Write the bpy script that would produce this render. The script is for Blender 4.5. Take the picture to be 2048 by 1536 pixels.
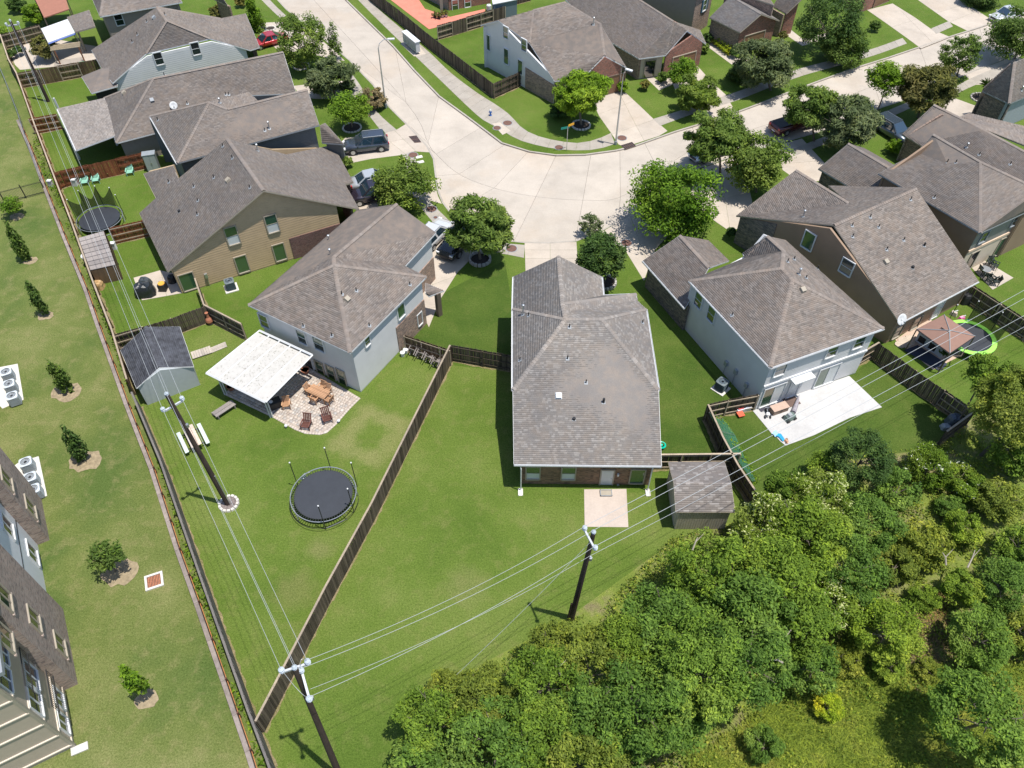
import bpy, bmesh, math, random
import numpy as np
from mathutils import Vector, Matrix
from mathutils.geometry import tessellate_polygon
R=math.radians
for o in list(bpy.data.objects): bpy.data.objects.remove(o)
S=bpy.context.scene; COL=S.collection
random.seed(7); RNG=np.random.default_rng(7)
# ---------------------------------------------------------------- camera
FPX,PITCH,HC=1570.0,R(48.8),47.0
cam=bpy.data.cameras.new('camera'); cam.sensor_width=36; cam.lens=36*FPX/2048; cam.clip_end=2000; cam.clip_start=.5
co=bpy.data.objects.new('camera',cam); co.location=(0,0,HC); co.rotation_euler=(R(90)-PITCH,0,0); COL.objects.link(co); S.camera=co
# ---------------------------------------------------------------- sky, sun, exposure
SUN=Vector((.24,-.1,1)).normalized()
w=bpy.data.worlds.new('World'); S.world=w; w.use_nodes=True; wn=w.node_tree
sk=wn.nodes.new('ShaderNodeTexSky'); sk.sky_type='NISHITA'; sk.sun_disc=False
sk.sun_elevation=math.asin(SUN.z); sk.sun_rotation=math.atan2(SUN.x,SUN.y); sk.air_density=1; sk.dust_density=.6
bg=wn.nodes['Background']; bg.inputs[1].default_value=.135; wn.links.new(sk.outputs[0],bg.inputs[0])
sl=bpy.data.lights.new('sun','SUN'); sl.energy=4.7; sl.angle=R(.55); sl.color=(1,.95,.87)
so=bpy.data.objects.new('sun',sl); so.rotation_euler=SUN.to_track_quat('Z','Y').to_euler(); so.location=(20,-10,80); COL.objects.link(so)
S.view_settings.view_transform='Standard'; S.view_settings.look='None'; S.view_settings.gamma=1; S.view_settings.use_curve_mapping=False
S.view_settings.exposure=.34
# ---------------------------------------------------------------- measuring: a point of the place from where the survey photo shows it and its height
def G(px,py,z=0.):
    u=(px-1024)/FPX; v=(py-768)/FPX
    dx,dy,dz=u,math.cos(PITCH)-v*math.sin(PITCH),-math.sin(PITCH)-v*math.cos(PITCH)
    t=(z-HC)/dz
    return Vector((dx*t,dy*t,z))
def GP(pts,z=0.): return [G(a,b,z) for a,b in pts]
# ---------------------------------------------------------------- object helpers
def tag(o,label=None,cat=None,group=None,kind=None):
    if label: o['label']=label
    if cat: o['category']=cat
    if group: o['group']=group
    if kind: o['kind']=kind
    return o
def link(o,parent=None):
    COL.objects.link(o)
    if parent is not None:
        o.parent=parent
    return o
def thing(name,label,cat,loc=(0,0,0),rz=0,group=None):
    o=bpy.data.objects.new(name,None); o.empty_display_size=.3; o.location=loc; o.rotation_euler=(0,0,rz); link(o)
    return tag(o,label,cat,group)
def mesh(name,v,f,m=None,smooth=False):
    me=bpy.data.meshes.new(name); me.from_pydata([tuple(p) for p in v],[],f)
    if m is not None:
        for mm in (m if isinstance(m,(list,tuple)) else [m]): me.materials.append(mm)
    if smooth: me.polygons.foreach_set('use_smooth',[True]*len(me.polygons))
    me.update(); return me
def mesh_np(name,V,F,m,attr=None,smooth=False):
    """V (n,3) float, F (k,4) or (k,3) int; attr: per-face float 'tone'"""
    me=bpy.data.meshes.new(name); n=len(V); k,c=F.shape
    me.vertices.add(n); me.vertices.foreach_set('co',np.asarray(V,dtype=np.float32).ravel())
    me.loops.add(k*c); me.loops.foreach_set('vertex_index',F.astype(np.int32).ravel())
    me.polygons.add(k); me.polygons.foreach_set('loop_start',np.arange(0,k*c,c,dtype=np.int32))
    if attr is not None:
        a=me.attributes.new('tone','FLOAT','FACE'); a.data.foreach_set('value',np.asarray(attr,dtype=np.float32))
    me.materials.append(m); me.update(); me.validate()
    if smooth: me.polygons.foreach_set('use_smooth',np.ones(k,dtype=bool))
    return me
def obj(name,me,parent=None,loc=None,rz=None):
    o=bpy.data.objects.new(name,me)
    if loc is not None: o.location=loc
    if rz is not None: o.rotation_euler=(0,0,rz)
    return link(o,parent)
class MB:
    """collects simple shapes into one mesh"""
    def __init__(s): s.v=[]; s.f=[]; s.mi=[]; s.m=0
    def add(s,v,f):
        n=len(s.v); s.v+= [tuple(p) for p in v]; s.f+=[tuple(i+n for i in q) for q in f]; s.mi+=[s.m]*len(f); return s
    def box(s,c,d,rz=0,taper=1,rx=0,ry=0):
        x,y,z=[a/2 for a in d]; M=Matrix.Translation(Vector(c))@Matrix.Rotation(rz,4,'Z')@Matrix.Rotation(ry,4,'Y')@Matrix.Rotation(rx,4,'X')
        p=[(-x,-y,-z),(x,-y,-z),(x,y,-z),(-x,y,-z),(-x*taper,-y*taper,z),(x*taper,-y*taper,z),(x*taper,y*taper,z),(-x*taper,y*taper,z)]
        return s.add([M@Vector(q) for q in p],[(0,3,2,1),(4,5,6,7),(0,1,5,4),(1,2,6,5),(2,3,7,6),(3,0,4,7)])
    def prism(s,poly,z0,z1):
        n=len(poly); v=[(p[0],p[1],z0) for p in poly]+[(p[0],p[1],z1) for p in poly]
        return s.add(v,[tuple(range(n-1,-1,-1)),tuple(range(n,2*n))]+[(i,(i+1)%n,n+(i+1)%n,n+i) for i in range(n)])
    def tube(s,pts,r,n=6,cap=True):
        pts=[Vector(p) for p in pts]; rs=r if isinstance(r,(list,tuple)) else [r]*len(pts)
        b=len(s.v); up=Vector((0,0,1)); prev=None; V=[]
        for i,p in enumerate(pts):
            t=(pts[min(i+1,len(pts)-1)]-pts[max(i-1,0)]).normalized()
            a=t.cross(up) if abs(t.z)<.95 else t.cross(Vector((1,0,0)))
            if prev is not None and a.dot(prev)<0: a=-a
            a.normalize(); prev=a; c=t.cross(a)
            for k in range(n):
                q=2*math.pi*k/n; V.append(p+(a*math.cos(q)+c*math.sin(q))*rs[i])
        F=[(i*n+k,i*n+(k+1)%n,(i+1)*n+(k+1)%n,(i+1)*n+k) for i in range(len(pts)-1) for k in range(n)]
        if cap: F+=[tuple(range(n-1,-1,-1)),tuple(range((len(pts)-1)*n,len(pts)*n))]
        return s.add(V,F)
    def cyl(s,c,r,h,n=16,r2=None): c=Vector(c); return s.tube([c,c+Vector((0,0,h))],[r,r if r2 is None else r2],n)
    def lathe(s,prof,c=(0,0,0),n=16,sx=1,sy=1,ring=False):
        V=[(c[0]+r*math.cos(2*math.pi*k/n)*sx,c[1]+r*math.sin(2*math.pi*k/n)*sy,c[2]+z) for r,z in prof for k in range(n)]
        F=[(i*n+k,i*n+(k+1)%n,(i+1)*n+(k+1)%n,(i+1)*n+k) for i in range(len(prof)-1) for k in range(n)]
        L=len(prof)-1
        F+=[(L*n+k,L*n+(k+1)%n,(k+1)%n,k) for k in range(n)] if ring else [tuple(range(n-1,-1,-1)),tuple(range(L*n,(L+1)*n))]
        return s.add(V,F)
    def mat(s,i): s.m=i; return s
    def build(s,name,m,parent=None,loc=None,rz=None,smooth=False):
        me=mesh(name,s.v,s.f,m,smooth)
        if isinstance(m,(list,tuple)): me.polygons.foreach_set('material_index',s.mi)
        return obj(name,me,parent,loc,rz)
def kids(o): return [c for c in o.children]
def copy_tree(o,loc=None,rz=None,sc=None,label=None,parent=None,kidmap=None):
    c=o.copy(); COL.objects.link(c)
    if parent is not None: c.parent=parent
    if loc is not None: c.location=loc
    if rz is not None: c.rotation_euler=(0,0,rz)
    if sc is not None: c.scale=sc if hasattr(sc,'__len__') else (sc,sc,sc)
    if label: c['label']=label
    for ch in (kidmap or KID).get(o.name,[]): copy_tree(bpy.data.objects[ch],parent=c)
    return c
KID={}
def snap():
    KID.clear()
    for o in bpy.data.objects:
        if o.parent: KID.setdefault(o.parent.name,[]).append(o.name)
# ---------------------------------------------------------------- materials
def nodes(name):
    m=bpy.data.materials.new(name); m.use_nodes=True; t=m.node_tree; b=t.nodes['Principled BSDF']; return m,t,b
def N(t,ty,**k):
    n=t.nodes.new(ty)
    for a,v in k.items():
        if a.startswith('i_'):
            key=a[2:]; n.inputs[int(key) if key.isdigit() else key.replace('_',' ')].default_value=v
        else: setattr(n,a,v)
    return n
def ramp(t,fac,stops):
    r=t.nodes.new('ShaderNodeValToRGB'); e=r.color_ramp.elements
    while len(e)<len(stops): e.new(.5)
    for q,(p,c) in zip(e,stops): q.position=p; q.color=(*c,1) if len(c)==3 else c
    t.links.new(fac,r.inputs[0]); return r.outputs[0]
def mix(t,a,b,fac,mode='MIX'):
    n=t.nodes.new('ShaderNodeMix'); n.data_type='RGBA'; n.blend_type=mode
    for i,x in ((0,fac),(6,a),(7,b)):
        if hasattr(x,'is_linked') or hasattr(x,'node'): t.links.new(x,n.inputs[i])
        else: n.inputs[i].default_value=x if i==0 else ((*x,1) if len(x)==3 else x)
    return n.outputs[2]
def objc(t,kind='Object'): return t.nodes.new('ShaderNodeTexCoord').outputs[kind]
def posn(t): return t.nodes.new('ShaderNodeNewGeometry').outputs['Position']
def noise(t,vec,scale,detail=3,rough=.55,out=0):
    n=N(t,'ShaderNodeTexNoise',i_Scale=scale,i_Detail=detail,i_Roughness=rough); t.links.new(vec,n.inputs['Vector']); return n.outputs[out]
def bump(t,b,h,strength=.3,dist=.02):
    n=N(t,'ShaderNodeBump',i_Strength=strength,i_Distance=dist); t.links.new(h,n.inputs['Height']); t.links.new(n.outputs[0],b.inputs['Normal'])
def plain(name,c,rough=.7,metal=0,var=.12,scale=3,bmp=0,coat=0,trans=0,spec=None):
    m,t,b=nodes(name); b.inputs['Roughness'].default_value=rough; b.inputs['Metallic'].default_value=metal
    if coat: b.inputs['Coat Weight'].default_value=coat; b.inputs['Coat Roughness'].default_value=.04
    if spec is not None: b.inputs['Specular IOR Level'].default_value=spec
    if var:
        f=noise(t,posn(t),scale,4)
        c1=tuple(x*(1-var) for x in c); c2=tuple(min(1,x*(1+var)) for x in c)
        t.links.new(ramp(t,f,[(.3,c1),(.7,c2)]),b.inputs['Base Color'])
        if bmp: bump(t,b,f,bmp)
    else: b.inputs['Base Color'].default_value=(*c,1)
    return m
def grass_mat(name,c1,c2,c3,patch=.12,dry=(.16,.15,.055),dryamt=.35,seed=0,stripe=0,sdir=0,bumpk=.6,spots=None):
    m,t,b=nodes(name); b.inputs['Roughness'].default_value=.85; b.inputs['Specular IOR Level'].default_value=.15
    p=t.nodes.new('ShaderNodeVectorMath'); p.operation='ADD'; t.links.new(posn(t),p.inputs[0]); p.inputs[1].default_value=(seed*13.7,seed*7.1,0); p=p.outputs[0]
    big=noise(t,p,patch,5,.6); mid=noise(t,p,.9,4,.65); fine=noise(t,p,9,4,.8); vf=noise(t,p,26,3,.8)
    col=ramp(t,big,[(.34,c1),(.5,c2),(.66,c3)])
    d=ramp(t,mid,[(.5,(0,0,0)),(.72,(dryamt,)*3)]); col=mix(t,col,dry,d)
    if stripe:
        w=N(t,'ShaderNodeTexWave',wave_type='BANDS',bands_direction='X',i_Scale=stripe,i_Distortion=.6,i_Detail=2,i_Detail_Scale=.6)
        mp=N(t,'ShaderNodeMapping'); mp.inputs['Rotation'].default_value=(0,0,sdir); t.links.new(p,mp.inputs[0]); t.links.new(mp.outputs[0],w.inputs[0])
        col=mix(t,col,ramp(t,w.outputs[1],[(.25,(.9,.93,.9)),(.75,(1.1,1.08,1.1))]),1,'MULTIPLY')
    if spots:
        for (x,y,r,sc,amt) in spots:
            s=t.nodes.new('ShaderNodeVectorMath'); s.operation='DISTANCE'; t.links.new(posn(t),s.inputs[0]); s.inputs[1].default_value=(x,y,0)
            mm=N(t,'ShaderNodeMath',operation='MULTIPLY_ADD'); t.links.new(noise(t,p,1.6,3),mm.inputs[0]); mm.inputs[1].default_value=r*1.1; mm.inputs[2].default_value=0
            ad=N(t,'ShaderNodeMath',operation='ADD'); t.links.new(s.outputs['Value'],ad.inputs[0]); t.links.new(mm.outputs[0],ad.inputs[1])
            f=ramp(t,N_div(t,ad.outputs[0],r*2),[(.45,(amt,)*3),(.85,(0,0,0))])
            col=mix(t,col,sc,f)
    col=mix(t,col,ramp(t,fine,[(.32,(.6,.66,.5)),(.68,(1.38,1.32,1.4))]),1,'MULTIPLY')
    col=mix(t,col,ramp(t,vf,[(.35,(.66,.7,.6)),(.65,(1.34,1.3,1.36))]),1,'MULTIPLY')
    t.links.new(col,b.inputs['Base Color']); 
    h=N(t,'ShaderNodeMath',operation='ADD'); t.links.new(fine,h.inputs[0]); t.links.new(vf,h.inputs[1])
    bump(t,b,h.outputs[0],bumpk,.05); return m
def N_div(t,x,k):
    n=N(t,'ShaderNodeMath',operation='DIVIDE'); t.links.new(x,n.inputs[0]); n.inputs[1].default_value=k; return n.outputs[0]
def concrete(name,c,stain=.35,scale=.5,tint=(.62,.5,.38),rough=.9):
    m,t,b=nodes(name); b.inputs['Roughness'].default_value=rough; b.inputs['Specular IOR Level'].default_value=.25
    p=posn(t); a=noise(t,p,scale,6,.65); f=noise(t,p,7,5,.8); s=noise(t,p,scale*.35,5,.6)
    oi=t.nodes.new('ShaderNodeObjectInfo').outputs['Random']
    col=ramp(t,a,[(.3,tuple(x*.86 for x in c)),(.5,c),(.7,tuple(min(1,x*1.1) for x in c))])
    col=mix(t,col,tuple(x*y*1.25 for x,y in zip(c,tint)),ramp(t,s,[(.52,(0,0,0)),(.74,(stain,)*3)]))
    col=mix(t,col,ramp(t,f,[(.3,(.9,.9,.9)),(.7,(1.07,1.07,1.07))]),1,'MULTIPLY')
    col=mix(t,col,ramp(t,oi,[(0,(.95,.95,.95)),(1,(1.04,1.035,1.03))]),1,'MULTIPLY')
    t.links.new(col,b.inputs['Base Color']); bump(t,b,f,.15,.01); return m
def shingle_mat(name,c,contrast=.3,warm=(1.12,1.0,.88),blend=.5,light=None,pl=.0):
    """granule shingles: per-shingle tone attribute + slow weathering"""
    m,t,b=nodes(name); b.inputs['Roughness'].default_value=.92; b.inputs['Specular IOR Level'].default_value=.2
    at=N(t,'ShaderNodeAttribute',attribute_name='tone').outputs['Fac']
    p=posn(t); big=noise(t,p,.22,5,.6); mid=noise(t,p,1.7,3,.5); f=noise(t,p,18,2,.7)
    lo=tuple(x*(1-contrast) for x in c); hi=tuple(min(1,x*(1+contrast)) for x in c)
    st=[(0,lo),(.55,c),(1,hi)]
    if light: st=[(0,lo),(1-pl-.06,c),(1-pl,light),(1,light)]
    col=ramp(t,at,st)
    col=mix(t,col,tuple(x*w_ for x,w_ in zip(c,warm)),ramp(t,mid,[(.4,(0,0,0)),(.65,(blend,)*3)]))
    col=mix(t,col,ramp(t,big,[(.3,(.84,.84,.86)),(.7,(1.12,1.1,1.08))]),1,'MULTIPLY')
    col=mix(t,col,ramp(t,f,[(.3,(.88,.88,.88)),(.7,(1.1,1.1,1.1))]),1,'MULTIPLY')
    t.links.new(col,b.inputs['Base Color']); bump(t,b,f,.25,.01); return m
def brick_mat(name,c1,c2,mortar,bw=.2,rh=.07,patchy=.4,dark=(.05,.035,.03)):
    m,t,b=nodes(name); b.inputs['Roughness'].default_value=.9
    uv=t.nodes.new('ShaderNodeTexCoord').outputs['UV']
    br=N(t,'ShaderNodeTexBrick',i_Scale=1.0,i_Mortar_Size=.007,i_Mortar_Smooth=.1,i_Bias=.0,i_Brick_Width=bw,i_Row_Height=rh)
    t.links.new(uv,br.inputs[0]); br.inputs['Color1'].default_value=(*c1,1); br.inputs['Color2'].default_value=(*c2,1); br.inputs['Mortar'].default_value=(*mortar,1)
    wn_=t.nodes.new('ShaderNodeTexWhiteNoise'); wn_.noise_dimensions='2D'
    sn=N(t,'ShaderNodeVectorMath',operation='SNAP'); t.links.new(uv,sn.inputs[0]); sn.inputs[1].default_value=(bw,rh,1); t.links.new(sn.outputs[0],wn_.inputs['Vector'])
    col=mix(t,br.outputs['Color'],dark,ramp(t,wn_.outputs['Value'],[(.7,(0,0,0)),(.85,(patchy,)*3)]))
    col=mix(t,col,tuple(min(1,x*1.7) for x in c1),ramp(t,wn_.outputs['Value'],[(.12,(patchy*.8,)*3),(.2,(0,0,0))]))
    col=mix(t,col,ramp(t,noise(t,posn(t),.6,4),[(.3,(.85,.85,.85)),(.7,(1.12,1.1,1.08))]),1,'MULTIPLY')
    t.links.new(col,b.inputs['Base Color']); bump(t,b,br.outputs['Fac'],-.4,.01); return m
def wood_mat(name,c,var=.4,grain=14):
    m,t,b=nodes(name); b.inputs['Roughness'].default_value=.88; b.inputs['Specular IOR Level'].default_value=.2
    oi=t.nodes.new('ShaderNodeObjectInfo').outputs['Random']; p=posn(t)
    at=N(t,'ShaderNodeAttribute',attribute_name='tone').outputs['Fac']
    mp=N(t,'ShaderNodeMapping'); mp.inputs['Scale'].default_value=(grain,grain,1.2); t.links.new(p,mp.inputs[0])
    g=noise(t,mp.outputs[0],1,4,.7); big=noise(t,p,.7,4)
    ad=N(t,'ShaderNodeMath',operation='ADD'); t.links.new(oi,ad.inputs[0]); t.links.new(at,ad.inputs[1]); fr=N(t,'ShaderNodeMath',operation='FRACT'); t.links.new(ad.outputs[0],fr.inputs[0])
    col=ramp(t,fr.outputs[0],[(0,tuple(x*(1-var) for x in c)),(1,tuple(min(1,x*(1+var)) for x in c))])
    col=mix(t,col,ramp(t,g,[(.3,(.75,.74,.72)),(.7,(1.2,1.2,1.2))]),1,'MULTIPLY')
    col=mix(t,col,ramp(t,big,[(.3,(.82,.82,.84)),(.7,(1.15,1.13,1.08))]),1,'MULTIPLY')
    t.links.new(col,b.inputs['Base Color']); bump(t,b,g,.2,.005); return m
def leaf_mat(name,c1,c2,c3,scale=.45,flower=None,famt=0):
    m,t,b=nodes(name); b.inputs['Roughness'].default_value=.65; b.inputs['Specular IOR Level'].default_value=.16
    at=N(t,'ShaderNodeAttribute',attribute_name='tone').outputs['Fac']
    oc=objc(t); n=noise(t,oc,scale,3,.6)
    col=ramp(t,n,[(.33,c1),(.5,c2),(.68,c3)])
    col=mix(t,col,ramp(t,at,[(0,(.45,.5,.4)),(.6,(1,1,1)),(1,(1.7,1.55,1.15))]),1,'MULTIPLY')
    oi=t.nodes.new('ShaderNodeObjectInfo').outputs['Random']
    col=mix(t,col,ramp(t,oi,[(0,(.84,.88,.86)),(.5,(1,1,1)),(1,(1.28,1.18,.95))]),1,'MULTIPLY')
    if flower: col=mix(t,col,flower,ramp(t,at,[(1-famt-.01,(0,0,0)),(1-famt,(1,1,1))]))
    t.links.new(col,b.inputs['Base Color'])
    tr=t.nodes.new('ShaderNodeBsdfTranslucent'); tc=mix(t,col,(1.3,1.5,.6),1,'MULTIPLY'); t.links.new(tc,tr.inputs[0])
    ms=N(t,'ShaderNodeMixShader'); ms.inputs[0].default_value=.26; t.links.new(b.outputs[0],ms.inputs[1]); t.links.new(tr.outputs[0],ms.inputs[2])
    t.links.new(ms.outputs[0],t.nodes['Material Output'].inputs[0]); return m
def glass_mat(name,c=(.015,.03,.025),rough=.04,spec=1.0):
    m,t,b=nodes(name); b.inputs['Base Color'].default_value=(*c,1); b.inputs['Roughness'].default_value=rough
    b.inputs['Specular IOR Level'].default_value=spec; b.inputs['IOR'].default_value=1.9; return m
def paint(name,c,rough=.25): 
    m,t,b=nodes(name); b.inputs['Base Color'].default_value=(*c,1); b.inputs['Roughness'].default_value=rough; b.inputs['Metallic'].default_value=.25
    b.inputs['Coat Weight'].default_value=1; b.inputs['Coat Roughness'].default_value=.03; return m
def mesh_net(name,c,scale,thr=.5):
    m,t,b=nodes(name); b.inputs['Base Color'].default_value=(*c,1); b.inputs['Alpha'].default_value=thr; return m
M={}
M['white']=plain('white_trim',(.6,.61,.62),.5,var=.05); M['gutter']=plain('white_gutter',(.62,.63,.64),.4,var=.04)
M['tan_trim']=plain('tan_trim',(.33,.29,.23),.6,var=.06); M['brown_trim']=plain('brown_trim',(.13,.1,.08),.6,var=.08); M['grey_trim']=plain('grey_trim',(.25,.27,.29),.6,var=.06)
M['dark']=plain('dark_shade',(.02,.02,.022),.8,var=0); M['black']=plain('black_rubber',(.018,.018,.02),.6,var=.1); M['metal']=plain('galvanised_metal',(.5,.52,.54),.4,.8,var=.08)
M['steel']=plain('grey_paint_metal',(.33,.36,.38),.45,.3,var=.06)
M['glass']=glass_mat('window_glass'); M['screen']=glass_mat('painted_lawn_reflection_screen',(.035,.09,.05),.12,.7); M['blind']=plain('white_blind',(.55,.58,.58),.4,var=.03)  # screen: the lawn's green reflection is painted into its base colour
M['glassd']=glass_mat('dark_glass',(.01,.012,.018),.05)
# ---------------------------------------------------------------- roofs and walls
def tri_z(tris,x,y):
    """height of a roof face (list of triangles) at many x,y"""
    z=np.full(x.shape,np.nan); best=np.full(x.shape,-1e9)
    for a,b,c in tris:
        d=(b.y-c.y)*(a.x-c.x)+(c.x-b.x)*(a.y-c.y)
        if abs(d)<1e-6: continue
        l1=((b.y-c.y)*(x-c.x)+(c.x-b.x)*(y-c.y))/d; l2=((c.y-a.y)*(x-c.x)+(a.x-c.x)*(y-c.y))/d; l3=1-l1-l2
        mn=np.minimum(np.minimum(l1,l2),l3); zz=l1*a.z+l2*b.z+l3*c.z
        u=mn>best; z=np.where(u,zz,z); best=np.where(u,mn,best)
    return z
def newell(P):
    n=Vector((0,0,0))
    for i,p in enumerate(P):
        q=P[(i+1)%len(P)]; n+=Vector(((p.y-q.y)*(p.z+q.z),(p.z-q.z)*(p.x+q.x),(p.x-q.x)*(p.y+q.y)))
    n.normalize(); return n if n.z>0 else -n
def shingle_geo(faces,row=.145,tab=.31,lift=.013):
    V=[];F=[];T=[];base=0
    for P,tris in faces:
        n=newell(P); v=(Vector((0,0,1))-n*n.z); 
        if v.length<.02: v=Vector((0,1,0))
        v.normalize(); u=v.cross(n); u.z=0; u.normalize(); vh=Vector((v.x,v.y,0)); vh.normalize(); cs=max(n.z,.3); rw=row*cs
        ce=sum(P,Vector())/len(P); be=None
        for i in range(len(P)):
            a_,b_=P[i],P[(i+1)%len(P)]; l_=(b_-a_).length
            if l_>1.2 and abs(a_.z-b_.z)<.03*l_ and max(a_.z,b_.z)<ce.z and (be is None or a_.z-l_*.05<be[0]): be=(a_.z-l_*.05,a_,b_)
        if be:
            d_=be[2]-be[1]; d_.z=0; d_.normalize(); w_=Vector((-d_.y,d_.x,0))
            if w_.dot(ce-be[1])<0: w_=-w_
            if w_.dot(vh)>.7: vh=w_; u=d_
        o=P[0]; uv=[((p-o).dot(u),(p-o).dot(vh)) for p in P]
        v0=min(b for a,b in uv); v1=max(b for a,b in uv); k=0; vv=v0
        while vv<v1-.02:
            mid=vv+rw*.5; xs=[]
            for i in range(len(uv)):
                (a,b),(c,d)=uv[i],uv[(i+1)%len(uv)]
                if (b<=mid<d) or (d<=mid<b): xs.append(a+(c-a)*(mid-b)/(d-b))
            xs.sort()
            for i in range(0,len(xs)-1,2):
                s,e=xs[i],xs[i+1]
                if e-s<.05: continue
                cuts=np.arange(s-RNG.random()*tab,e,tab); cuts=cuts+RNG.uniform(-.06,.06,cuts.shape); 
                a=np.clip(cuts,s,e); b=np.append(a[1:],e); ok=(b-a)>.02; a=a[ok]; b=b[ok]; m=len(a)
                if not m: continue
                h=lift*(1+RNG.uniform(-.2,.5,m))
                lo=vv; hi=min(vv+rw+.01,v1)
                def pt(uu,vw,up):
                    x=o.x+uu*u.x+vw*vh.x; y=o.y+uu*u.y+vw*vh.y
                    return np.stack([x+n.x*up,y+n.y*up,tri_z(tris,x,y)+n.z*up],1)
                A=pt(a,lo,h*0+.003); B=pt(b,lo,h*0+.003); C=pt(a,lo,h); D=pt(b,lo,h); E=pt(b,hi,h*0+.004); Gq=pt(a,hi,h*0+.004)
                V.append(np.stack([A,B,C,D,E,Gq],1).reshape(-1,3)); i0=base+np.arange(m)*6
                F.append(np.stack([i0+2,i0+3,i0+4,i0+5],1)); F.append(np.stack([i0,i0+1,i0+3,i0+2],1))
                t=RNG.random(m); T.append(t); T.append(t*.3); base+=6*m
            vv+=rw; k+=1
    return np.concatenate(V),np.concatenate(F),np.concatenate(T)
class House:
    def __init__(s,name,label,cat,V,faces,roofmat,trim='white',caps=(),gutters=(),thick=.14,origin=None,shingles=True,parent=None,fascia=True,row=.145,tab=.31):
        s.P={k:(v if isinstance(v,Vector) else G(*v)) for k,v in V.items()}; s.trim=trim
        cs=list(s.P.values()); c=sum(cs,Vector())/len(cs); s.c=c
        if parent is None: s.root=thing(name,label,cat,(c.x,c.y,0))
        else: s.root=parent
        s.org=-s.root.location
        s.faces=[]
        for f in faces:
            P=[s.P[k] for k in f]; tr=[[P[i] for i in t] for t in tessellate_polygon([[Vector((p.x,p.y,0)) for p in P]])]
            s.faces.append((P,tr))
        keys=list(s.P); vi={k:i for i,k in enumerate(keys)}
        rf=s.add('roof',mesh('roof',[s.P[k] for k in keys],[[vi[k] for k in f] for f in faces],roofmat)); s.roof=rf
        if shingles:
            V_,F_,T_=shingle_geo(s.faces,row=row,tab=tab); o=obj('shingles',mesh_np('shingles',V_,F_,roofmat,T_),rf); tag(o,kind='stuff')
        # fascia and soffit
        cnt={}
        for f in faces:
            for i in range(len(f)): e=frozenset((f[i],f[(i+1)%len(f)])); cnt[e]=cnt.get(e,0)+1
        mb=MB()
        for f in faces:
            mb.add([s.P[k]-Vector((0,0,thick)) for k in f],[tuple(range(len(f)))])
        for e,n in cnt.items():
            if n==1:
                a,b=[s.P[k] for k in e]; dn=Vector((0,0,thick)); up=Vector((0,0,-.012))
                d=(b-a).cross(Vector((0,0,1)))
                if d.length<1e-4: continue
                d.normalize(); w_=d*.025
                mb.add([a-dn-w_,b-dn-w_,b+up-w_,a+up-w_,a-dn+w_,b-dn+w_,b+up+w_,a+up+w_],[(0,1,2,3),(7,6,5,4),(3,2,6,7),(0,4,5,1),(0,3,7,4),(1,5,6,2)])
        if fascia: s.add('fascia',mesh('fascia',mb.v,mb.f,M[trim]))
        # ridge and hip caps
        if caps:
            V_=[];F_=[];T_=[]
            for a,b in caps:
                a,b=s.P[a],s.P[b]; L=(b-a).length; n=max(1,int(L/.24)); t=(b-a)/L; sd=Vector((t.y,-t.x,0)).normalized()*.17
                for i in range(n):
                    p=a+t*(L*i/n); q=a+t*(L*(i+1)/n+.02); dz=Vector((0,0,.085)); lz=Vector((0,0,-.03)); h0=Vector((0,0,.02 if t.z>=0 else 0)); h1=Vector((0,0,0 if t.z>=0 else .02)); k=len(V_)
                    V_+=[p+sd+lz+h0,p+dz+h0,p-sd+lz+h0,q+sd+lz+h1,q+dz+h1,q-sd+lz+h1]; F_+=[(k,k+1,k+4,k+3),(k+1,k+2,k+5,k+4)]; r=.35+.5*RNG.random(); T_+=[r,r]
            o=obj('ridge_caps',mesh_np('ridge_caps',np.array([tuple(v) for v in V_]),np.array(F_),roofmat,np.array(T_)),rf); tag(o,kind='stuff')
        for a,b in gutters:
            a,b=s.P[a],s.P[b]; d=(b-a); L=d.length; t=d/L; out=Vector((t.y,-t.x,0)); 
            if out.dot((a+b)/2-s.c)<0: out=-out
            m=MB(); p=[Vector((0,0,-.13)),Vector((0,0,-.02)),out*.02+Vector((0,0,-.02)),out*.02+Vector((0,0,-.11)),out*.07+Vector((0,0,-.11)),out*.07+Vector((0,0,-.02)),out*.09+Vector((0,0,-.02)),out*.09+Vector((0,0,-.13))]
            o1=out*.03; m.add([a+o1+q for q in p]+[b+o1+q for q in p],[(i,(i+1)%8,8+(i+1)%8,8+i) for i in range(8)])
            s.add('gutter',mesh('gutter',m.v,m.f,M['gutter']))
    def add(s,name,me,parent=None):
        return obj(name,me,parent or s.root,loc=s.org if parent is None else None)
    def wall(s,prof,mat,inset=.4,ends=(.4,.4),board=0,base=0.,name='wall',bmat=None,seg=3.66,top=.14):
        P=[s.P[k] if isinstance(k,str) else k for k in prof]; a,b=P[0].copy(),P[-1].copy(); d=Vector((b.x-a.x,b.y-a.y,0)); L=d.length; d/=L
        nrm=Vector((d.y,-d.x,0)); c=s.c
        if nrm.dot((a+b)/2-c)<0: nrm=-nrm
        o=Vector((a.x,a.y,0))-nrm*inset
        pr=[((Vector((p.x,p.y,0))-Vector((a.x,a.y,0))).dot(d),p.z-top) for p in P]
        def zt(x):
            x=min(max(x,0),L)
            for (x0,z0),(x1,z1) in zip(pr,pr[1:]):
                if x0<=x<=x1+1e-6: return z0+(z1-z0)*((x-x0)/max(x1-x0,1e-6))
            return pr[-1][1]
        s0,s1=ends[0],L-ends[1]; xs=[s0]+[x for x,z in pr[1:-1] if s0<x<s1]+[s1]
        poly=[(s0,base),(s1,base)]+[(x,zt(x)) for x in reversed(xs)]
        W=dict(o=o,d=d,n=nrm,zt=zt,s0=s0,s1=s1,L=L)
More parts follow.
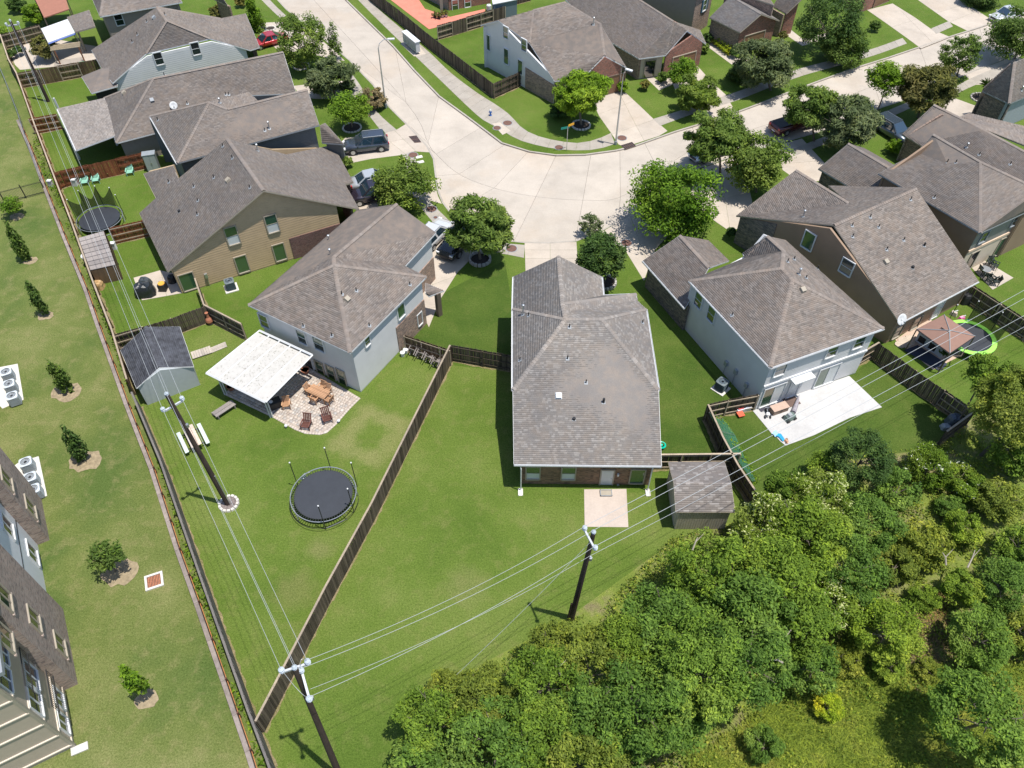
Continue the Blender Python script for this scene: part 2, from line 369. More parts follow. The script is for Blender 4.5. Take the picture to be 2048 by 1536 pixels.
        n=len(poly); V_=[o+d*x+Vector((0,0,z)) for x,z in poly]; back=[v-nrm*.2 for v in V_]
        F_=[tuple(range(n)),tuple(range(2*n-1,n-1,-1))]+[(i,n+i,n+(i+1)%n,(i+1)%n) for i in range(n)]
        me=mesh(name,V_+back,F_,mat); uv=me.uv_layers.new(name='uv')
        PU=poly+poly
        for l in me.loops: x,z=PU[l.vertex_index]; uv.data[l.index].uv=(x,z)
        wo=s.add(name,me); W['obj']=wo
        if board:
            z=base+.12; k=0
            while z<max(p[1] for p in poly)-.06:
                zc=z+board*.5; xx=[]
                N_=60; xsn=[s0+(s1-s0)*i/N_ for i in range(N_+1)]; on=[zt(x)>zc+.02 for x in xsn]
                i=0
                while i<=N_:
                    if on[i]:
                        j=i
                        while j<N_ and on[j+1]: j+=1
                        if j>i: xx.append((xsn[i],xsn[j]))
                        i=j+1
                    else: i+=1
                for (x0,x1) in xx:
                    cuts=[x0]; q=x0+seg*random.uniform(.3,1)
                    while q<x1-.5: cuts.append(q); q+=seg
                    cuts.append(x1)
                    for c0,c1 in zip(cuts,cuts[1:]):
                        A=o+d*(c0+.003); B=o+d*(c1-.003); zz=Vector((0,0,1))
                        p=[A+zz*z+nrm*.02,B+zz*z+nrm*.02,B+zz*(z+board*.9)+nrm*.008,A+zz*(z+board*.9)+nrm*.008,A+zz*z,B+zz*z,B+zz*(z+board*.9),A+zz*(z+board*.9)]
                        obj('siding_board',mesh('siding_board',p,[(0,1,2,3),(4,5,1,0),(0,3,7,4),(1,5,6,2),(3,2,6,7)],bmat or mat),wo)
                z+=board; k+=1
        return W
    def ray(s,W,px,py):
        p=G(px,py,0); c=Vector((0,0,HC)); r=p-c; o=W['o']; t=(o-c).dot(W['n'])/r.dot(W['n']); q=c+r*t
        return (q-o).dot(W['d']),q.z
    def slab(s,W,poly,mat,name='brick_facing',t=.05,top=True):
        n=len(poly); o,d,nr=W['o'],W['d'],W['n']; V_=[o+d*x+Vector((0,0,z))+nr*t for x,z in poly]; B_=[o+d*x+Vector((0,0,z))-nr*.02 for x,z in poly]
        me=mesh(name,V_+B_,[tuple(range(n))]+[(i,n+i,n+(i+1)%n,(i+1)%n) for i in range(n)],mat); uv=me.uv_layers.new(name='uv'); PU=poly+poly
        for l in me.loops: x,z=PU[l.vertex_index]; uv.data[l.index].uv=(x,z)
        return obj(name,me,W['obj'])
    def window(s,W,px,py,w,h,kind='sash',trim='white',zc=None,proud=.07):
        x,z=s.ray(W,px,py)
        if zc is not None: z=zc
        return window(s,W,x,z,w,h,kind,trim,proud)
    def hit(s,px,py):
        best=None; c=Vector((0,0,HC)); r=G(px,py,0)-c
        for P,tr in s.faces:
            for a,b,c2 in tr:
                n=(b-a).cross(c2-a)
                if n.length<1e-6 or abs(n.dot(r))<1e-9: continue
                t=(a-c).dot(n)/n.dot(r); q=c+r*t
                d=(b.y-c2.y)*(a.x-c2.x)+(c2.x-b.x)*(a.y-c2.y)
                if abs(d)<1e-6: continue
                l1=((b.y-c2.y)*(q.x-c2.x)+(c2.x-b.x)*(q.y-c2.y))/d; l2=((c2.y-a.y)*(q.x-c2.x)+(a.x-c2.x)*(q.y-c2.y))/d
                if min(l1,l2,1-l1-l2)>-.02 and (best is None or t<best[0]): best=(t,q,(n if n.z>0 else -n).normalized())
        return (best[1],best[2]) if best else None
    def pipe(s,px,py,h=.35,r=.045,kind='pipe'):
        q=s.hit(px,py)
        if q is None: return
        p,n=q; mb=MB()
        if kind=='pipe':
            mb.cyl(p-Vector((0,0,.1)),r,h+.1,8); o=s.add('vent_pipe',mesh('vent_pipe',mb.v,mb.f,M['black']))
        elif kind=='tall':
            mb.cyl(p-Vector((0,0,.1)),.06,h+.1,8); mb.cyl(p+Vector((0,0,h-.02)),.1,.12,10,.1); mb.cyl(p+Vector((0,0,h+.1)),.11,.07,10,.02); o=s.add('flue_pipe',mesh('flue_pipe',mb.v,mb.f,M['metal']))
        else:
            M4=n.to_track_quat('Z','Y').to_matrix().to_4x4(); V_=[(-.2,-.2,0),(.2,-.2,0),(.2,.2,0),(-.2,.2,0),(-.17,-.17,.2),(.17,-.17,.2),(.17,.17,.2),(-.17,.17,.2)]
            mb.add([p+M4@Vector(v)*1.1 for v in V_],[(4,5,6,7),(0,1,5,4),(1,2,6,5),(2,3,7,6),(3,0,4,7)]); o=s.add('roof_vent',mesh('roof_vent',mb.v,mb.f,M['white' if kind=='wbox' else 'tan_trim' if kind=='tbox' else 'grey_trim']))
        fl=MB(); a=n.cross(Vector((1,0,0))).normalized(); b=n.cross(a); e=.13 if kind!='wbox' else .24
        fl.add([p+n*.035+a*e+b*e,p+n*.035-a*e+b*e,p+n*.035-a*e-b*e,p+n*.035+a*e-b*e,p-n*.02+a*e+b*e,p-n*.02-a*e+b*e,p-n*.02-a*e-b*e,p-n*.02+a*e-b*e],[(0,1,2,3),(0,4,5,1),(1,5,6,2),(2,6,7,3),(3,7,4,0)])
        obj('flashing',mesh('flashing',fl.v,fl.f,M['grey_trim'] if kind!='wbox' else M['white']),o)
def window(s,W,x,z,w,h,kind='sash',trim='white',proud=.07,parent=None):
    """built on the wall: frame (part) with panes and rails (sub-parts)"""
    o,d,n=W['o'],W['d'],W['n']; Z=Vector((0,0,1))
    def bx(mb,x0,x1,z0,z1,d0,d1):
        A=[o+d*a+Z*b+n*c for c in (d0,d1) for a,b in ((x0,z0),(x1,z0),(x1,z1),(x0,z1))]
        mb.add(A,[(4,5,6,7),(0,1,5,4),(1,2,6,5),(2,3,7,6),(3,0,4,7)])
    fw=.09; x0,x1,z0,z1=x-w/2,x+w/2,z-h/2,z+h/2; mb=MB()
    proud+=.03; bx(mb,x0-fw,x0,z0-fw,z1+fw,-.02,proud); bx(mb,x1,x1+fw,z0-fw,z1+fw,-.02,proud); bx(mb,x0,x1,z1,z1+fw,-.02,proud); bx(mb,x0,x1,z0-fw,z0,-.02,proud+(.04 if kind!='door' else 0))
    nm='door' if kind=='door' else 'sliding_door' if kind=='slider' else 'garage_door' if kind=='garage' else 'window'
    tm=M[trim]
    f=obj(nm,mesh(nm,mb.v,mb.f,tm),W['obj'] if parent is None else parent)
    def pane(a,b,c,e,m,dep=.03,nm='pane'):
        q=MB(); bx(q,a,b,c,e,-.015,dep+proud-.085); obj(nm,mesh(nm,q.v,q.f,m),f)
    if kind=='sash':
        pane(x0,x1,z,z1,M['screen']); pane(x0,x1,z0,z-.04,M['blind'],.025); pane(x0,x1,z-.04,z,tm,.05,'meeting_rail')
    elif kind=='sashd':
        pane(x0,x1,z,z1,M['glassd']); pane(x0,x1,z0,z-.04,M['glass'],.025); pane(x0,x1,z-.04,z,tm,.05,'meeting_rail')
    elif kind=='sashg':
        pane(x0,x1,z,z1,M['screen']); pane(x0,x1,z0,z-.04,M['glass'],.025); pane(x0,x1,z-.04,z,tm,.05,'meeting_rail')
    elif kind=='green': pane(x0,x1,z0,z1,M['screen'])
    elif kind=='dark': pane(x0,x1,z0,z1,M['glassd'])
    elif kind in('slider','twin'):
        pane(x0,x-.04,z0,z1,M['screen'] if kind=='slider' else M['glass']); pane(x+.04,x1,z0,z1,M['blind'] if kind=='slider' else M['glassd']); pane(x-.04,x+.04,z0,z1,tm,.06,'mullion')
    elif kind=='door':
        pane(x0,x1,z0,z1,M['white'],.03,'door_leaf'); pane(x0+.14,x1-.14,z+.05,z1-.15,M['blind'],.04); q=MB(); bx(q,x1-.12,x1-.06,z-.05,z+.03,.03,.09); obj('handle',mesh('handle',q.v,q.f,M['metal']),f)
    elif kind=='garage':
        nr=4
        for i in range(nr): pane(x0,x1,z0+h*i/nr+.01,z0+h*(i+1)/nr-.01,M['gdoor'],.03,'door_panel')
    return f
M['gdoor']=plain('garage_door_brown',(.2,.11,.065),.6,var=.05)
SH_NEW=shingle_mat('weathered_grey_shingle',(.225,.209,.196),.15,light=(.285,.267,.25),pl=.2,blend=.45)
SH_OLD=shingle_mat('brown_grey_shingle',(.212,.186,.167),.26,warm=(1.14,1.02,.92),blend=.5)
SH_OLD2=shingle_mat('taupe_shingle',(.205,.182,.166),.2,blend=.5)
SH_DK=shingle_mat('charcoal_shingle',(.062,.065,.075),.25,warm=(1.9,1.95,2.0),blend=.5)
SH_SHED=shingle_mat('grey_shed_shingle',(.23,.21,.198),.2,light=(.32,.3,.285),pl=.2,blend=.3)
BR_RB=brick_mat('dark_red_brick',(.19,.105,.065),(.27,.17,.105),(.2,.16,.12),.2,.07,.6)
BR_TAN=brick_mat('mixed_tan_brick',(.3,.2,.15),(.2,.14,.11),(.36,.32,.28),.2,.07,.55,(.08,.06,.055))
BR_GREY=brick_mat('grey_mixed_stone_brick',(.2,.155,.13),(.11,.1,.1),(.2,.19,.18),.24,.08,.6,(.05,.05,.055))
BR_RED=brick_mat('red_brick',(.28,.1,.065),(.2,.085,.06),(.3,.26,.22),.2,.07,.4)
BR_WINE=brick_mat('wine_brick',(.105,.045,.042),(.15,.075,.07),(.24,.19,.18),.2,.07,.4,(.04,.02,.025))
SD_W=plain('white_siding',(.6,.6,.6),.6,var=.04,scale=1); SD_T=plain('tan_siding',(.5,.365,.225),.65,var=.07,scale=1.5); SD_B=plain('brown_flat_siding',(.27,.185,.125),.75,var=.07,scale=.8)
SD_G=plain('grey_siding',(.12,.13,.135),.65,var=.05,scale=1); SD_SH=plain('shed_siding',(.4,.355,.29),.7,var=.05); SD_TP=plain('taupe_siding',(.26,.22,.19),.7,var=.05)
SD_CR=plain('cream_stucco',(.55,.46,.36),.8,var=.05)
# ---------------------------------------------------------------- the ground
def struct(name,me,parent=None):
    o=obj(name,me,parent)
    if parent is None: tag(o,kind='structure')
    return o
def slabmesh(name,poly,z0,z1,m):
    b=MB(); b.prism([(p[0],p[1]) for p in poly],z0,z1); return mesh(name,b.v,b.f,m)
def inset_poly(P,d):
    n=len(P); out=[]
    A=sum(P[i].x*P[(i+1)%n].y-P[(i+1)%n].x*P[i].y for i in range(n)); s=1 if A>0 else -1
    for i in range(n):
        p,q,r=P[i-1],P[i],P[(i+1)%n]; a=(q-p); b=(r-q); a.z=b.z=0
        if a.length<1e-5 or b.length<1e-5: out.append(q.copy()); continue
        a.normalize(); b.normalize(); na=Vector((-a.y,a.x,0))*s; nb=Vector((-b.y,b.x,0))*s; h=na+nb
        if h.length<.1: out.append(q+na*d); continue
        h.normalize(); out.append(q+h*(d/max(h.dot(na),.35)))
    return out
g_main=grass_mat('lawn_green',(.066,.116,.015),(.085,.138,.02),(.108,.158,.029),.16,(.15,.15,.05),.35,1)
g_home=grass_mat('yard_grass',(.074,.122,.018),(.096,.145,.024),(.125,.166,.038),.13,(.17,.175,.06),.45,2,spots=[(G(x_,y_).x,G(x_,y_).y,.95,(.2,.2,.08),.6) for x_,y_ in((735,822),(760,833),(785,842),(806,850),(722,840),(706,858),(690,878),(672,890),(700,897),(730,912),(752,920),(772,895),(790,872))]+[(G(590,1180).x,G(590,1180).y,1.6,(.16,.16,.06),.5),(G(930,1170).x,G(930,1170).y,1.6,(.17,.17,.07),.4),(G(640,1100).x,G(640,1100).y,1.0,(.17,.17,.07),.5)])
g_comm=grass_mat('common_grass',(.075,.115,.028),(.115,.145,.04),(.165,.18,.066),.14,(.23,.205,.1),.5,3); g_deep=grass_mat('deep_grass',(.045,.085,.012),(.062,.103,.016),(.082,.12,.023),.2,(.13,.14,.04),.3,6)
g_wood=grass_mat('woodland_floor',(.12,.165,.03),(.16,.2,.04),(.2,.175,.1),.3,(.17,.13,.09),.8,4)
soil=plain('soil',(.16,.13,.09),.95,var=.2,scale=.3)
c_road=concrete('road_concrete',(.43,.385,.332),.55,.3,(.76,.66,.56)); c_walk=concrete('sidewalk_concrete',(.34,.31,.27),.5,.9,(.66,.6,.52)); c_drive=concrete('driveway_concrete',(.45,.395,.335),.35,.5,(.72,.63,.52)); c_kerb=concrete('kerb_concrete',(.36,.33,.29),.45,1.2,(.6,.55,.5))
c_pale=concrete('white_slab',(.46,.455,.45),.06,.4,(.9,.88,.84)); c_peach=concrete('patio_concrete',(.45,.385,.335),.12,.4,(.86,.78,.68)); c_dark=plain('joint_dirt',(.06,.052,.042),.95,var=.2)
struct('ground',slabmesh('ground',[(-400,-150),(400,-150),(400,700),(-400,700)],-.6,-.2,soil))
OUT=[(470,-110),(500,-60),(556,2),(573,20),(640,72),(698,121),(745,170),(778,215),(806,243),(830,268),(852,292),(866,318),(870,350),(874,380),(884,405),(903,430),(935,455),(975,474),(1010,482),(1050,486),(1100,487),(1152,483),(1200,464),(1250,437),(1300,402),(1345,368),(1400,336),(1470,312),(1560,287),(1640,264),(1700,241),(1765,215),(1810,200),(1870,173),(1919,155),(1985,128),(2048,103),(2200,40),(2400,-40)]
INN=[(600,-110),(640,-60),(694,0),(788,92),(830,140),(880,192),(935,232),(975,262),(1005,285),(1060,302),(1112,309),(1170,308),(1230,300),(1262,293),(1310,276),(1350,262),(1400,247),(1460,228),(1517,207),(1568,187),(1640,160),(1710,135),(1777,114),(1833,95),(1898,73),(1982,46),(2060,18),(2200,-34),(2350,-90)]
outp=GP(OUT); innp=GP(INN)
outer=outp+[Vector((400,230,0)),Vector((400,-150,0)),Vector((-400,-150,0)),Vector((-400,300,0))]; outer[-1].y=outp[0].y+30; outer=[Vector((-400,outp[0].y+40,0))]+outp+[Vector((400,outp[-1].y+60,0)),Vector((400,-150,0)),Vector((-400,-150,0))]
inner=innp+[Vector((innp[-1].x+60,innp[-1].y+80,0)),Vector((innp[-1].x,600,0)),Vector((innp[0].x-60,600,0)),Vector((innp[0].x-30,innp[0].y+40,0))]
struct('grass_ground',slabmesh('grass_ground',outer,-.3,0,g_main)); struct('corner_block_lawn',slabmesh('corner_block_lawn',inner,-.3,0,g_main))
struct('far_ground',slabmesh('far_ground',[(-400,220),(400,220),(400,700),(-400,700)],-.3,-.21,g_main))
# kerbs: a real step between road and verge
def band(P,w,side):
    n=len(P); Q=[]
    for i,p in enumerate(P):
        t=(P[min(i+1,n-1)]-P[max(i-1,0)]).normalized(); Q.append(p+Vector((-t.y,t.x,0))*w*side)
    return Q
def strip_mesh(name,P,Q,z0,z1,m):
    b=MB(); n=len(P)
    V_=[(p.x,p.y,z) for z in (z0,z1) for p in P]+[(q.x,q.y,z) for z in (z0,z1) for q in Q]
    F_=[]
    for i in range(n-1): F_+=[(n+i,n+i+1,3*n+i+1,3*n+i),(i,i+1,n+i+1,n+i),(2*n+i+1,2*n+i,3*n+i,3*n+i+1)]
    return mesh(name,V_,F_,m)
def smooth(P,k=4):
    out=[]
    for i in range(len(P)-1):
        p0,p1,p2,p3=P[max(i-1,0)],P[i],P[i+1],P[min(i+2,len(P)-1)]
        for j in range(k):
            t=j/k; out.append(.5*((2*p1)+(p2-p0)*t+(2*p0-5*p1+4*p2-p3)*t*t+(3*p1-p0-3*p2+p3)*t**3))
    out.append(P[-1]); return out
kr=bpy.data.objects.new('kerb',None); link(kr); tag(kr,kind='structure')
for P,sd in((outp,-1),(innp,1)):
    b=band(P,.02,sd); a=band(P,-.17,sd)
    L=0
    for i in range(len(P)-1):
        obj('kerb_length',strip_mesh('kerb_length',[b[i]+(b[i+1]-b[i])*.004,b[i+1]],[a[i]+(a[i+1]-a[i])*.004,a[i+1]],-.25,.018,c_kerb),kr)
# road panels
ST=[((480,-100),(620,-100)),((515,-50),(650,-50)),((572,14),(712,14)),((698,118),(790,94)),((778,212),(882,170)),((848,286),(970,248)),((868,350),(1012,286)),((900,424),(1056,302)),((1026,484),(1112,309)),((1150,483),(1182,308)),((1236,445),(1240,298)),((1302,400),(1290,285)),((1400,337),(1385,252)),((1500,304),(1480,222)),((1640,264),(1610,172)),((1765,215),(1735,127)),((1870,173),(1840,93)),((1985,128),(1960,54)),((2100,82),(2075,12)),((2220,32),(2190,-34))]
CEN={3:(812,203),4:(856,284),5:(872,306),6:(918,346),7:(988,374),8:(1072,391),9:(1166,398),10:(1241,392),11:(1318,340),12:(1396,292)}
rd=bpy.data.objects.new('road',None); link(rd); tag(rd,kind='structure')
struct('road_bed',slabmesh('road_bed',GP([(440,-140),(440,0),(740,330),(900,520),(1250,520),(1500,380),(2300,80),(2300,-120),(1400,190),(1100,260),(900,160),(680,-140)]),-.2,-.17,c_dark))
def catm(A,i,t):
    p0,p1,p2,p3=A[max(i-1,0)],A[i],A[i+1],A[min(i+2,len(A)-1)]
    return .5*((2*p1)+(p2-p0)*t+(2*p0-5*p1+4*p2-p3)*t*t+(3*p1-p0-3*p2+p3)*t**3)
oo=[G(*a) for a,b in ST]; ii=[G(*b) for a,b in ST]; cc=[G(*CEN[k]) if k in CEN else (oo[k]+ii[k])/2 for k in range(len(ST))]
# widen under the kerbs
oo=[o+(o-c).normalized()*.6 for o,c in zip(oo,cc)]; ii=[i_+(i_-c).normalized()*.6 for i_,c in zip(ii,cc)]
for k in range(len(ST)-1):
    for A,B in((oo,cc),(cc,ii)):
        n=5; P=[catm(A,k,j/n) for j in range(n+1)]; Q=[catm(B,k,j/n) for j in range(n+1)]
        poly=inset_poly(P+Q[::-1],.012 if k in(2,3,4,5,7,8,10) or True else .0)
        obj('road_panel',slabmesh('road_panel',poly,-.168,-.13,c_road),rd)
def paving(name,label_kind,PL,PR,step,z,m,gap=.01,piece='slab'):
    root=bpy.data.objects.new(name,None); link(root); tag(root,kind='structure')
    a=smooth(GP(PL),6); b=smooth(GP(PR),6)
    def res(P,n):
        d=[0]
        for p,q in zip(P,P[1:]): d.append(d[-1]+(q-p).length)
        out=[];j=0
        for i in range(n+1):
            x=d[-1]*i/n
            while j<len(d)-2 and d[j+1]<x: j+=1
            out.append(P[j]+(P[j+1]-P[j])*((x-d[j])/max(d[j+1]-d[j],1e-6)))
        return out
    L=sum((q-p).length for p,q in zip(a,a[1:])); n=max(1,round(L/step)); a=res(a,n); b=res(b,n)
    for i in range(n): obj(piece,slabmesh(piece,inset_poly([a[i],a[i+1],b[i+1],b[i]],gap),-.05,z,m),root)
    return root
S_='structure'
paving('sidewalk',S_,[(640,-80),(716,0),(772,56),(830,112),(880,160),(935,213),(966,240),(1000,258),(1035,279),(1080,292),(1120,299),(1170,301),(1205,296),(1230,288)],[(668,-80),(738,0),(800,55),(858,104),(902,146),(955,186),(990,208),(1020,230),(1042,254),(1070,270),(1112,281),(1160,286),(1200,276),(1222,266)],1.55,.016,c_walk)
paving('sidewalk',S_,[(1306,238),(1380,215),(1458,189),(1530,163),(1600,137),(1680,116),(1750,96),(1805,76)],[(1320,252),(1392,226),(1468,203),(1540,175),(1610,150),(1690,128),(1757,108),(1814,87)],1.6,.016,c_walk)
paving('sidewalk',S_,[(1862,57),(1898,42)],[(1872,68),(1906,53)],1.5,.018,c_walk)
paving('sidewalk',S_,[(470,-60),(523,0),(560,36)],[(490,-60),(540,0),(573,32)],1.6,.016,c_walk)
paving('sidewalk',S_,[(655,120),(690,160),(733,224),(766,267)],[(672,114),(712,158),(752,221),(794,260)],1.55,.016,c_walk)
paving('sidewalk',S_,[(804,309),(812,330),(822,365),(836,406),(866,445),(890,470),(930,500),(990,505),(1048,516)],[(828,302),(833,325),(840,365),(856,398),(882,425),(910,450),(955,472),(1010,486),(1050,490)],1.6,.015,c_walk)
paving('sidewalk',S_,[(1590,312),(1700,268),(1800,226),(1860,197)],[(1580,300),(1690,257),(1790,215),(1850,190)],1.6,.016,c_walk)
paving('sidewalk',S_,[(1904,193),(1951,170),(2060,128)],[(1899,181),(1945,155),(2040,116)],1.6,.016,c_walk)
def drive(pts,cuts,m=c_drive,z=.012,name='driveway',piece='slab'):
    """polygon cut by straight joints (pairs of image points)"""
    root=bpy.data.objects.new(name,None); link(root); tag(root,kind='structure')
    P=[[p for p in GP(pts)]]
    for a,b in cuts:
        A,B=G(*a),G(*b); nr=Vector((-(B-A).y,(B-A).x,0)).normalized(); new=[]
        for poly in P:
            for sgn in(1,-1):
                out=[]
                for i,p in enumerate(poly):
                    q=poly[(i+1)%len(poly)]; dp=(p-A).dot(nr)*sgn; dq=(q-A).dot(nr)*sgn
                    if dp>=0: out.append(p)
                    if dp*dq<0: out.append(p+(q-p)*(dp/(dp-dq)))
                if len(out)>2: new.append(out)
        P=new
    for poly in P:
        if len(poly)>2: obj(piece,slabmesh(piece,inset_poly(poly,.01),-.06,z,m),root)
    return root
drive([(1049,485),(1153,484),(1158,560),(1060,560),(1051,545)],[((1100,480),(1101,600)),((1040,500),(1160,500)),((1040,517),(1160,517))])
drive([(1232,447),(1270,424),(1306,400),(1330,430),(1345,462),(1310,500),(1288,562),(1248,497),(1215,482),(1190,472)],[((1205,505),(1330,420)),((1260,430),(1300,540))])
drive([(1405,336),(1470,314),(1500,385),(1505,405),(1475,458),(1457,461),(1432,444),(1400,420),(1380,385)],[((1390,420),(1500,380)),((1440,330),(1460,460))])
drive([(1555,290),(1604,277),(1648,325),(1660,345),(1640,362),(1600,365),(1565,340)],[((1540,330),(1660,320))])
drive([(1182,196),(1226,182),(1252,186),(1280,212),(1306,237),(1335,262),(1318,272),(1250,294),(1237,289),(1222,266),(1198,232)],[((1180,235),(1300,190)),((1215,272),(1320,235)),((1235,180),(1290,285))])
drive([(1340,152),(1395,132),(1420,160),(1452,190),(1470,222),(1420,238),(1380,214),(1350,180)],[((1340,205),(1460,170))])
drive([(1734,20),(1785,7),(1830,35),(1862,58),(1900,74),(1842,97),(1812,75),(1770,45)],[((1750,65),(1860,30)),((1780,0),(1870,90))])
drive([(1833,-2),(1884,-20),(1945,15),(1990,44),(1935,62),(1895,42)],[((1860,30),(1960,0)),((1910,40),(1960,20))])
drive([(683,284),(690,276),(767,267),(794,259),(815,246),(852,290),(862,305),(828,303),(804,310),(742,318),(703,326),(688,330)],[((760,268),(812,309)),((790,262),(832,303)),((680,300),(770,285))])
drive([(700,358),(760,345),(800,352),(868,362),(876,392),(884,408),(856,400),(840,404),(790,430),(725,440),(700,400)],[((800,340),(850,420))])
drive([(870,446),(893,440),(915,448),(960,474),(1000,484),(985,500),(950,510),(915,545),(880,600),(858,655),(830,600),(850,500)],[((860,520),(990,490)),((850,575),(930,545)),((840,620),(900,610))])
drive([(586,172),(622,168),(700,160),(723,176),(738,205),(720,203),(660,197),(640,198),(604,196)],[((655,150),(690,215))])
drive([(562,106),(600,102),(655,116),(690,122),(672,104),(612,55),(560,44),(516,46),(510,60)],[((600,40),(660,130)),((540,40),(620,130))])
drive([(1862,196),(1900,193),(1958,214),(1962,224),(1950,234),(1925,240),(1880,235)],[]); drive([(1930,150),(1990,127),(2048,104),(2010,146),(1985,168),(1950,170)],[((1925,165),(2020,125))])
drive([(1405,86),(1420,82),(1478,118),(1500,112),(1500,122),(1463,129)],[((1440,120),(1470,100))],name='path'); drive([(1560,62),(1580,58),(1605,78),(1660,64),(1665,74),(1605,92)],[],name='path')
drive([(1288,152),(1300,149),(1322,166),(1345,150),(1352,166),(1318,181)],[((1300,170),(1330,150))],name='path')
# mailbox pad, drain lids and grates
drive([(801,88),(822,72),(852,108),(828,113)],[],z=.02,name='mailbox_pad'); drive([(984,247),(1000,245),(1022,262),(1005,270)],[],z=.02,name='manhole_pad')
# patio slabs
drive([(1168,979),(1253,978),(1257,1055),(1169,1054)],[],c_peach,.03,'patio')
drive([(1505,822),(1540,806),(1698,752),(1764,815),(1700,836),(1628,871),(1571,892),(1560,883),(1552,874),(1543,868),(1530,852)],[],c_pale,.04,'patio')
drive([(267,556),(320,541),(353,548),(372,585),(335,592),(284,601)],[((320,535),(335,600))],c_drive,.03,'patio'); drive([(1943,536),(1970,522),(2027,556),(1985,580)],[((1975,560),(2000,535))],c_drive,.03,'patio')
drive([(776,-4),(818,-30),(850,18),(900,34),(970,18),(971,27),(858,59)],[],plain('salmon_paving',(.55,.2,.14),.85,var=.1,scale=1),.03,'patio')
drive([(17,100),(60,86),(120,80),(205,95),(205,118),(150,130),(40,140),(30,130)],[((100,80),(110,140)),((60,80),(60,140))],c_drive,.02,'patio')
drive([(1866,740),(1945,700),(1968,685),(1945,668),(1860,640),(1860,610),(1905,600),(1790,680)],[],concrete('yard_concrete',(.5,.38,.3),.5),.02,'patio')
# lawns of other tones
def lawn(name,pts,m,z=.004): struct(name,slabmesh(name,GP(pts),-.02,z,m))
lawn('yard_lawn',[(338,950),(279,812),(245,700),(240,692),(420,642),(496,676),(560,705),(720,795),(811,702),(900,730),(1030,745),(1030,985),(1320,985),(1512,1030),(1560,1130),(900,1640),(600,1640),(549,1536),(512,1440),(430,1212)],g_home)
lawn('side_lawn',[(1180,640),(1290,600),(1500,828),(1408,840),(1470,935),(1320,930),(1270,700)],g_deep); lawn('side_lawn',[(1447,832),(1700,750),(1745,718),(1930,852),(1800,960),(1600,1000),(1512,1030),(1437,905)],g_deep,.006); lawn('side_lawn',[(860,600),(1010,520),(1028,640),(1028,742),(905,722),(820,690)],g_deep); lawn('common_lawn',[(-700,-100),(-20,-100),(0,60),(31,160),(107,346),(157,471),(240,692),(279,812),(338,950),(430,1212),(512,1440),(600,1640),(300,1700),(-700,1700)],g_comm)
lawn('woodland_floor',[(1508,1030),(1560,1000),(1700,920),(1880,895),(1925,852),(2048,760),(2500,600),(2500,1800),(760,1700),(790,1500),(960,1330),(1130,1240),(1350,1080)],g_wood,.008)
# patio of mixed pavers (real pieces with joints)
PVM,t_,b_=nodes('mixed_pavers'); at=N(t_,'ShaderNodeAttribute',attribute_name='tone').outputs['Fac']; b_.inputs['Roughness'].default_value=.9
cl=ramp(t_,at,[(0,(.37,.3,.25)),(.2,(.37,.35,.33)),(.45,(.46,.395,.335)),(.75,(.51,.44,.38)),(1,(.55,.5,.45))]); t_.links.new(mix(t_,cl,ramp(t_,noise(t_,posn(t_),9,4),[(.3,(.88,.88,.88)),(.7,(1.1,1.1,1.1))]),1,'MULTIPLY'),b_.inputs['Base Color'])
pts=GP([(721,797),(700,818),(672,850),(654,866),(640,870),(611,868),(590,860),(545,835),(450,790),(470,760),(560,700)]); lo=Vector((min(p.x for p in pts),min(p.y for p in pts),0)); 
struct('paver_bed',slabmesh('paver_bed',pts,-.05,.024,plain('paver_sand',(.36,.3,.25),.95,var=.15)))
def inside(x,y,P):
    c=False
    for i in range(len(P)):
        a,b=P[i],P[i-1]
        if (a.y>y)!=(b.y>y) and x<(b.x-a.x)*(y-a.y)/(b.y-a.y)+a.x: c=not c
    return c
ax=(G(545,835)-G(450,790)).normalized(); ay=Vector((-ax.y,ax.x,0)); o0=G(450,790)
pin=inset_poly(pts,.3)
pv=bpy.data.objects.new('paved_patio',None); link(pv); tag(pv,kind='structure'); V_=[];F_=[];T_=[]; big=[]
for r in range(-24,44):
    x=-14+random.random()*.3
    while x<26:
        wd=random.choice([.2,.2,.3,.3]); c=o0+ax*(x+wd/2)+ay*(r*.25+.12)
        if inside(c.x,c.y,pin):
            h=.03+random.random()*.006; q=[c+ax*sx*(wd/2-.008)+ay*sy*.117 for sx,sy in((-1,-1),(1,-1),(1,1),(-1,1))]; k=len(V_)
            V_+=[(p.x,p.y,0) for p in q]+[(p.x,p.y,h) for p in q]; F_+=[(k+4,k+5,k+6,k+7),(k,k+1,k+5,k+4),(k+1,k+2,k+6,k+5),(k+2,k+3,k+7,k+6),(k+3,k,k+4,k+7)]; T_+=[random.random()]*5
        x+=wd
for i in range(len(pts)):
    a,b=pts[i],pts[(i+1)%len(pts)]; L=(b-a).length; n=max(1,int(L/.22)); t=(b-a)/L; nn=Vector((-t.y,t.x,0)); nn=nn if inside(((a+b)/2+nn*.2).x,((a+b)/2+nn*.2).y,pts) else -nn
    for j in range(n):
        p=a+t*(L*j/n+.006); q_=a+t*(L*(j+1)/n-.006); k=len(V_); Q=[p,q_,q_+nn*.24,p+nn*.24]; Q=Q if nn.dot(Vector((-t.y,t.x,0)))>0 else Q[::-1]
        V_+=[(v.x,v.y,0) for v in Q]+[(v.x,v.y,.036+.0015*i) for v in Q]; F_+=[(k+4,k+5,k+6,k+7),(k,k+1,k+5,k+4),(k+1,k+2,k+6,k+5),(k+2,k+3,k+7,k+6),(k+3,k,k+4,k+7)]; T_+=[.5+.4*random.random()]*5
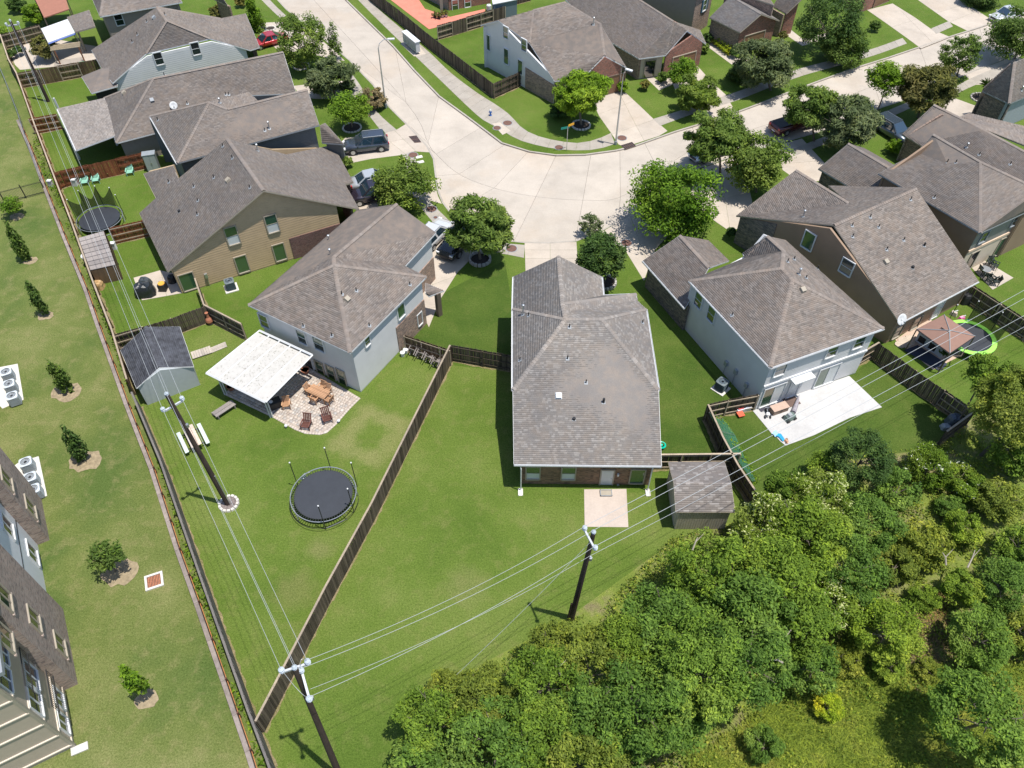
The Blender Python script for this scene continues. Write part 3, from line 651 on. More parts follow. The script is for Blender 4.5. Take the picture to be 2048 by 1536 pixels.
o=obj('pavers',mesh_np('pavers',np.array(V_),np.array(F_),PVM,np.array(T_)),pv); tag(o,kind='stuff')
def onp(a,b,c,px,py):
    n=(b-a).cross(c-a); C=Vector((0,0,HC)); r=G(px,py,0)-C; t=(a-C).dot(n)/n.dot(r); return C+r*t
def downspout(h,x,y,z,base,mat='gutter',block=True):
    p=G(x,y,z); b=G(*base); m=MB(); m.tube([p,Vector((b.x,b.y,z-.35)),Vector((b.x,b.y,.15)),Vector((b.x,b.y-.15,.05))],.045,4); h.add('downspout',mesh('downspout',m.v,m.f,M[mat]))
def splash_block(px,py,lab,rz=0):
    m=MB(); m.box((0,0,.03),(.34,.6,.06)); m.box((-.14,0,.08),(.05,.6,.05)); m.box((.14,0,.08),(.05,.6,.05)); m.box((0,.27,.08),(.3,.05,.05))
    o=m.build('splash_block',M['conc_white'],None,G(px,py),rz); tag(o,lab,'splash block')
M['conc_white']=concrete('pale_concrete',(.6,.58,.54),.15)
# ---- centre brick house
Z5=5.12
Cv=dict(a=(1028,928,3.05),b=(1323,931,3.05),c=(1317,780,Z5),d=(1026,780,Z5),e=(1026,617,Z5),i=(1027.5,553,Z5),j=(1117,512,7.4),k=(1203,553,Z5),k2=(1206.5,591,Z5),g=(1272,588,Z5),g2=(1275,602,Z5),f=(1292,618,Z5),l=(1125,607,7.35),vx=(1143,622,7.0),rl=(1131,638,7.25),rr=(1204,638,7.25))
hC=House('brick_house','brown brick house with speckled grey shingle roof and a small slab at its back door','house',Cv,[['a','b','c','rr','rl','d'],['d','rl','e'],['i','e','rl','l','j'],['j','l','k2','k'],['l','g','k2'],['l','vx','g2','g'],['vx','rl','rr','f','g2'],['l','rl','vx'],['c','f','rr']],SH_NEW,'white',
  tab=.21,caps=[('d','rl'),('e','rl'),('rl','rr'),('c','rr'),('f','rr'),('l','g'),('j','l'),('rl','l')],gutters=[('a','b'),('d','e'),('i','e'),('c','f'),('k','k2'),('g','k2')])
Wc=hC.wall(['a','b'],BR_RB,.47,(.47,.47)); hC.wall(['i','e','d','a'],BR_RB,.45,(.45,.45)); hC.wall(['b','c','f'],BR_RB,.45,(.45,.45)); hC.wall(['i','j','k'],BR_RB,.4,(.45,.4)); hC.wall(['f','g2','g'],BR_RB,.3,(.3,.3)); hC.wall(['g','k2'],BR_RB,.4,(.2,.2)); hC.wall(['k','k2'],BR_RB,.4,(.1,.1))
hC.window(Wc,1066,945,.9,1.42,'sash','tan_trim'); hC.window(Wc,1137,946,.9,1.42,'sash','tan_trim'); hC.window(Wc,1213.5,956,.84,2.0,'door','tan_trim'); hC.window(Wc,1274.5,952,.92,1.6,'green','tan_trim')
x,z=hC.ray(Wc,1236,948); m=MB(); m.box(Wc['o']+Wc['d']*x+Vector((0,-.08,z)),(.12,.14,.22)); hC.add('wall_lamp',mesh('wall_lamp',m.v,m.f,M['white']))
x,z=hC.ray(Wc,1236,969); m=MB(); m.box(Wc['o']+Wc['d']*x+Vector((0,-.06,z)),(.16,.1,.14)); hC.add('outlet_box',mesh('outlet_box',m.v,m.f,M['steel']))
downspout(hC,1041,930,2.95,(1041.5,981)); downspout(hC,1308,932,2.95,(1295,981)); splash_block(1041,985,'pale splash block under the left rear downspout of the brown brick house'); splash_block(1295.5,986,'pale splash block under the right rear downspout of the brown brick house')
hC.pipe(1046,630,.95,kind='tall'); hC.pipe(1207,805,.42,.09); hC.pipe(1148,839,.18,.12); hC.pipe(1117,792,kind='wbox')
for q in((1057,632),(1139,655),(1135,718),(1040,721),(1172,766),(1285,646)): hC.pipe(*q)
# ---- white house with patio cover, left of centre
Lv=dict(A=(496,609.5,5),B=(700,706,5),C=(853,553,5),D=(810,532,5),E=(872,465,5),F=(793,408,6.9),H=(714,420,5),p1=(667,514,7.45),p2=(668,530,7.6),S1=(821,430,5.9))
hL=House('white_house','white sided two storey house with a white panelled patio cover behind it','house',Lv,[['A','B','p2'],['B','C','p2'],['C','D','p1','p2'],['D','E','S1','F','p1'],['A','p2','p1','F','H']],SH_OLD,'white',caps=[('A','p2'),('B','p2'),('C','p2'),('p2','p1'),('p1','F')],gutters=[])
WLr=hL.wall(['B','C'],SD_W,.24,(.42,.42),board=.19,name='side_wall'); WLa=hL.wall(['A','B'],SD_W,.42,(.42,.42),name='rear_wall')
WLw=hL.wall(['D','E'],SD_W,.3,(-.3,.4),board=.19,name='garage_wing_wall'); hL.wall(['H','F','E'],SD_W,.4,(.4,.4)); hL.wall(['A','H'],SD_W,.4,(.4,.4))
s1,_=hL.ray(WLr,797,695); 
hL.slab(WLr,[(s1,0),(WLr['s1'],0),(WLr['s1'],2.75),(s1,2.75)],BR_TAN,t=.08); hL.slab(WLw,[(WLw['s0'],0),(WLw['s1'],0),(WLw['s1'],2.5),(WLw['s0'],2.5)],BR_TAN,t=.08)
hL.window(WLr,801,622,.85,1.25,'green'); hL.window(WLr,733.5,682,.55,.85,'sashg'); hL.window(WLr,838,637.5,.55,1.2,'green',proud=.1)
hL.window(WLa,529,642,.85,1.35,'sashg'); hL.window(WLa,604,674,.85,1.35,'sashg'); hL.window(WLa,638,688,.95,1.35,'sashg')
for q in((641,738),(663,747),(684,755)): hL.window(WLa,q[0],q[1],.72,1.75,'sashg','tan_trim')
hL.window(WLa,617,724,.85,2.0,'dark')
for q in((668,504,.5,.06,'tall'),(656,493,.55,.06,'tall')): pass
hL.pipe(661,510,.5,kind='tall'); hL.pipe(658,480,.4,kind='tall')
for q in((684,589),(713,582),(820,570),(739,652),(607,653),(664,672)): hL.pipe(*q)
hL.pipe(694,599,kind='tbox')
# little porch roof and brick column
PV=dict(a=(851,566,3.0),b=(888,581,2.6),c=(858,592.5,2.6),d=(851,586,3.0)); hp=House('porch_roof','','',PV,[['a','b','c','d']],SH_OLD2,'white',parent=hL.root,thick=.12)
for q in((879,630),):
    m=MB(); b=G(*q); m.box((b.x,b.y,1.3),(.4,.4,2.55),R(-50)); hL.add('porch_column',mesh('porch_column',m.v,m.f,M['brown_trim']))
# ---- tan lap sided house
Ta,Tb,T1,TC=G(454,277,8.2),G(527,381,8.2),G(335,543,2.75),G(718,418,3.3)
TP=lambda x,y:onp(Ta,Tb,T1,x,y); TQ=lambda x,y:onp(Ta,Tb,TC,x,y)
gw=TQ(524,327)
Tv=dict(a=Ta,b=Tb,L1=T1,L2=TP(279,426),L3=TP(312,396),L4=TP(287,347),L5=TP(346,332),v=TP(357,357),C=TC,D=TQ(690,369),g=gw,r=TQ(573,309),F=TQ(666,290),E=TQ(706,364))
hT=House('tan_house','tan lap sided house with a wide gable, green screens and wine red brick','house',Tv,[['a','b','L1','L2','L3','L4','L5','v'],['b','a','r','F','E','D','C']],SH_OLD2,'tan_trim',caps=[('a','b'),])
WT=hT.wall(['L1','b','C'],SD_T,.06,(.42,2.0),board=.24,name='gable_wall',top=.2); hT.wall(['L2','L1'],SD_T,.4,(.3,.42)); hT.wall(['C','D'],BR_WINE,.5,(.4,.2)); hT.wall(['E','F'],BR_WINE,.3,(.2,.2)); hT.wall(['F','r','a'],SD_T,.3,(.3,.3)); hT.wall(['a','v'],SD_T,.2,(.1,.1)); hT.wall(['L4','L5'],SD_T,.4,(.3,.3))
s1,z1=hT.ray(WT,577,474); hT.slab(WT,[(s1,0),(WT['s1'],0),(WT['s1'],2.35),(s1,2.35)],BR_WINE,t=.08)
hT.window(WT,464,471,.95,1.75,'sash','tan_trim'); hT.window(WT,543.5,447,.95,1.75,'sash','tan_trim')
for q in((484,528),(559,504)): hT.window(WT,q[0],q[1],.95,1.75,'green','tan_trim')
hT.window(WT,376,563,1.15,1.75,'green','tan_trim')
for q in((446,293),(465,317),(428,356),(500,376),(388,374),(396,402),(395,430),(338,365)): hT.pipe(*q)
hT.pipe(457,361,kind='tbox'); hT.pipe(359,424,.2,.12); hT.pipe(516,302,.6,kind='tall')
# ---- grey house behind it
gv=dict(a=(418,204,7.6),e1=(300,232,5),e2=(354,326,5),e3=(638,250,5),b=(614.6,179,7.0),m=(455,218,7.0),u=(498,184,6.6),w=(515,201,6.3))
hG=House('grey_house','dark grey sided two storey house between the tan house and the long low roof','house',gv,[['e1','e2','a'],['e2','e3','b','m','a'],['a','m','w','u']],SH_OLD2,'grey_trim',caps=[('e2','a'),('a','m'),('a','e1'),('m','b')],gutters=[('e2','e1')])
hG.wall(['e2','e3'],SD_G,.4,(.4,.4),board=.19); hG.wall(['e1','e2'],SD_G,.4,(.3,.4)); hG.wall(['e3','b'],SD_G,.4,(.4,0)); hG.wall(['b','u'],SD_G,.4,(.4,0)); hG.wall(['u','e1'],SD_G,.4,(.4,0))
House('garage_roof','','',dict(a=(640,251,4.3),b=(650,246,4.3),c=(688,288.5,2.9),d=(644,285,2.9)),[['a','b','c','d']],SH_OLD2,'grey_trim',parent=hG.root).wall(['d','c'],SD_G,.3,(.3,.3))
hG.pipe(440,206,.4,kind='tall'); hG.pipe(539,258,.7,kind='tall'); hG.pipe(530,262); hG.pipe(316,241)
# ---- long low roof with patio extension
lv=dict(A=(306,157,6.0),B=(566,104,6.0),C=(232,286,2.8),D=(594,192,2.8),F=(208,196,2.8),K=(260,100,2.8),K2=(530,60,2.8))
hLG=House('long_roofed_house','single storey house with a long brown roof and a paler roof over its patio','house',lv,[['A','C','D','B'],['A','F','C']],SH_OLD2,'white',caps=[('A','C'),('A','B'),('A','F')])
hLG.wall(['C','D'],SD_TP,.4,(.4,.4)); hLG.wall(['D','B'],BR_TAN,.4,(.4,0)); hLG.wall(['B','A'],SD_TP,.1,(.1,.1)); hLG.wall(['A','F'],SD_TP,.3,(.2,.2))
hLP=House('patio_roof','','',dict(a=(115,217,2.55),b=(152.5,300,2.55),c=(238,268,2.9),d=(208,196,2.9)),[['a','b','c','d']],shingle_mat('pale_shingle',(.29,.262,.238),.22,blend=.3),'white',parent=hLG.root,gutters=[('a','b')])
for q in((160,319),(235,291),(126,236)):
    m=MB(); b=G(*q); m.box((b.x,b.y,1.22),(.16,.16,2.4)); hLG.add('patio_post',mesh('patio_post',m.v,m.f,M['white']))
hLG.pipe(304,201,kind='box'); hLG.pipe(249,186,kind='tbox')
for q in((299,156),(329,151),(420,125),(452,190),(458,190),(375,208)): hLG.pipe(*q)
# ---- white house top left
wv=dict(a=(183,100,3.0),b=(314,14,7.3),c=(333,41,7.3),d=(292,107,5.0),e=(225,166,3.0),f=(203,136,3.0),g=(420,77,5.0),h=(500,100,3.1),i=(519,94,2.9),j=(491,27,2.9),k=(441,37,4.4))
hW=House('white_gabled_house','white lap sided two storey house with a big brown roof at the upper left','house',wv,[['a','f','e','d','c','b'],['d','g','c'],['c','g','h','i','j','k','b']],SH_OLD2,'white',caps=[('b','c'),('c','d'),('c','g'),('b','k')])
Ww=hW.wall(['e','d','g','h'],SD_W,.35,(.4,.4),board=.22); hW.wall(['f','e'],SD_W,.3,(.3,.3)); hW.wall(['i','j'],BR_WINE,.4,(.3,.3))
hW.window(Ww,317,117,.85,1.35,'sashd'); hW.window(Ww,391,97,.85,1.35,'sashd')
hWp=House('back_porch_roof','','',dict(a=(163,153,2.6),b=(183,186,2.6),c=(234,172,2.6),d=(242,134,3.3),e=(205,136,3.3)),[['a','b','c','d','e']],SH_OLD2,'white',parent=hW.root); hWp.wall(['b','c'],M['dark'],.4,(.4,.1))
hW.pipe(309,36,kind='box')
for q in((265,85),(275,70),(294,44),(330,10+20)): hW.pipe(*q)
# ---- mauve house at the top left edge
hM=House('taupe_house','taupe sided house cut by the top edge, left of the street','house',dict(a=(200,33,5),b=(364,4,5),c=onp(G(200,33,5),G(364,4,5),G(215,-60,7.5),352,-14),d=(215,-60,7.5),e=(170,-36,5)),[['a','b','c','d'],['a','d','e']],SH_OLD2,'white',caps=[('a','d')])
Wm=hM.wall(['a','b'],SD_TP,.4,(.4,.4),board=.22); hM.window(Wm,238,39,.85,1.3,'sashd'); hM.wall(['e','a'],SD_TP,.4,(.3,.4)); hM.wall(['b','c'],SD_TP,.4,(.4,0))
House('shed_roof','','',dict(a=(134,34,2.9),b=(178,20,3.5),c=(190,53,3.5),d=(151,64,2.9)),[['a','b','c','d']],SH_OLD2,'tan_trim',parent=hM.root)
for q in((172,103),(115,117)):
    m=MB(); b=G(*q); m.box((b.x,b.y,1.3),(.18,.18,2.6)); hM.add('porch_post',mesh('porch_post',m.v,m.f,M['tan_trim']))
hM2=House('house_corner','','',dict(a=(428,-2,3),b=(456,12,3),c=(440,-14,4),d=(410,-26,4)),[['a','b','c','d']],SH_OLD2,'tan_trim',parent=hM.root); hM2.wall(['a','b'],BR_TAN,.2,(.1,.1))
# ---- white house on the right
Rv=dict(N=(1541,735,5),R=(1768,656,5),L=(1379,561,5),A=(1585.5,559.5,7.35),B=(1564,536,7.5),Y=(1567.5,501.5,7.2),W=(1535.5,472.5,6.9),V=(1486,505,5),K=(1489,516,5.15),X=(1571,480,5))
hR=House('white_house','white two storey house with brown hipped roof and a bright white slab patio','house',Rv,[['N','R','A'],['L','N','A','B'],['L','B','Y','K'],['K','Y','W','V'],['W','Y','B','A','R','X']],SH_OLD,'white',caps=[('N','A'),('A','R'),('A','B'),('B','L'),('B','Y'),('Y','W')],gutters=[('N','R'),('L','N')])
WRl=hR.wall(['L','N'],SD_W,.12,(.12,.12),name='side_wall'); WRr=hR.wall(['N','R'],SD_W,.12,(.12,.6),board=.19,name='rear_wall'); hR.wall(['R','X'],SD_W,.4,(.3,.3)); hR.wall(['X','W','V'],SD_W,.3,(.3,.3)); hR.wall(['V','L'],SD_W,.3,(.2,.2))
hR.window(WRl,1398,600,.85,1.4,'sashg'); hR.window(WRl,1423.5,628,.85,1.4,'sashg')
for q in((1560,739),(1663.5,702),(1718,684)): hR.window(WRr,q[0],q[1],.95,1.15,'sashg')
hR.window(WRr,1546,785,1.9,2.05,'slider',zc=1.2); hR.window(WRr,1654.5,747,1.9,2.05,'slider',zc=1.2); hR.window(WRr,1588,773,.85,2.05,'door',zc=1.15)
s0,s1=WRr['s0'],WRr['s1']; hR.slab(WRr,[(s0,2.62),(s1,2.62),(s1,2.82),(s0,2.82)],M['white'],'band_board',.12); x,_=hR.ray(WRr,1588,773)
m=MB(); p=WRr['o']+WRr['d']*(x+.1)+WRr['n']*.35; m.box((p.x,p.y,2.55),(1.9,.75,.14),math.atan2(WRr['d'].y,WRr['d'].x)); hR.add('door_canopy',mesh('door_canopy',m.v,m.f,M['white']))
for xx,zz in((-4.2,1.3),(-3.0,1.5),(-1.6,1.4)):
    s_=WRl['L']+xx if WRl['d'].y<0 else -xx; p=WRl['o']+WRl['d']*s_+WRl['n']*.1; m=MB(); m.box((p.x,p.y,zz),(.3,.2,.45),math.atan2(WRl['d'].y,WRl['d'].x)); m.tube([p+Vector((0,0,.05)),p+Vector((0,0,zz))],.025,6); hR.add('meter_box',mesh('meter_box',m.v,m.f,M['steel']))
for q in((1575,524),(1588,519),(1635,538),(1464,631)): hR.pipe(*q)
hR.pipe(1598,549,.5,kind='tall'); hR.pipe(1612,556,.3,kind='pipe'); hR.pipe(1605,580,kind='tbox'); 
rg=dict(a=(1286,521,2.8),b=(1370,616,2.8),c=(1360,471,4.6),d=(1418,535,4.6),e=(1416.5,480.5,2.8),f=(1458,521,2.8))
hRg=House('garage_wing','','',rg,[['a','b','d','c'],['c','d','f','e']],SH_OLD,'white',caps=[('c','d')],parent=hR.root,gutters=[('a','b')]); hRg.wall(['a','b'],BR_GREY,.35,(.4,.1),name='garage_wall'); hRg.wall(['a','c','e'],BR_GREY,.4,(.35,.35),name='garage_front')
# ---- brown house right
Ba,Bb,Be=G(1668,450,7.0),G(1832.5,377,7.0),G(1473,431,3.0); BP=lambda x,y:onp(Ba,Bb,Be,x,y); bh=BP(1698,406)
Bv=dict(a=Ba,b=Bb,c=G(1957,562,2.9),d=G(1799.5,645,2.9),e=Be,h=bh,k=BP(1527,437),i=BP(1657,371),j=BP(1807,375),g=G(1592,340,bh.z),f=G(1541,362,3.0))
hB=House('brown_house','brown flat sided house with a long rear slope and a round white dish','house',Bv,[['a','d','c','b'],['a','b','j','i','h','k'],['e','k','h','g']],SH_OLD,'tan_trim',caps=[('a','b'),('g','h')],gutters=[('d','c')])
WB=hB.wall(['e','a','d'],SD_B,.25,(.3,.4),name='gable_wall'); WBr=hB.wall(['d','c'],SD_B,.4,(.3,.4),name='rear_wall'); hB.wall(['c','b'],SD_B,.3,(.3,0)); hB.wall(['b','j'],SD_B,.3,(0,.1)); hB.wall(['j','i'],SD_B,.3,(.1,.1)); hB.wall(['g','e'],BR_GREY,.3,(0,.3)); 
s1,_=hB.ray(WB,1545,478); 
if WB['d'].x>0: hB.slab(WB,[(WB['s0'],0),(s1,0),(s1,WB['zt'](s1)-.3),(WB['s0'],WB['zt'](WB['s0'])-.05)],BR_GREY,t=.06)
hB.window(WB,1617.5,481,1.0,1.6,'green'); hB.window(WB,1694,534,1.05,1.35,'sashd'); hB.window(WBr,1795,663,.9,1.3,'sashd','tan_trim'); hB.window(WBr,1832,645,.9,1.3,'sashd','tan_trim'); hB.window(WBr,1873,622,.85,2.0,'door',zc=1.1)
for q in((1740,435),(1704,452),(1705,474),(1757,455),(1807,481),(1773,500),(1821,400)): hB.pipe(*q)
hB.pipe(1848,492,.35,.08); hB.pipe(1606,434,.6,kind='tall'); hB.pipe(1771,524,kind='tbox'); hB.pipe(1825,536,.22,.12)
# ---- brown house further right
h16=dict(L=(1757,347,5.1),N=(1961,466,5.1),A=(1962,324,7.6),T=(1867,269,7.6),K=(1833,305,6.1),R=(2130,388,5.1),R2=(2080,380,7.3))
hS=House('brown_house','brown and grey two storey house at the right edge with dark patio chairs','house',h16,[['L','N','A','T','K'],['N','R','R2','A']],SH_OLD2,'grey_trim',caps=[('T','A'),('A','N'),('A','R2')])
hS.wall(['L','N'],SD_B,.3,(.3,.3)); WS_=hS.wall(['N','R'],plain('slate_siding',(.2,.2,.19),.7,var=.05),.3,(.3,.3)); hS.wall(['R2','R'],SD_B,.1,(.1,.1)); hS.wall(['T','L'],SD_B,.3,(.1,.3)); hS.wall(['A','R2'],SD_B,.1,(.1,.1)); 
s0,s1=WS_['s0'],WS_['s1']; hS.slab(WS_,[(s0,2.6),(s1,2.6),(s1,2.85),(s0,2.85)],plain('peach_trim',(.6,.45,.33),.7,var=.03),'band_board',.1); hS.slab(WS_,[(s0,0),(s1,0),(s1,2.6),(s0,2.6)],SD_CR,'lower_facing',.03)
hS.window(WS_,1967,474,.85,1.1,'sashd','grey_trim'); hS.window(WS_,2031,440,.85,1.1,'sashd','grey_trim'); hS.window(WS_,2006,488,1.7,2.0,'slider','tan_trim',zc=1.2); hS.window(WS_,1944,517,1.0,2.0,'dark','tan_trim',zc=1.15)
for q in((1868,396),(1894,325),(1911,326),(1964,314),(1980,326)): hS.pipe(*q)
hSg=House('garage_wing','','',dict(a=(1637,337,2.9),b=(1697,287,4.7),c=(1800,348,4.7),d=(1752,405,2.9),e=(1728,296,2.9),f=(1815,345,2.9)),[['a','d','c','b'],['b','c','f','e']],SH_OLD2,'grey_trim',caps=[('b','c')],parent=hS.root); hSg.wall(['a','d'],BR_GREY,.3,(.3,.1)); hSg.wall(['a','b','e'],BR_GREY,.3,(.3,.3))
# ---- roofs behind, right
hQ=House('brick_house','tan brick house with a broad brown roof behind the dark blue van','house',dict(a=(1805,268,2.9),b=(1868,209.5,5.2),c=(1957,254,5.2),d=(2110,335,5.2),e=(1990,400,2.9),f=(1839,289,2.9),g=(1915,235,4.2),h=(1938,226,4.6),i=(2090,262,4.6),j=(2100,310,4.0)),[['a','f','e','d','c','b'],['c','g','h','i','j']],SH_OLD2,'tan_trim',caps=[('b','c'),('c','d')])
hQ.wall(['a','f'],BR_TAN,.3,(.3,.1)); hQ.wall(['f','e'],BR_TAN,.3,(.1,.3)); hQ.wall(['a','b','g'],BR_TAN,.3,(.3,.1)); hQ.pipe(1933,295,kind='tall',h=.4); hQ.pipe(1958,310); hQ.pipe(2020,329)
hU=House('stone_corner_house','house with dark stone brick corner and grey siding at the upper right edge','house',dict(a=(2030,124,6.5),b=(1966,182,3.2),c=(2019,207,3.6),d=(2120,165,3.6),e=(2110,95,6.5)),[['a','b','c'],['a','c','d','e']],SH_OLD2,'grey_trim',caps=[('a','c')])
hU.wall(['b','c'],BR_GREY,.25,(.2,.1)); hU.wall(['c','d'],plain('blue_grey_siding',(.3,.33,.36),.65,var=.04),.25,(.1,.1),board=.22); hU.wall(['a','b'],BR_GREY,.3,(.1,.2)); hU.pipe(2043,181,.4,kind='tall')
# ---- corner house top centre
cv=dict(a=(961,50,5),b=(997,41,6.5),c=(1067,20,6.9),d=(1059,86,5.0),e=(1130,4,7.1),f=(1200,47,6.7),g=(1252,134,3.0),h=(1209,111,4.8),i=(1165,156,3.0),j=(1109,162,3.0))
hK=House('corner_house','white sided corner house with brick front and garage, across the street bend','house',cv,[['b','d','c'],['c','d','j','i','h','g','f','e'],['a','b','c']],SH_OLD,'white',caps=[('c','d'),('c','e'),('e','f'),('h','f')])
Wk=hK.wall(['a','b','d','j'],SD_W,.3,(.3,.4),name='side_wall'); Wg=hK.wall(['i','h','g'],BR_RED,.25,(.3,.35),name='garage_front'); hK.wall(['j','i'],BR_TAN,.4,(.3,.3)); hK.wall(['g','f'],BR_TAN,.3,(.3,.3)); hK.wall(['f','e'],SD_W,.3,(.3,.3)); hK.wall(['e','a'],SD_W,.3,(.3,.3))
s1,_=hK.ray(Wk,1051,160)
hK.slab(Wk,[(s1,0),(Wk['s1'],0),(Wk['s1'],2.3),(s1,2.6)],BR_TAN,t=.06)
hK.window(Wk,1012,65,.8,1.3,'sashg'); hK.window(Wk,1048.5,90,.8,1.3,'sashg'); hK.window(Wk,976.5,85,.75,1.8,'green'); hK.window(Wk,1013,113,.75,1.8,'green'); hK.window(Wk,1041,134,.75,1.6,'green')
hK.window(Wg,1222,165,3.6,2.1,'garage','brown_trim',zc=1.1); hK.pipe(1187,49,.7,kind='tall')
# ---- long roofed brick house behind it
hN=House('gabled_brick_house','brick house with arched porch, rocking chair and brown garage door, right of the corner house','house',dict(a=(1130,-2,2.9),b=(1222,84,2.9),c=(1278,117,2.9),d=(1348,43,5.6),e=(1255,-16,5.6),f=(1412,87,2.9),h=(1331,110,2.9),i=(1374,61,4.4),k=(1400,60,3.6)),[['a','b','c','d','e'],['d','c','h','i'],['d','i','f','k']],SH_OLD2,'white',caps=[('d','e')])
hN.wall(['b','c'],BR_TAN,.5,(.2,.3)); Wn=hN.wall(['h','i','f'],BR_RED,.25,(.3,.35),name='garage_front'); Wp=hN.wall(['c','h'],SD_CR,.6,(.3,0)); hN.wall(['a','b'],BR_TAN,.3,(0,0)); hN.wall(['f','k'],BR_RED,.3,(.2,0)); hN.wall(['k','e'],BR_RED,.6,(0,0))
hN.window(Wn,1367,121,3.4,2.05,'garage','tan_trim',zc=1.08); hN.window(Wp,1299,135,1.3,2.1,'dark','tan_trim',zc=1.1)
# ---- two storey brick house at the top edge
hX=House('two_storey_brick_house','two storey brick house cut by the top edge with a blue shuttered window','house',dict(a=(1270,-34,5.3),b=(1396,-6,5.3),c=(1436,-32,5.3),d=(1340,-95,7)),[['a','b','c'],['a','c','d']],SH_OLD2,'tan_trim')
hX.wall(['a','b'],SD_TP,.3,(.3,.3)); Wx=hX.wall(['b','c'],BR_TAN,.3,(.3,.3)); f=hX.window(Wx,1409,10,.8,1.35,'sashd')
for sgn in(-1,1):
    x,z=hX.ray(Wx,1409,10); hX.slab(Wx,[(x+sgn*.68-.16,z-.75),(x+sgn*.68+.16,z-.75),(x+sgn*.68+.16,z+.75),(x+sgn*.68-.16,z+.75)],plain('blue_shutter',(.03,.09,.14),.5,var=0),'shutter',.1)
hXg=House('garage_wing','','',dict(a=(1419,35,3),b=(1480,65,3),c=(1523,28,4.7),d=(1462,-8,4.7),e=(1559,41,3),f=(1495,0,3)),[['a','b','c','d'],['c','e','f','d']],shingle_mat('grey_shingle',(.2,.19,.185),.2),'tan_trim',caps=[('c','d')],parent=hX.root); hXg.wall(['a','b'],BR_TAN,.3,(.1,.3)); Wy=hXg.wall(['b','c','e'],BR_RED,.25,(.3,.35)); hXg.window(Wy,1508,75,3.3,2.05,'garage','tan_trim',zc=1.08)
hY=House('brick_house','dark brick house behind the big oak at the top edge','house',dict(a=(1546,12,3),b=(1573,27,3),c=(1606,-4,4.6),d=(1570,-28,4.6),e=(1450,-22,5),f=(1548,10,5.0),g=(1500,-60,6)),[['a','b','c','d'],['e','f','g']],SH_OLD2,'tan_trim'); hY.wall(['e','f'],BR_TAN,.1,(.1,.1)); hY.wall(['a','b'],BR_TAN,.2,(.1,.1)); hY.wall(['b','c'],BR_RED,.3,(.2,.2))
hZ=House('brick_house','red brick garage front at the top edge with a stained driveway','house',dict(a=(1690,-30,3),b=(1737,-18,3),c=(1800,-44,3),d=(1750,-90,4.6),e=(1700,-70,4.6)),[['a','b','d','e'],['b','c','d']],SH_OLD2,'tan_trim'); hZ.wall(['a','b'],BR_RED,.25,(.2,.2)); Wz=hZ.wall(['b','c'],BR_RED,.25,(.3,.2)); hZ.window(Wz,1762,5,3.6,2.1,'garage','brown_trim',zc=1.08)
# ---- red brick house and its shed at the top
hV=House('red_brick_house','red brick house with a porch post on a salmon paved yard at the top edge','house',dict(a=(820,-60,3),b=(893,-22,3),c=(985,-38,3),d=(930,-95,4.6)),[['a','b','d'],['b','c','d']],SH_OLD2,'tan_trim'); hV.wall(['a','b'],SD_TP,.3,(.2,.3)); Wv=hV.wall(['b','c'],BR_RED,.3,(.3,.2),name='front_wall')
hV.window(Wv,910,10,.8,1.3,'sashd'); hV.window(Wv,935,4,.8,1.3,'sashd')
m=MB(); b=G(884,30); m.box((b.x,b.y,1.4),(.35,.35,2.8)); hV.add('porch_post',mesh('porch_post',m.v,m.f,M['tan_trim']))
# ---- sheds
def shed(name,label,V,faces,rm,walls,trim,wm,caps=(),thick=.1,ov=.1):
    h=House(name,label,'shed',V,faces,rm,trim,caps,thick=thick,row=.15)
    return h,[h.wall(w_,wm,ov,(ov,ov),top=.1) for w_ in walls]
h1,Ws=shed('garden_shed','grey garden shed with charcoal shingle roof behind the patio yard',dict(a=(241,700,2.2),b=(273,776,2.2),c=(318,735,3.05),d=(291,654,3.05),e=(387,733,2.2),f=(359,653,2.2)),[['a','b','c','d'],['c','e','f','d']],SH_DK,[['a','b'],['b','c','e'],['e','f'],['f','d','a']],'white',plain('pale_grey_siding',(.4,.43,.44),.6,var=.04),caps=[('c','d')])
h2,Ws2=shed('garden_shed','taupe garden shed with grey shingle roof beside the brown brick house',dict(a=(1336.5,924,2.35),b=(1449,924,2.35),c=(1462,966,3.1),d=(1348,966,3.1),e=(1352,1024,2.3),f=(1470,1024,2.3)),[['a','b','c','d'],['d','c','f','e']],SH_SHED,[],'tan_trim',SD_SH)
w1=h2.wall(['e','f'],SD_SH,.09,(.25,.25),top=.1); w2=h2.wall(['a','d','e'],SD_SH,.22,(.1,.28),top=.1); h2.wall(['b','c','f'],SD_SH,.22,(.1,.28),top=.1); h2.wall(['a','b'],SD_SH,.1,(.2,.2),top=.1)
for W_,n in((w1,20),):
    for i in range(n):
        x=W_['s0']+(W_['s1']-W_['s0'])*(i+.5)/n; wd=(W_['s1']-W_['s0'])/n*.42; h2.slab(W_,[(x-wd,.02),(x+wd,.02),(x+wd,W_['zt'](x)-.05),(x-wd,W_['zt'](x)-.05)],SD_SH,'siding_board',.03)
q=h2.hit(1409,962)
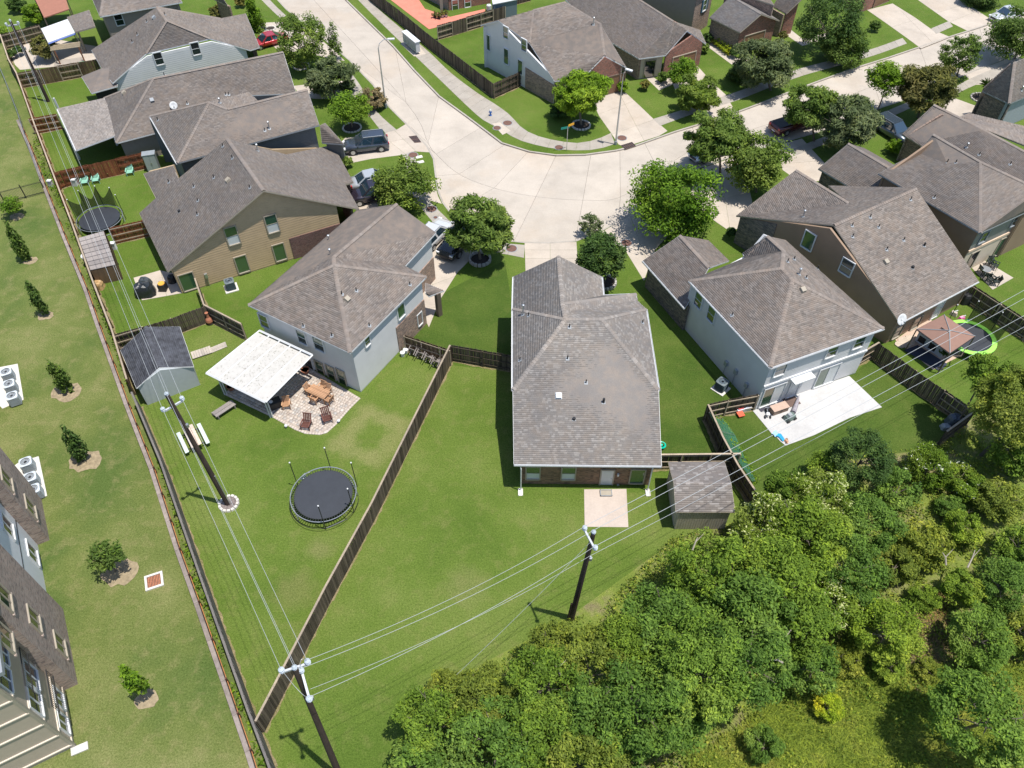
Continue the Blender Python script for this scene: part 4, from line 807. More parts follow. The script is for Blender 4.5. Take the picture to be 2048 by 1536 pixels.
# ---- satellite dishes
def dish(px,py,z,lab,r=.38,face=(.35,-.75,.45)):
    o=thing('satellite_dish',lab,'satellite dish',tuple(G(px,py,z))); f=Vector(face).normalized(); Q=f.to_track_quat('Z','Y').to_matrix().to_4x4()
    m=MB(); m.lathe([(0.02,-.08),(r*.5,-.06),(r*.85,-.01),(r,.04),(r*.98,.05),(r*.5,-.03),(.02,-.05)],n=20); me=mesh('reflector',[Q@Vector(v)+Vector((0,0,.35)) for v in m.v],m.f,M['white'],True); obj('reflector',me,o)
    m=MB(); m.tube([(0,0,-.1),(0,0,.32)],.03,6); m.tube([Vector((0,0,.3)),Vector((0,0,.35))+f*.35+Vector((0,0,-.18))],.015,5); m.box(tuple(Vector((0,0,.3))+f*.38+Vector((0,0,-.15))),(.1,.1,.12)); m.build('mount',M['steel'],o)
q=hB.hit(1803,640) or (G(1803,640,3.1),None); dish(1800,645,3.0,'large round white satellite dish on the roof corner of the brown flat sided house',.48)
q=hLG.hit(349,216); dish(349,217,q[0].z if q else 4,'white satellite dish on the long brown roof at the left',.4); 
q=hY.hit(1556,10); dish(1498,8,3.2,'white satellite dish beside the dark brick house at the top edge',.38)
# ---------------------------------------------------------------- fences, walls
W_GREY=wood_mat('weathered_grey_wood',(.1,.08,.062),.5); W_BRN=wood_mat('brown_stained_wood',(.13,.088,.055),.35); W_RED=wood_mat('red_stained_wood',(.21,.075,.038),.3); W_DARK=wood_mat('dark_old_wood',(.095,.078,.06),.4); W_LT=wood_mat('pale_rail_wood',(.36,.3,.23),.2)
W_SLATE=wood_mat('slate_grey_boards',(.13,.122,.115),.3)
BSM=grass_mat('worn_edge',(.16,.14,.065),(.2,.17,.09),(.24,.19,.12),.6,(.2,.19,.07),.6,7); bsr=bpy.data.objects.new('worn_edge',None); link(bsr); tag(bsr,kind='structure'); bsn=[0]
def BS(P):
    for a,b in zip(P,P[1:]):
        d=b-a; L=d.length; d/=L; nr=Vector((-d.y,d.x,0)); n=max(2,int(L/.35)); l=[];r=[]
        for i in range(n+1): p=a+d*(L*i/n); l.append(p+nr*random.uniform(.08,.24)); r.append(p-nr*random.uniform(.08,.24))
        bsn[0]+=1; z=.014+.0007*(bsn[0]%20); V_=[(p.x,p.y,z) for p in l+r]; F_=[(n+1+i,n+2+i,i+1,i) for i in range(n)]; obj('worn_strip',mesh('worn_strip',V_,F_,BSM),bsr)
def picket_mesh(h,m,w=.138):
    b=MB(); x=w/2; b.add([(-x,-.009,.03),(x,-.009,.03),(x,.009,.03),(-x,.009,.03),(-x,-.009,h-.03),(x,-.009,h-.03),(x,.009,h-.03),(-x,.009,h-.03),(-x+.03,-.009,h),(x-.03,-.009,h),(x-.03,.009,h),(-x+.03,.009,h)],
      [(0,1,5,4),(1,2,6,5),(2,3,7,6),(3,0,4,7),(4,5,9,8),(5,6,10,9),(6,7,11,10),(7,4,8,11),(8,9,10,11)]); return mesh('picket',b.v,b.f,m)
def fence(label,pts,m,h=1.85,side=1,rails=True,indiv=300,cap=None,alt=False,rail_m=None,world=False,group=None,bottom=None,cat='fence'):
    P=pts if world else GP(pts); mid=P[len(P)//2]
    root=thing('wooden_fence',label,cat,(mid.x,mid.y,0),group=group); org=-root.location
    pm=picket_mesh(h,m); PM=.146; recs=[]
    rb=MB(); pb=[]; capb=MB(); bb=MB()
    BS(P)
    for a,b in zip(P,P[1:]):
        d=b-a; L=d.length; d/=L; nr=Vector((-d.y,d.x,0))*side; rz=math.atan2(d.y,d.x); n=int(L/PM)
        np_=max(1,round(L/2.44)); 
        for i in range(n):
            k=int((i+.5)*PM/(L/np_)); s=-1 if (alt and k%2) else 1
            recs.append((a+d*((i+.5)*L/n)+nr*.05*-s,rz,random.uniform(-.02,.02)))
        for k in range(np_+1):
            q=a+d*(L*k/np_); pb.append((q+nr*.05,rz))
            if k<np_:
                s=-1 if (alt and k%2) else 1; c=a+d*(L*(k+.5)/np_)+nr*.03*s
                for z in(.3,.95,h-.18) : rb.box((c.x,c.y,z),(L/np_-.09,.04,.09),rz)
                if cap: capb.box((c.x,c.y,h+.02),(L/np_,.13,.035),rz)
                if bottom: bb.box((c.x+nr.x*.02,c.y+nr.y*.02,.05),(L/np_,.05,.1),rz)
    recs.sort(key=lambda r:(r[0]-Vector((0,0,HC))).length)
    for r in recs[:indiv]:
        o=obj('picket',pm,root,loc=r[0]+org); o.rotation_euler=(random.uniform(-.012,.012),random.uniform(-.006,.006),r[1]); o.location.z=r[2]
    if len(recs)>indiv:
        V_=np.array([v.co[:] for v in pm.vertices]); F_=[tuple(p.vertices) for p in pm.polygons]; F_=np.array(F_)
        VV=[];FF=[];TT=[]
        for i,r in enumerate(recs[indiv:]):
            c,s=math.cos(r[1]),math.sin(r[1]); x=V_[:,0]*c-V_[:,1]*s+r[0].x; y=V_[:,0]*s+V_[:,1]*c+r[0].y; VV.append(np.stack([x,y,V_[:,2]+r[2]],1)); FF.append(F_+i*len(V_)); TT.append(np.full(len(F_),random.random()))
        o=obj('pickets',mesh_np('pickets',np.concatenate(VV),np.concatenate(FF),m,np.concatenate(TT)),root,loc=org); tag(o,kind='stuff')
    post=MB(); post.box((0,0,(h-.05)/2),(.09,.09,h-.05)); pmz=mesh('post',post.v,post.f,rail_m or m)
    for q,rz in pb: obj('post',pmz,root,loc=q+org,rz=rz)
    if rails: obj('rails',mesh('rails',rb.v,rb.f,rail_m or m),root,loc=org)
    if cap: obj('cap_board',mesh('cap_board',capb.v,capb.f,cap),root,loc=org)
    if bottom: obj('kick_board',mesh('kick_board',bb.v,bb.f,bottom),root,loc=org)
    return root
fence('long weathered fence running diagonally between the trampoline yard and the brown brick house yard',[(527.6,1464.6),(662,1200),(750,1037),(903.5,722)],W_GREY,side=1,cap=W_LT,bottom=W_LT,indiv=300)
fence('dark fence with diagonal braced gate joining the left side of the brown brick house',[(905,722),(1029,744)],W_DARK,side=-1,rail_m=W_GREY)
fence('brown fence with pale rails behind the row of leaning chairs',[(813,702),(883,725.5),(902,731)],W_BRN,side=-1,rail_m=W_LT)
fence('slate grey boundary fence along the left side of the trampoline yard',[(600,1680),(549,1536),(512,1440),(430,1212),(338,950),(281,815)],W_SLATE,side=1,rails=False,cap=W_SLATE,bottom=W_LT)
fence('brown boundary fence passing left of the charcoal roofed garden shed',[(270,790),(240,692),(200,590),(157,471)],W_BRN,side=-1,rails=False,cap=W_LT)
fence('reddish boundary fence behind the yards at the upper left',[(157,471),(122,380),(84,280),(47,176)],W_RED,side=-1,rails=False,cap=W_LT)
fence('reddish fence topping the boundary beside the paved yard at the upper left',[(47,176),(31,148),(14,98)],W_BRN,side=-1,rails=False,cap=W_LT)
fence('red stained fence with alternating bays behind the three green lawn chairs',[(123,378),(135,373),(296,336.5)],W_RED,side=-1,alt=True,rail_m=W_RED,indiv=120)
fence('red stained fence between the netted trampoline and the tan house',[(232,488),(300,472)],W_RED,side=-1,alt=True,rail_m=W_LT)
fence('short red stained fence beside the speckled patio roof',[(72,268),(127,258)],W_RED,side=-1,alt=True,rail_m=W_LT)
fence('brown fence with alternating bays below the gravel yard pergola',[(47,176),(205,147)],W_BRN,side=-1,alt=True,rail_m=W_LT)
fence('weathered grey fence above the gravel yard at the top left',[(14,98),(90,78)],W_GREY,side=-1,rail_m=W_LT)
fence('dark weathered fence left of the white house running down to the patio cover',[(421,641),(494,679)],W_DARK,side=-1,rail_m=W_LT,cap=W_LT)
fence('short fence end with post between the tan house corner and the clay chimenea',[(421,641),(403,588)],W_DARK,side=1,rail_m=W_LT,cap=W_LT)
fence('dark weathered fence running from the clay chimenea behind the charcoal roofed shed',[(421,643),(355,668),(243,702)],W_DARK,side=-1,alt=True,rail_m=W_LT)
fence('weathered fence on the left side of the bright white patio yard, netting leaning inside it',[(1408,840),(1437,905),(1466,960),(1512,1030)],W_DARK,side=-1,rail_m=W_GREY,cap=W_LT)
fence('short weathered fence with gate beside the air conditioner of the white patio house',[(1408,840),(1447,831),(1506,820)],W_DARK,side=-1,rail_m=W_LT)
fence('weathered fence behind the taupe garden shed, ending at the brown brick house',[(1300,939),(1470,937)],W_DARK,side=-1,rail_m=W_LT,cap=W_LT,indiv=150)
fence('dark fence on the right side of the bright white patio yard',[(1742,716),(1815,772),(1928,852)],W_DARK,side=1,alt=True,rail_m=W_LT)
fence('weathered fence end beside the covered grill at the edge of the woods',[(1928,852),(1872,893)],W_DARK,side=1,cap=W_LT)
fence('short fence between the white patio house and the gazebo yard',[(1742,716),(1708,736)],W_DARK,side=1,rail_m=W_LT,cap=W_LT)
fence('dark fence between the gazebo yard and the right edge house',[(1925,600),(2046,680),(2120,730)],W_DARK,side=-1,rail_m=W_LT)
fence('long weathered fence beside the upper sidewalk, behind the mailbox cabinet',[(700,-40),(749,8),(800,47),(856,94),(988,197)],W_GREY,side=1,rail_m=W_GREY)
fence('weathered fence corner reaching the white sided corner house',[(988,197),(1034,176),(1052,165)],W_GREY,side=-1,rail_m=W_GREY)
fence('weathered fence with alternating bays above the corner house lawn',[(876,80),(962,54),(1010,40)],W_GREY,side=-1,alt=True,rail_m=W_LT)
fence('weathered fence behind the blue grey shed at the top edge',[(1000,18),(1060,2)],W_GREY,side=-1)
# low timber retaining wall with rusty posts, left common strip
def wall_low():
    pts=GP([(40,250),(62,300),(92,380),(130,478),(176,590),(200,660),(258,820),(308,948),(360,1110),(398,1215),(452,1370),(500,1510),(540,1640)]); root=thing('retaining_wall','low grey timber retaining wall with rusty posts along the left common lawn','retaining wall',tuple(pts[6])); org=-root.location
    for a,b in zip(pts,pts[1:]):
        d=b-a; L=d.length; rz=math.atan2(d.y,d.x); n=max(1,round(L/2.4)); d/=L; nr=Vector((d.y,-d.x,0))
        if nr.x<0: nr=-nr
        for i in range(n):
            c=a+d*(L*(i+.5)/n); 
            o=MB(); o.box((c.x,c.y,.33),(L/n-.015,.26,.66),rz); obj('cap_plank',mesh('cap_plank',o.v,o.f,wall_m),root,loc=org)
            q=a+d*(L*i/n)+nr*.2; o=MB(); o.box((q.x,q.y,.4),(.1,.1,.85),rz); obj('post',mesh('post',o.v,o.f,rust),root,loc=org)
            q=c+nr*.2; o=MB(); o.box((q.x,q.y,.42),(L/n,.03,.09),rz); obj('rail',mesh('rail',o.v,o.f,orange),root,loc=org)
wall_m=wood_mat('grey_timber',(.25,.215,.2),.15,3); rust=plain('rust_brown',(.12,.05,.03),.8); orange=plain('orange_rail',(.5,.2,.07),.7,var=.2)
wall_low()
# black metal picket fence
def iron(label,a,b,h=1.45):
    A,B=G(*a),G(*b); d=B-A; L=d.length; d/=L; rz=math.atan2(d.y,d.x); root=thing('metal_fence',label,'fence',tuple((A+B)/2)); org=-root.location
    m=MB(); m.box((0,0,h/2),(.022,.022,h)); bm_=mesh('bar',m.v,m.f,M['black'])
    n=int(L/.12)
    for i in range(n+1): obj('bar',bm_,root,loc=A+d*(L*i/n)+org,rz=rz)
    m=MB(); c=(A+B)/2
    for z in(.2,h-.15): m.box((c.x,c.y,z),(L,.035,.035),rz)
    obj('rails',mesh('rails',m.v,m.f,M['black']),root,loc=org)
    m=MB(); m.box((0,0,.8),(.07,.07,1.6)); pm=mesh('post',m.v,m.f,M['black'])
    for i in range(4): obj('post',pm,root,loc=A+d*(L*i/3)+org)
iron('black metal bar fence crossing the left common lawn',(-30,418),(93,386))
# thin chain link line at the far left
def chain():
    P=GP([(-10,110),(20,180),(45,245),(62,300),(90,372)]); root=thing('chain_link_fence','thin chain link fence at the far left, beside the upper yards','fence',tuple(P[2])); org=-root.location
    m=MB(); m.tube([p+Vector((0,0,1.2)) for p in P],.025,5); obj('top_rail',mesh('top_rail',m.v,m.f,M['metal']),root,loc=org)
    m=MB(); m.cyl((0,0,0),.03,1.25,6); pm=mesh('post',m.v,m.f,M['metal'])
    for a,b in zip(P,P[1:]):
        n=3
        for i in range(n): obj('post',pm,root,loc=a+(b-a)*(i/n)+org)
    V_=[p+Vector((0,0,z)) for p in P for z in(.05,1.2)]; obj('mesh',mesh('mesh',V_,[(2*i,2*i+2,2*i+3,2*i+1) for i in range(len(P)-1)],mesh_net('chain_link',(.35,.37,.36),1,.22)),root,loc=org)
chain()
# ---------------------------------------------------------------- utility poles and wires
W_POLE=wood_mat('creosoted_pole',(.062,.045,.04),.2,6); ARM=plain('white_fibreglass',(.46,.48,.52),.5,var=.04); INS=plain('pale_insulator',(.42,.47,.52),.4,var=.05); WIRE=plain('bare_wire',(.4,.42,.43),.45,.1,var=0)
def pole(label,base,top,arms,r=.17,extra=None):
    b=Vector(base); t=Vector(top); root=thing('utility_pole',label,'utility pole',tuple(b)); org=-root.location; m=MB(); m.tube([b-Vector((0,0,.1)),b+(t-b)*.5,t],[r*1.12,r*.95,r*.75],12); obj('shaft',mesh('shaft',m.v,m.f,W_POLE,False),root,loc=org)
    for a,c in arms:
        a,c=Vector(a),Vector(c); m=MB(); d=c-a; m.box(tuple((a+c)/2),(d.length,.1,.12),math.atan2(d.y,d.x),ry=-math.atan2(d.z,math.hypot(d.x,d.y))); arm=obj('crossarm',mesh('crossarm',m.v,m.f,ARM),root,loc=org)
        for q in(a,c):
            m=MB(); m.lathe([(.05,0),(.13,.05),(.06,.09),(.14,.15),(.06,.2),(.13,.26),(.05,.32)],tuple(q+Vector((0,0,.04))),10); obj('insulator',mesh('insulator',m.v,m.f,INS),arm)
    m=MB(); m.lathe([(.05,0),(.12,.05),(.06,.09),(.13,.15),(.05,.25)],tuple(t),10); obj('top_insulator',mesh('top_insulator',m.v,m.f,INS),root,loc=org)
    m=MB(); d=(b-t).normalized(); p=t+d*3.0; m.cyl(tuple(p+Vector((.2,0,-.1))),.1,.25,8); obj('bracket',mesh('bracket',m.v,m.f,M['metal']),root,loc=org)
    return root
p1b,p1t=G(456,1008),G(334,790,12.2); p2t=G(590,1337,13.6); p2b=G(684,1562); p3b,p3t=G(1143,1236),G(1187,1066,11.3); p4b,p4t=G(97,203),G(21,43,9.3)
a1=(G(328,823,11.1),G(366,801,11.1)); a2=(G(565,1344,13.2),G(617,1327,13.2)); a2b=(G(604,1344,13.0),G(620,1401,12.6)); a3=(G(1169,1060,11.0),G(1190,1099,11.0)); a4=(G(14,52,8.8),G(38,49,8.8))
pole('wooden utility pole with white crossarm rising from a ring of pale stones',p1b,p1t,[a1]); pole('wooden utility pole with two white arms at the lower end of the diagonal fence',p2b,p2t,[a2,a2b]); pole('wooden utility pole with one white arm just outside the slab of the brown brick house',p3b,p3t,[a3]); pole('wooden utility pole rising over the gravel yard at the top left',p4b,p4t,[a4])
m=MB(); m.tube([p1b+Vector((.2,-.05,0)),p1b+(p1t-p1b)*.3+Vector((.2,-.05,0))],.05,6); tag(m.build('conduit',M['metal']),'grey conduit strapped to the pole that stands in the stone ring','conduit')
m=MB(); m.tube([p3b+Vector((-.25,-.1,0)),p3b+(p3t-p3b)*.22+Vector((-.25,-.1,0))],.06,6); tag(m.build('conduit',W_POLE),'dark conduit beside the foot of the pole at the edge of the woods','conduit')
def wire(label,a,b,sag=.8,r=.0105,n=26,group='overhead power lines'):
    a,b=Vector(a),Vector(b); P=[a+(b-a)*(i/n)-Vector((0,0,sag*4*(i/n)*(1-i/n))) for i in range(n+1)]; m=MB(); m.tube(P,r,5,cap=False); return tag(m.build('power_line',WIRE),label,'power line',group)
U=Vector((0,0,.38)); far=G(2700,238,11.6)
wire('left line between the upper left pole and the stone ring pole',a4[0]+U,a1[0]+U,.9); wire('middle line between the upper left pole and the stone ring pole',p4t+U*.8,p1t+U*.8,.9); wire('right line between the upper left pole and the stone ring pole',a4[1]+U,a1[1]+U,.9)
wire('low neutral line between the upper left pole and the stone ring pole',p4t-Vector((0,0,2.2)),p1t-Vector((0,0,2.2)),1.0,.0095)
wire('left line between the stone ring pole and the two armed pole',a1[0]+U,a2[0]+U,.6); wire('middle line between the stone ring pole and the two armed pole',p1t+U*.8,p2t+U*.8,.6); wire('right line between the stone ring pole and the two armed pole',a1[1]+U,a2[1]+U,.6); wire('low neutral line between the stone ring pole and the two armed pole',p1t-Vector((0,0,2.2)),p2t-Vector((0,0,2.4)),.7,.0095)
wire('uppermost line between the two armed pole and the pole at the woods edge',a2[1]+U,a3[0]+U,.8); wire('second line between the two armed pole and the pole at the woods edge',a2b[0]+U,p3t+U*.8,.8); wire('third line between the two armed pole and the pole at the woods edge',a2b[1]+U,a3[1]+U,.8); wire('lowest line between the two armed pole and the pole at the woods edge',p2t-Vector((-.2,0,2.4)),p3t-Vector((0,0,2.4)),.8,.0095)
dv=Vector((far.x-p3t.x,far.y-p3t.y,0)).normalized(); sd=Vector((-dv.y,dv.x,0))
for k,(a,o,l) in enumerate(((a3[0]+U,1.2,'uppermost'),(p3t+U*.8,.55,'second'),(a3[1]+U,-.85,'third'),(p3t-Vector((0,0,2.4)),-1.2,'lowest'))):
    b=far+sd*o+Vector((0,0,-2.0 if k==3 else 0)); wire(l+' line running over the taupe shed and white patio to the right edge',a,b,.9,.013 if k<3 else .011)
# service drop running into the tree line and jumpers
wire('service line dropping from the woods edge pole towards the lower left',p3t-Vector((0,0,.7)),G(880,1380,2.5),.3,.011)
wire('loose jumper loop at the two armed pole',a2[0]+U,a2b[1]+U,.9,.012,14); wire('short jumper loop above the right arm end of the two armed pole',a2[1]+U,a2b[0]+U,-.5,.012,10)
def ring(label,px,py,r,h=.16,m=None,fill=None,n=18,planter=False):
    root=thing('stone_ring',label,'tree ring',tuple(G(px,py)));
    for i in range(n):
        a=2*math.pi*i/n; b=MB(); b.box((0,0,0),(2*math.pi*r/n*.86,.2,h),taper=.85); me=mesh('stone',b.v,b.f,m); o=obj('stone',me,root,loc=(math.cos(a)*r,math.sin(a)*r,h/2),rz=a+math.pi/2+random.uniform(-.1,.1)); o.scale=(1,1,random.uniform(.85,1.15))
    b=MB(); b.lathe([(.02,0),(r*.98,0),(r*.98,.05),(.02,.07)],n=18); b.build('mulch',fill or MULCH,root)
STONE=concrete('pale_stone',(.58,.55,.5),.3,2); BRK=concrete('grey_block',(.42,.4,.37),.3,2); MULCH=plain('dark_mulch',(.035,.026,.02),.95,var=.4,scale=6,bmp=.5)
ring('ring of pale stones around the foot of the utility pole',458,1008,.62,m=STONE,n=14,fill=plain('gravel_fill',(.18,.15,.14),.95,var=.5,scale=8))
ring('grey block ring filled with dark mulch under the round tree by the centre driveway',960,520,.95,.3,BRK,n=16); ring('grey block ring under the dense tree right of the brown brick house driveway',1210,566,.95,.25,BRK)
ring('white stone ring round the tree on the street bend lawn',1162,251,1.0,.14,STONE); ring('stone edging round the tree with the bright round crown near the grey SUV',704,256,1.0,.12,STONE); ring('stone edging round the large dark tree by the red car',603,133,.95,.12,STONE); ring('white curved stone ring beside the red car',541,58,.65,.14,STONE,n=10); ring('grey stone ring with dark mulch at the foot of the palm',1962,197,1.1,.15,BRK)
# ---------------------------------------------------------------- trees
L_OAK=leaf_mat('oak_leaves',(.08,.14,.026),(.12,.185,.038),(.165,.225,.055)); L_BRT=leaf_mat('bright_leaves',(.085,.17,.012),(.125,.22,.018),(.17,.26,.028)); L_GREY=leaf_mat('greyish_leaves',(.095,.13,.055),(.13,.165,.075),(.17,.2,.1))
L_BRN=leaf_mat('dry_leaves',(.19,.145,.08),(.26,.2,.115),(.31,.25,.155)); L_OLV=leaf_mat('olive_leaves',(.1,.11,.032),(.145,.145,.042),(.19,.165,.06)); L_DK=leaf_mat('dark_leaves',(.045,.09,.022),(.07,.125,.03),(.1,.155,.042))
L_WOOD=leaf_mat('woodland_leaves',(.1,.175,.02),(.15,.235,.03),(.21,.285,.045),.3); L_WOOD2=leaf_mat('woodland_leaves_dark',(.085,.165,.026),(.13,.22,.038),(.18,.265,.055),.3); L_YEL=leaf_mat('yellow_green_leaves',(.2,.3,.02),(.3,.38,.025),(.48,.43,.03),.5); L_FLW=leaf_mat('pale_flowering_leaves',(.14,.21,.02),(.19,.26,.03),(.24,.29,.06),.4,(.55,.58,.27),.24); L_WHT=leaf_mat('white_flowering_leaves',(.1,.18,.015),(.145,.22,.022),(.19,.25,.035),.4,(.75,.76,.62),.05)
L_WOOD3=leaf_mat('woodland_leaves_olive',(.125,.17,.025),(.18,.225,.035),(.24,.27,.055),.3)
BARK=wood_mat('grey_bark',(.17,.145,.12),.2,8)
def crown_mesh(name,n,m,R_=(1,1,1),leaf=.2,clumps=70,clr=.3,seed=0,hollow=.45,long=1.5,gap=.0,cone=0.,droop=.0):
    g=np.random.default_rng(seed); C=[]
    while len(C)<clumps:
        v=g.normal(size=3); v/=np.linalg.norm(v); r=hollow+(1-hollow)*g.random()**.55; v=v*r
        if v[2]<-.75: continue
        if cone: s=1-cone*(v[2]+1)/2; v[0]*=s; v[1]*=s
        C.append(v)
    C=np.array(C); wts=g.uniform(.3,1.0,clumps)*(g.random(clumps)>gap); wts/=wts.sum(); idx=g.choice(clumps,n,p=wts)
    cr=clr*g.uniform(.6,1.25,clumps); d=g.normal(size=(n,3)); d/=np.linalg.norm(d,axis=1)[:,None]; rr=g.random(n)**.5
    P=(C[idx]+d*(cr[idx]*rr)[:,None]*np.array([1,1,.75]))*np.array(R_)
    nn=d*.7+g.normal(size=(n,3))*.5+np.array([0,0,.8]); nn/=np.linalg.norm(nn,axis=1)[:,None]
    a=np.cross(nn,g.normal(size=(n,3))); a/=np.linalg.norm(a,axis=1)[:,None]; b=np.cross(nn,a)
    a[:,2]-=droop; s=leaf*g.uniform(.55,1.25,n)[:,None]; la=s*long
    V=np.stack([P-a*la*.5,P+b*s*.32,P+a*la*.5,P-b*s*.32],1).reshape(-1,3); F=np.arange(n*4).reshape(n,4)
    ct=g.uniform(-.18,.18,clumps); T=np.clip(g.random(n)*.8+.1+ct[idx],0,1)
    return mesh_np(name,V,F,m,T)
def trunk_mesh(h,r,cr,seed=0,n=6):
    g=random.Random(seed); m=MB(); top=Vector((g.uniform(-.1,.1)*h,g.uniform(-.1,.1)*h,h)); mid=Vector((g.uniform(-.06,.06)*h,g.uniform(-.06,.06)*h,h*.5))
    m.tube([(0,0,-.1),(0,0,.1),mid,top],[r*1.5,r,r*.8,r*.6],8)
    for i in range(n):
        a=2*math.pi*i/n+g.uniform(-.4,.4); l=cr*g.uniform(.55,.85); st=mid.lerp(top,g.uniform(.5,1)); e=st+Vector((math.cos(a)*l,math.sin(a)*l,cr*g.uniform(.35,.9))); k=st.lerp(e,.5)+Vector((0,0,cr*.08)); m.tube([st,k,e],[r*.45,r*.28,r*.08],6)
        for j in range(2): f=k.lerp(e,.3+.3*j); m.tube([f,f+Vector((g.uniform(-.4,.4),g.uniform(-.4,.4),.35))*cr*.6],[r*.18,r*.04],5)
    return mesh('trunk',m.v,m.f,BARK)
PROTO={}
def proto(key,**k):
    if key not in PROTO: PROTO[key]=crown_mesh('crown',**k)
    return PROTO[key]
def tree(label,base,crown,rpx,m,kind='round',cat='tree',name='tree',group=None,ratio=1.0,zc=None,noise_seed=None,sz=1.0,trunk=True,density=1.0,dens_key=0):
    b=G(*base); best=None
    for i in range(8,160):
        z=i*.1; u=Vector((b.x,b.y,z)); d=Vector((0,math.cos(PITCH),-math.sin(PITCH))); c=Vector((0,0,HC)); dep=(u-c).dot(d); y=768+FPX*((u-c).dot(Vector((0,-math.sin(PITCH),-math.cos(PITCH))))/dep)
        if best is None or abs(y-crown[1])<best[0]: best=(abs(y-crown[1]),z,dep)
    z=zc or best[1]; c=G(crown[0],crown[1],z); rad=rpx/FPX*best[2]*1.04
    root=thing(name,label,cat,tuple(b),group=group)
    sd=noise_seed if noise_seed is not None else int(base[0]*7+base[1])
    prm=dict(round=dict(R_=(1,1,.85),clumps=80,clr=.36,hollow=.35),dense=dict(R_=(1,1,.95),clumps=110,clr=.26,hollow=.55),airy=dict(R_=(1,1,.8),clumps=80,clr=.28,hollow=.25,gap=.12,long=2.2,droop=.3),slim=dict(R_=(1,1,2.1),clumps=50,clr=.36,hollow=.1,cone=.55),cone=dict(R_=(1,1,1.7),clumps=60,clr=.36,hollow=.15,cone=.7),wood=dict(R_=(1,1,.8),clumps=130,clr=.22,hollow=.6),bush=dict(R_=(1,1,.75),clumps=50,clr=.34,hollow=.3))[kind]
    sizeclass=0 if rad<1.1 else 1 if rad<2.4 else 2 if rad<4 else 3
    n=int((1700,7000,12000,18000)[sizeclass]*density); leaf=(.13,.15,.17,.19)[sizeclass]/rad*sz
    leaf=round(leaf*1.3*100)/100; key=(kind,m.name,sizeclass,sd%3,leaf,density)
    me=proto(key,n=n,m=m,leaf=leaf,seed=sd%3+hash(kind)%7*0+sizeclass*10,**prm)
    o=obj('crown',me,root,loc=c-b,rz=random.uniform(0,6.28)); o.scale=(rad*random.uniform(.94,1.06),rad*random.uniform(.94,1.06),rad*ratio)
    if trunk:
        tm=trunk_mesh(max(.4,z-rad*.35*ratio),max(.04,rad*.045),rad,sd); t=obj('trunk',tm,root); dd=c-b; k=dd.x/max(dd.z,.5),dd.y/max(dd.z,.5)
        for v in tm.vertices: v.co.x+=v.co.z*k[0]; v.co.y+=v.co.z*k[1]
    return root
G1='street trees'
tree('large round dark green tree shading the red car, left of the street',(603,134),(600,80),50,L_OAK,'dense'); tree('slender young tree by the kerb right of the large dark tree',(672,118),(668,84),17,L_OAK,'slim',ratio=1.1); tree('bright yellow green tree at the top edge left of the street',(512,62),(509,36),20,L_BRT,'slim')
tree('greyish loose tree above the bright round tree, left of the street',(668,192),(663,153),45,L_GREY,'airy'); tree('bright green tree with a neat round crown left of the grey SUV',(704,256),(699,211),37,L_BRT,'round',ratio=.85); tree('dry brown bush beside the left street lamp',(756,216),(745,198),24,L_BRN,'bush',cat='bush',name='bush',ratio=1.1)
tree('green tree over the silver and dark cars in the tan house driveway',(812,412),(806,370),53,L_OAK,'round'); tree('feathery round tree in a grey block ring by the centre driveway',(960,519),(958,449),62,L_OAK,'airy',density=1.7)
tree('small round topped tree between the centre driveway and the road',(1186,470),(1182,449),22,L_GREY,'dense'); tree('dense round tree right of the centre driveway, in a low ring',(1209,565),(1203,513),44,L_DK,'dense')
tree('broad bright tree by the road right of the bend',(1352,458),(1351,392),82,L_BRT,'round',density=1.4); tree('spreading tree over the silver car on the right street',(1440,352),(1438,272),58,L_OAK,'airy',density=1.5); tree('lighter spreading tree behind the brown house front roof',(1512,384),(1516,322),56,L_OAK,'round')
tree('light green tree in a white stone ring on the bend lawn',(1162,250),(1160,184),52,L_BRT,'airy',density=1.5,ratio=.9); tree('small light green tree in front of the brown garage door',(1362,182),(1366,143),27,L_BRT,'round'); tree('green tree right of the driveway with the brown garage',(1393,228),(1395,188),42,L_OAK,'airy',density=1.4)
tree('greyish spreading tree left of the red pickup, upper street',(1541,180),(1532,125),55,L_GREY,'airy',density=1.4); tree('large dark oak at the top edge before the dark brick house',(1650,112),(1660,42),58,L_DK,'dense'); tree('lighter green tree just below the large dark oak',(1700,128),(1692,90),42,L_OAK,'round')
tree('feathery tree over the front of the red pickup',(1628,282),(1622,212),48,L_OAK,'airy',density=1.5); tree('loose greyish tree right of the red pickup',(1683,302),(1692,242),58,L_GREY,'airy',density=1.5); tree('bright green leaning tree by the right street',(1754,224),(1772,157),34,L_BRT,'round')
tree('large olive brown tree above the blue van',(1836,235),(1853,172),56,L_OLV,'airy',density=1.5); tree('round green tree standing over the right street kerb',(1914,152),(1923,106),37,L_OAK,'dense'); tree('tall green tree at the upper right corner by the white car',(2030,118),(2036,62),50,L_OAK,'round'); tree('dark tree cut by the top edge at the far right',(1975,8),(1972,-22),38,L_DK,'round')
tree('low bright bush against the blue van',(1792,308),(1790,293),16,L_BRT,'bush',cat='bush',name='bush',trunk=False); tree('dark shrub by the driveway on the red pickup street lawn',(1753,58),(1751,50),10,L_DK,'bush',cat='bush',name='bush',trunk=False); tree('dark round shrub on the lawn left of the greyish street tree',(1478,152),(1476,147),19,L_DK,'bush',cat='bush',name='bush',trunk=False)
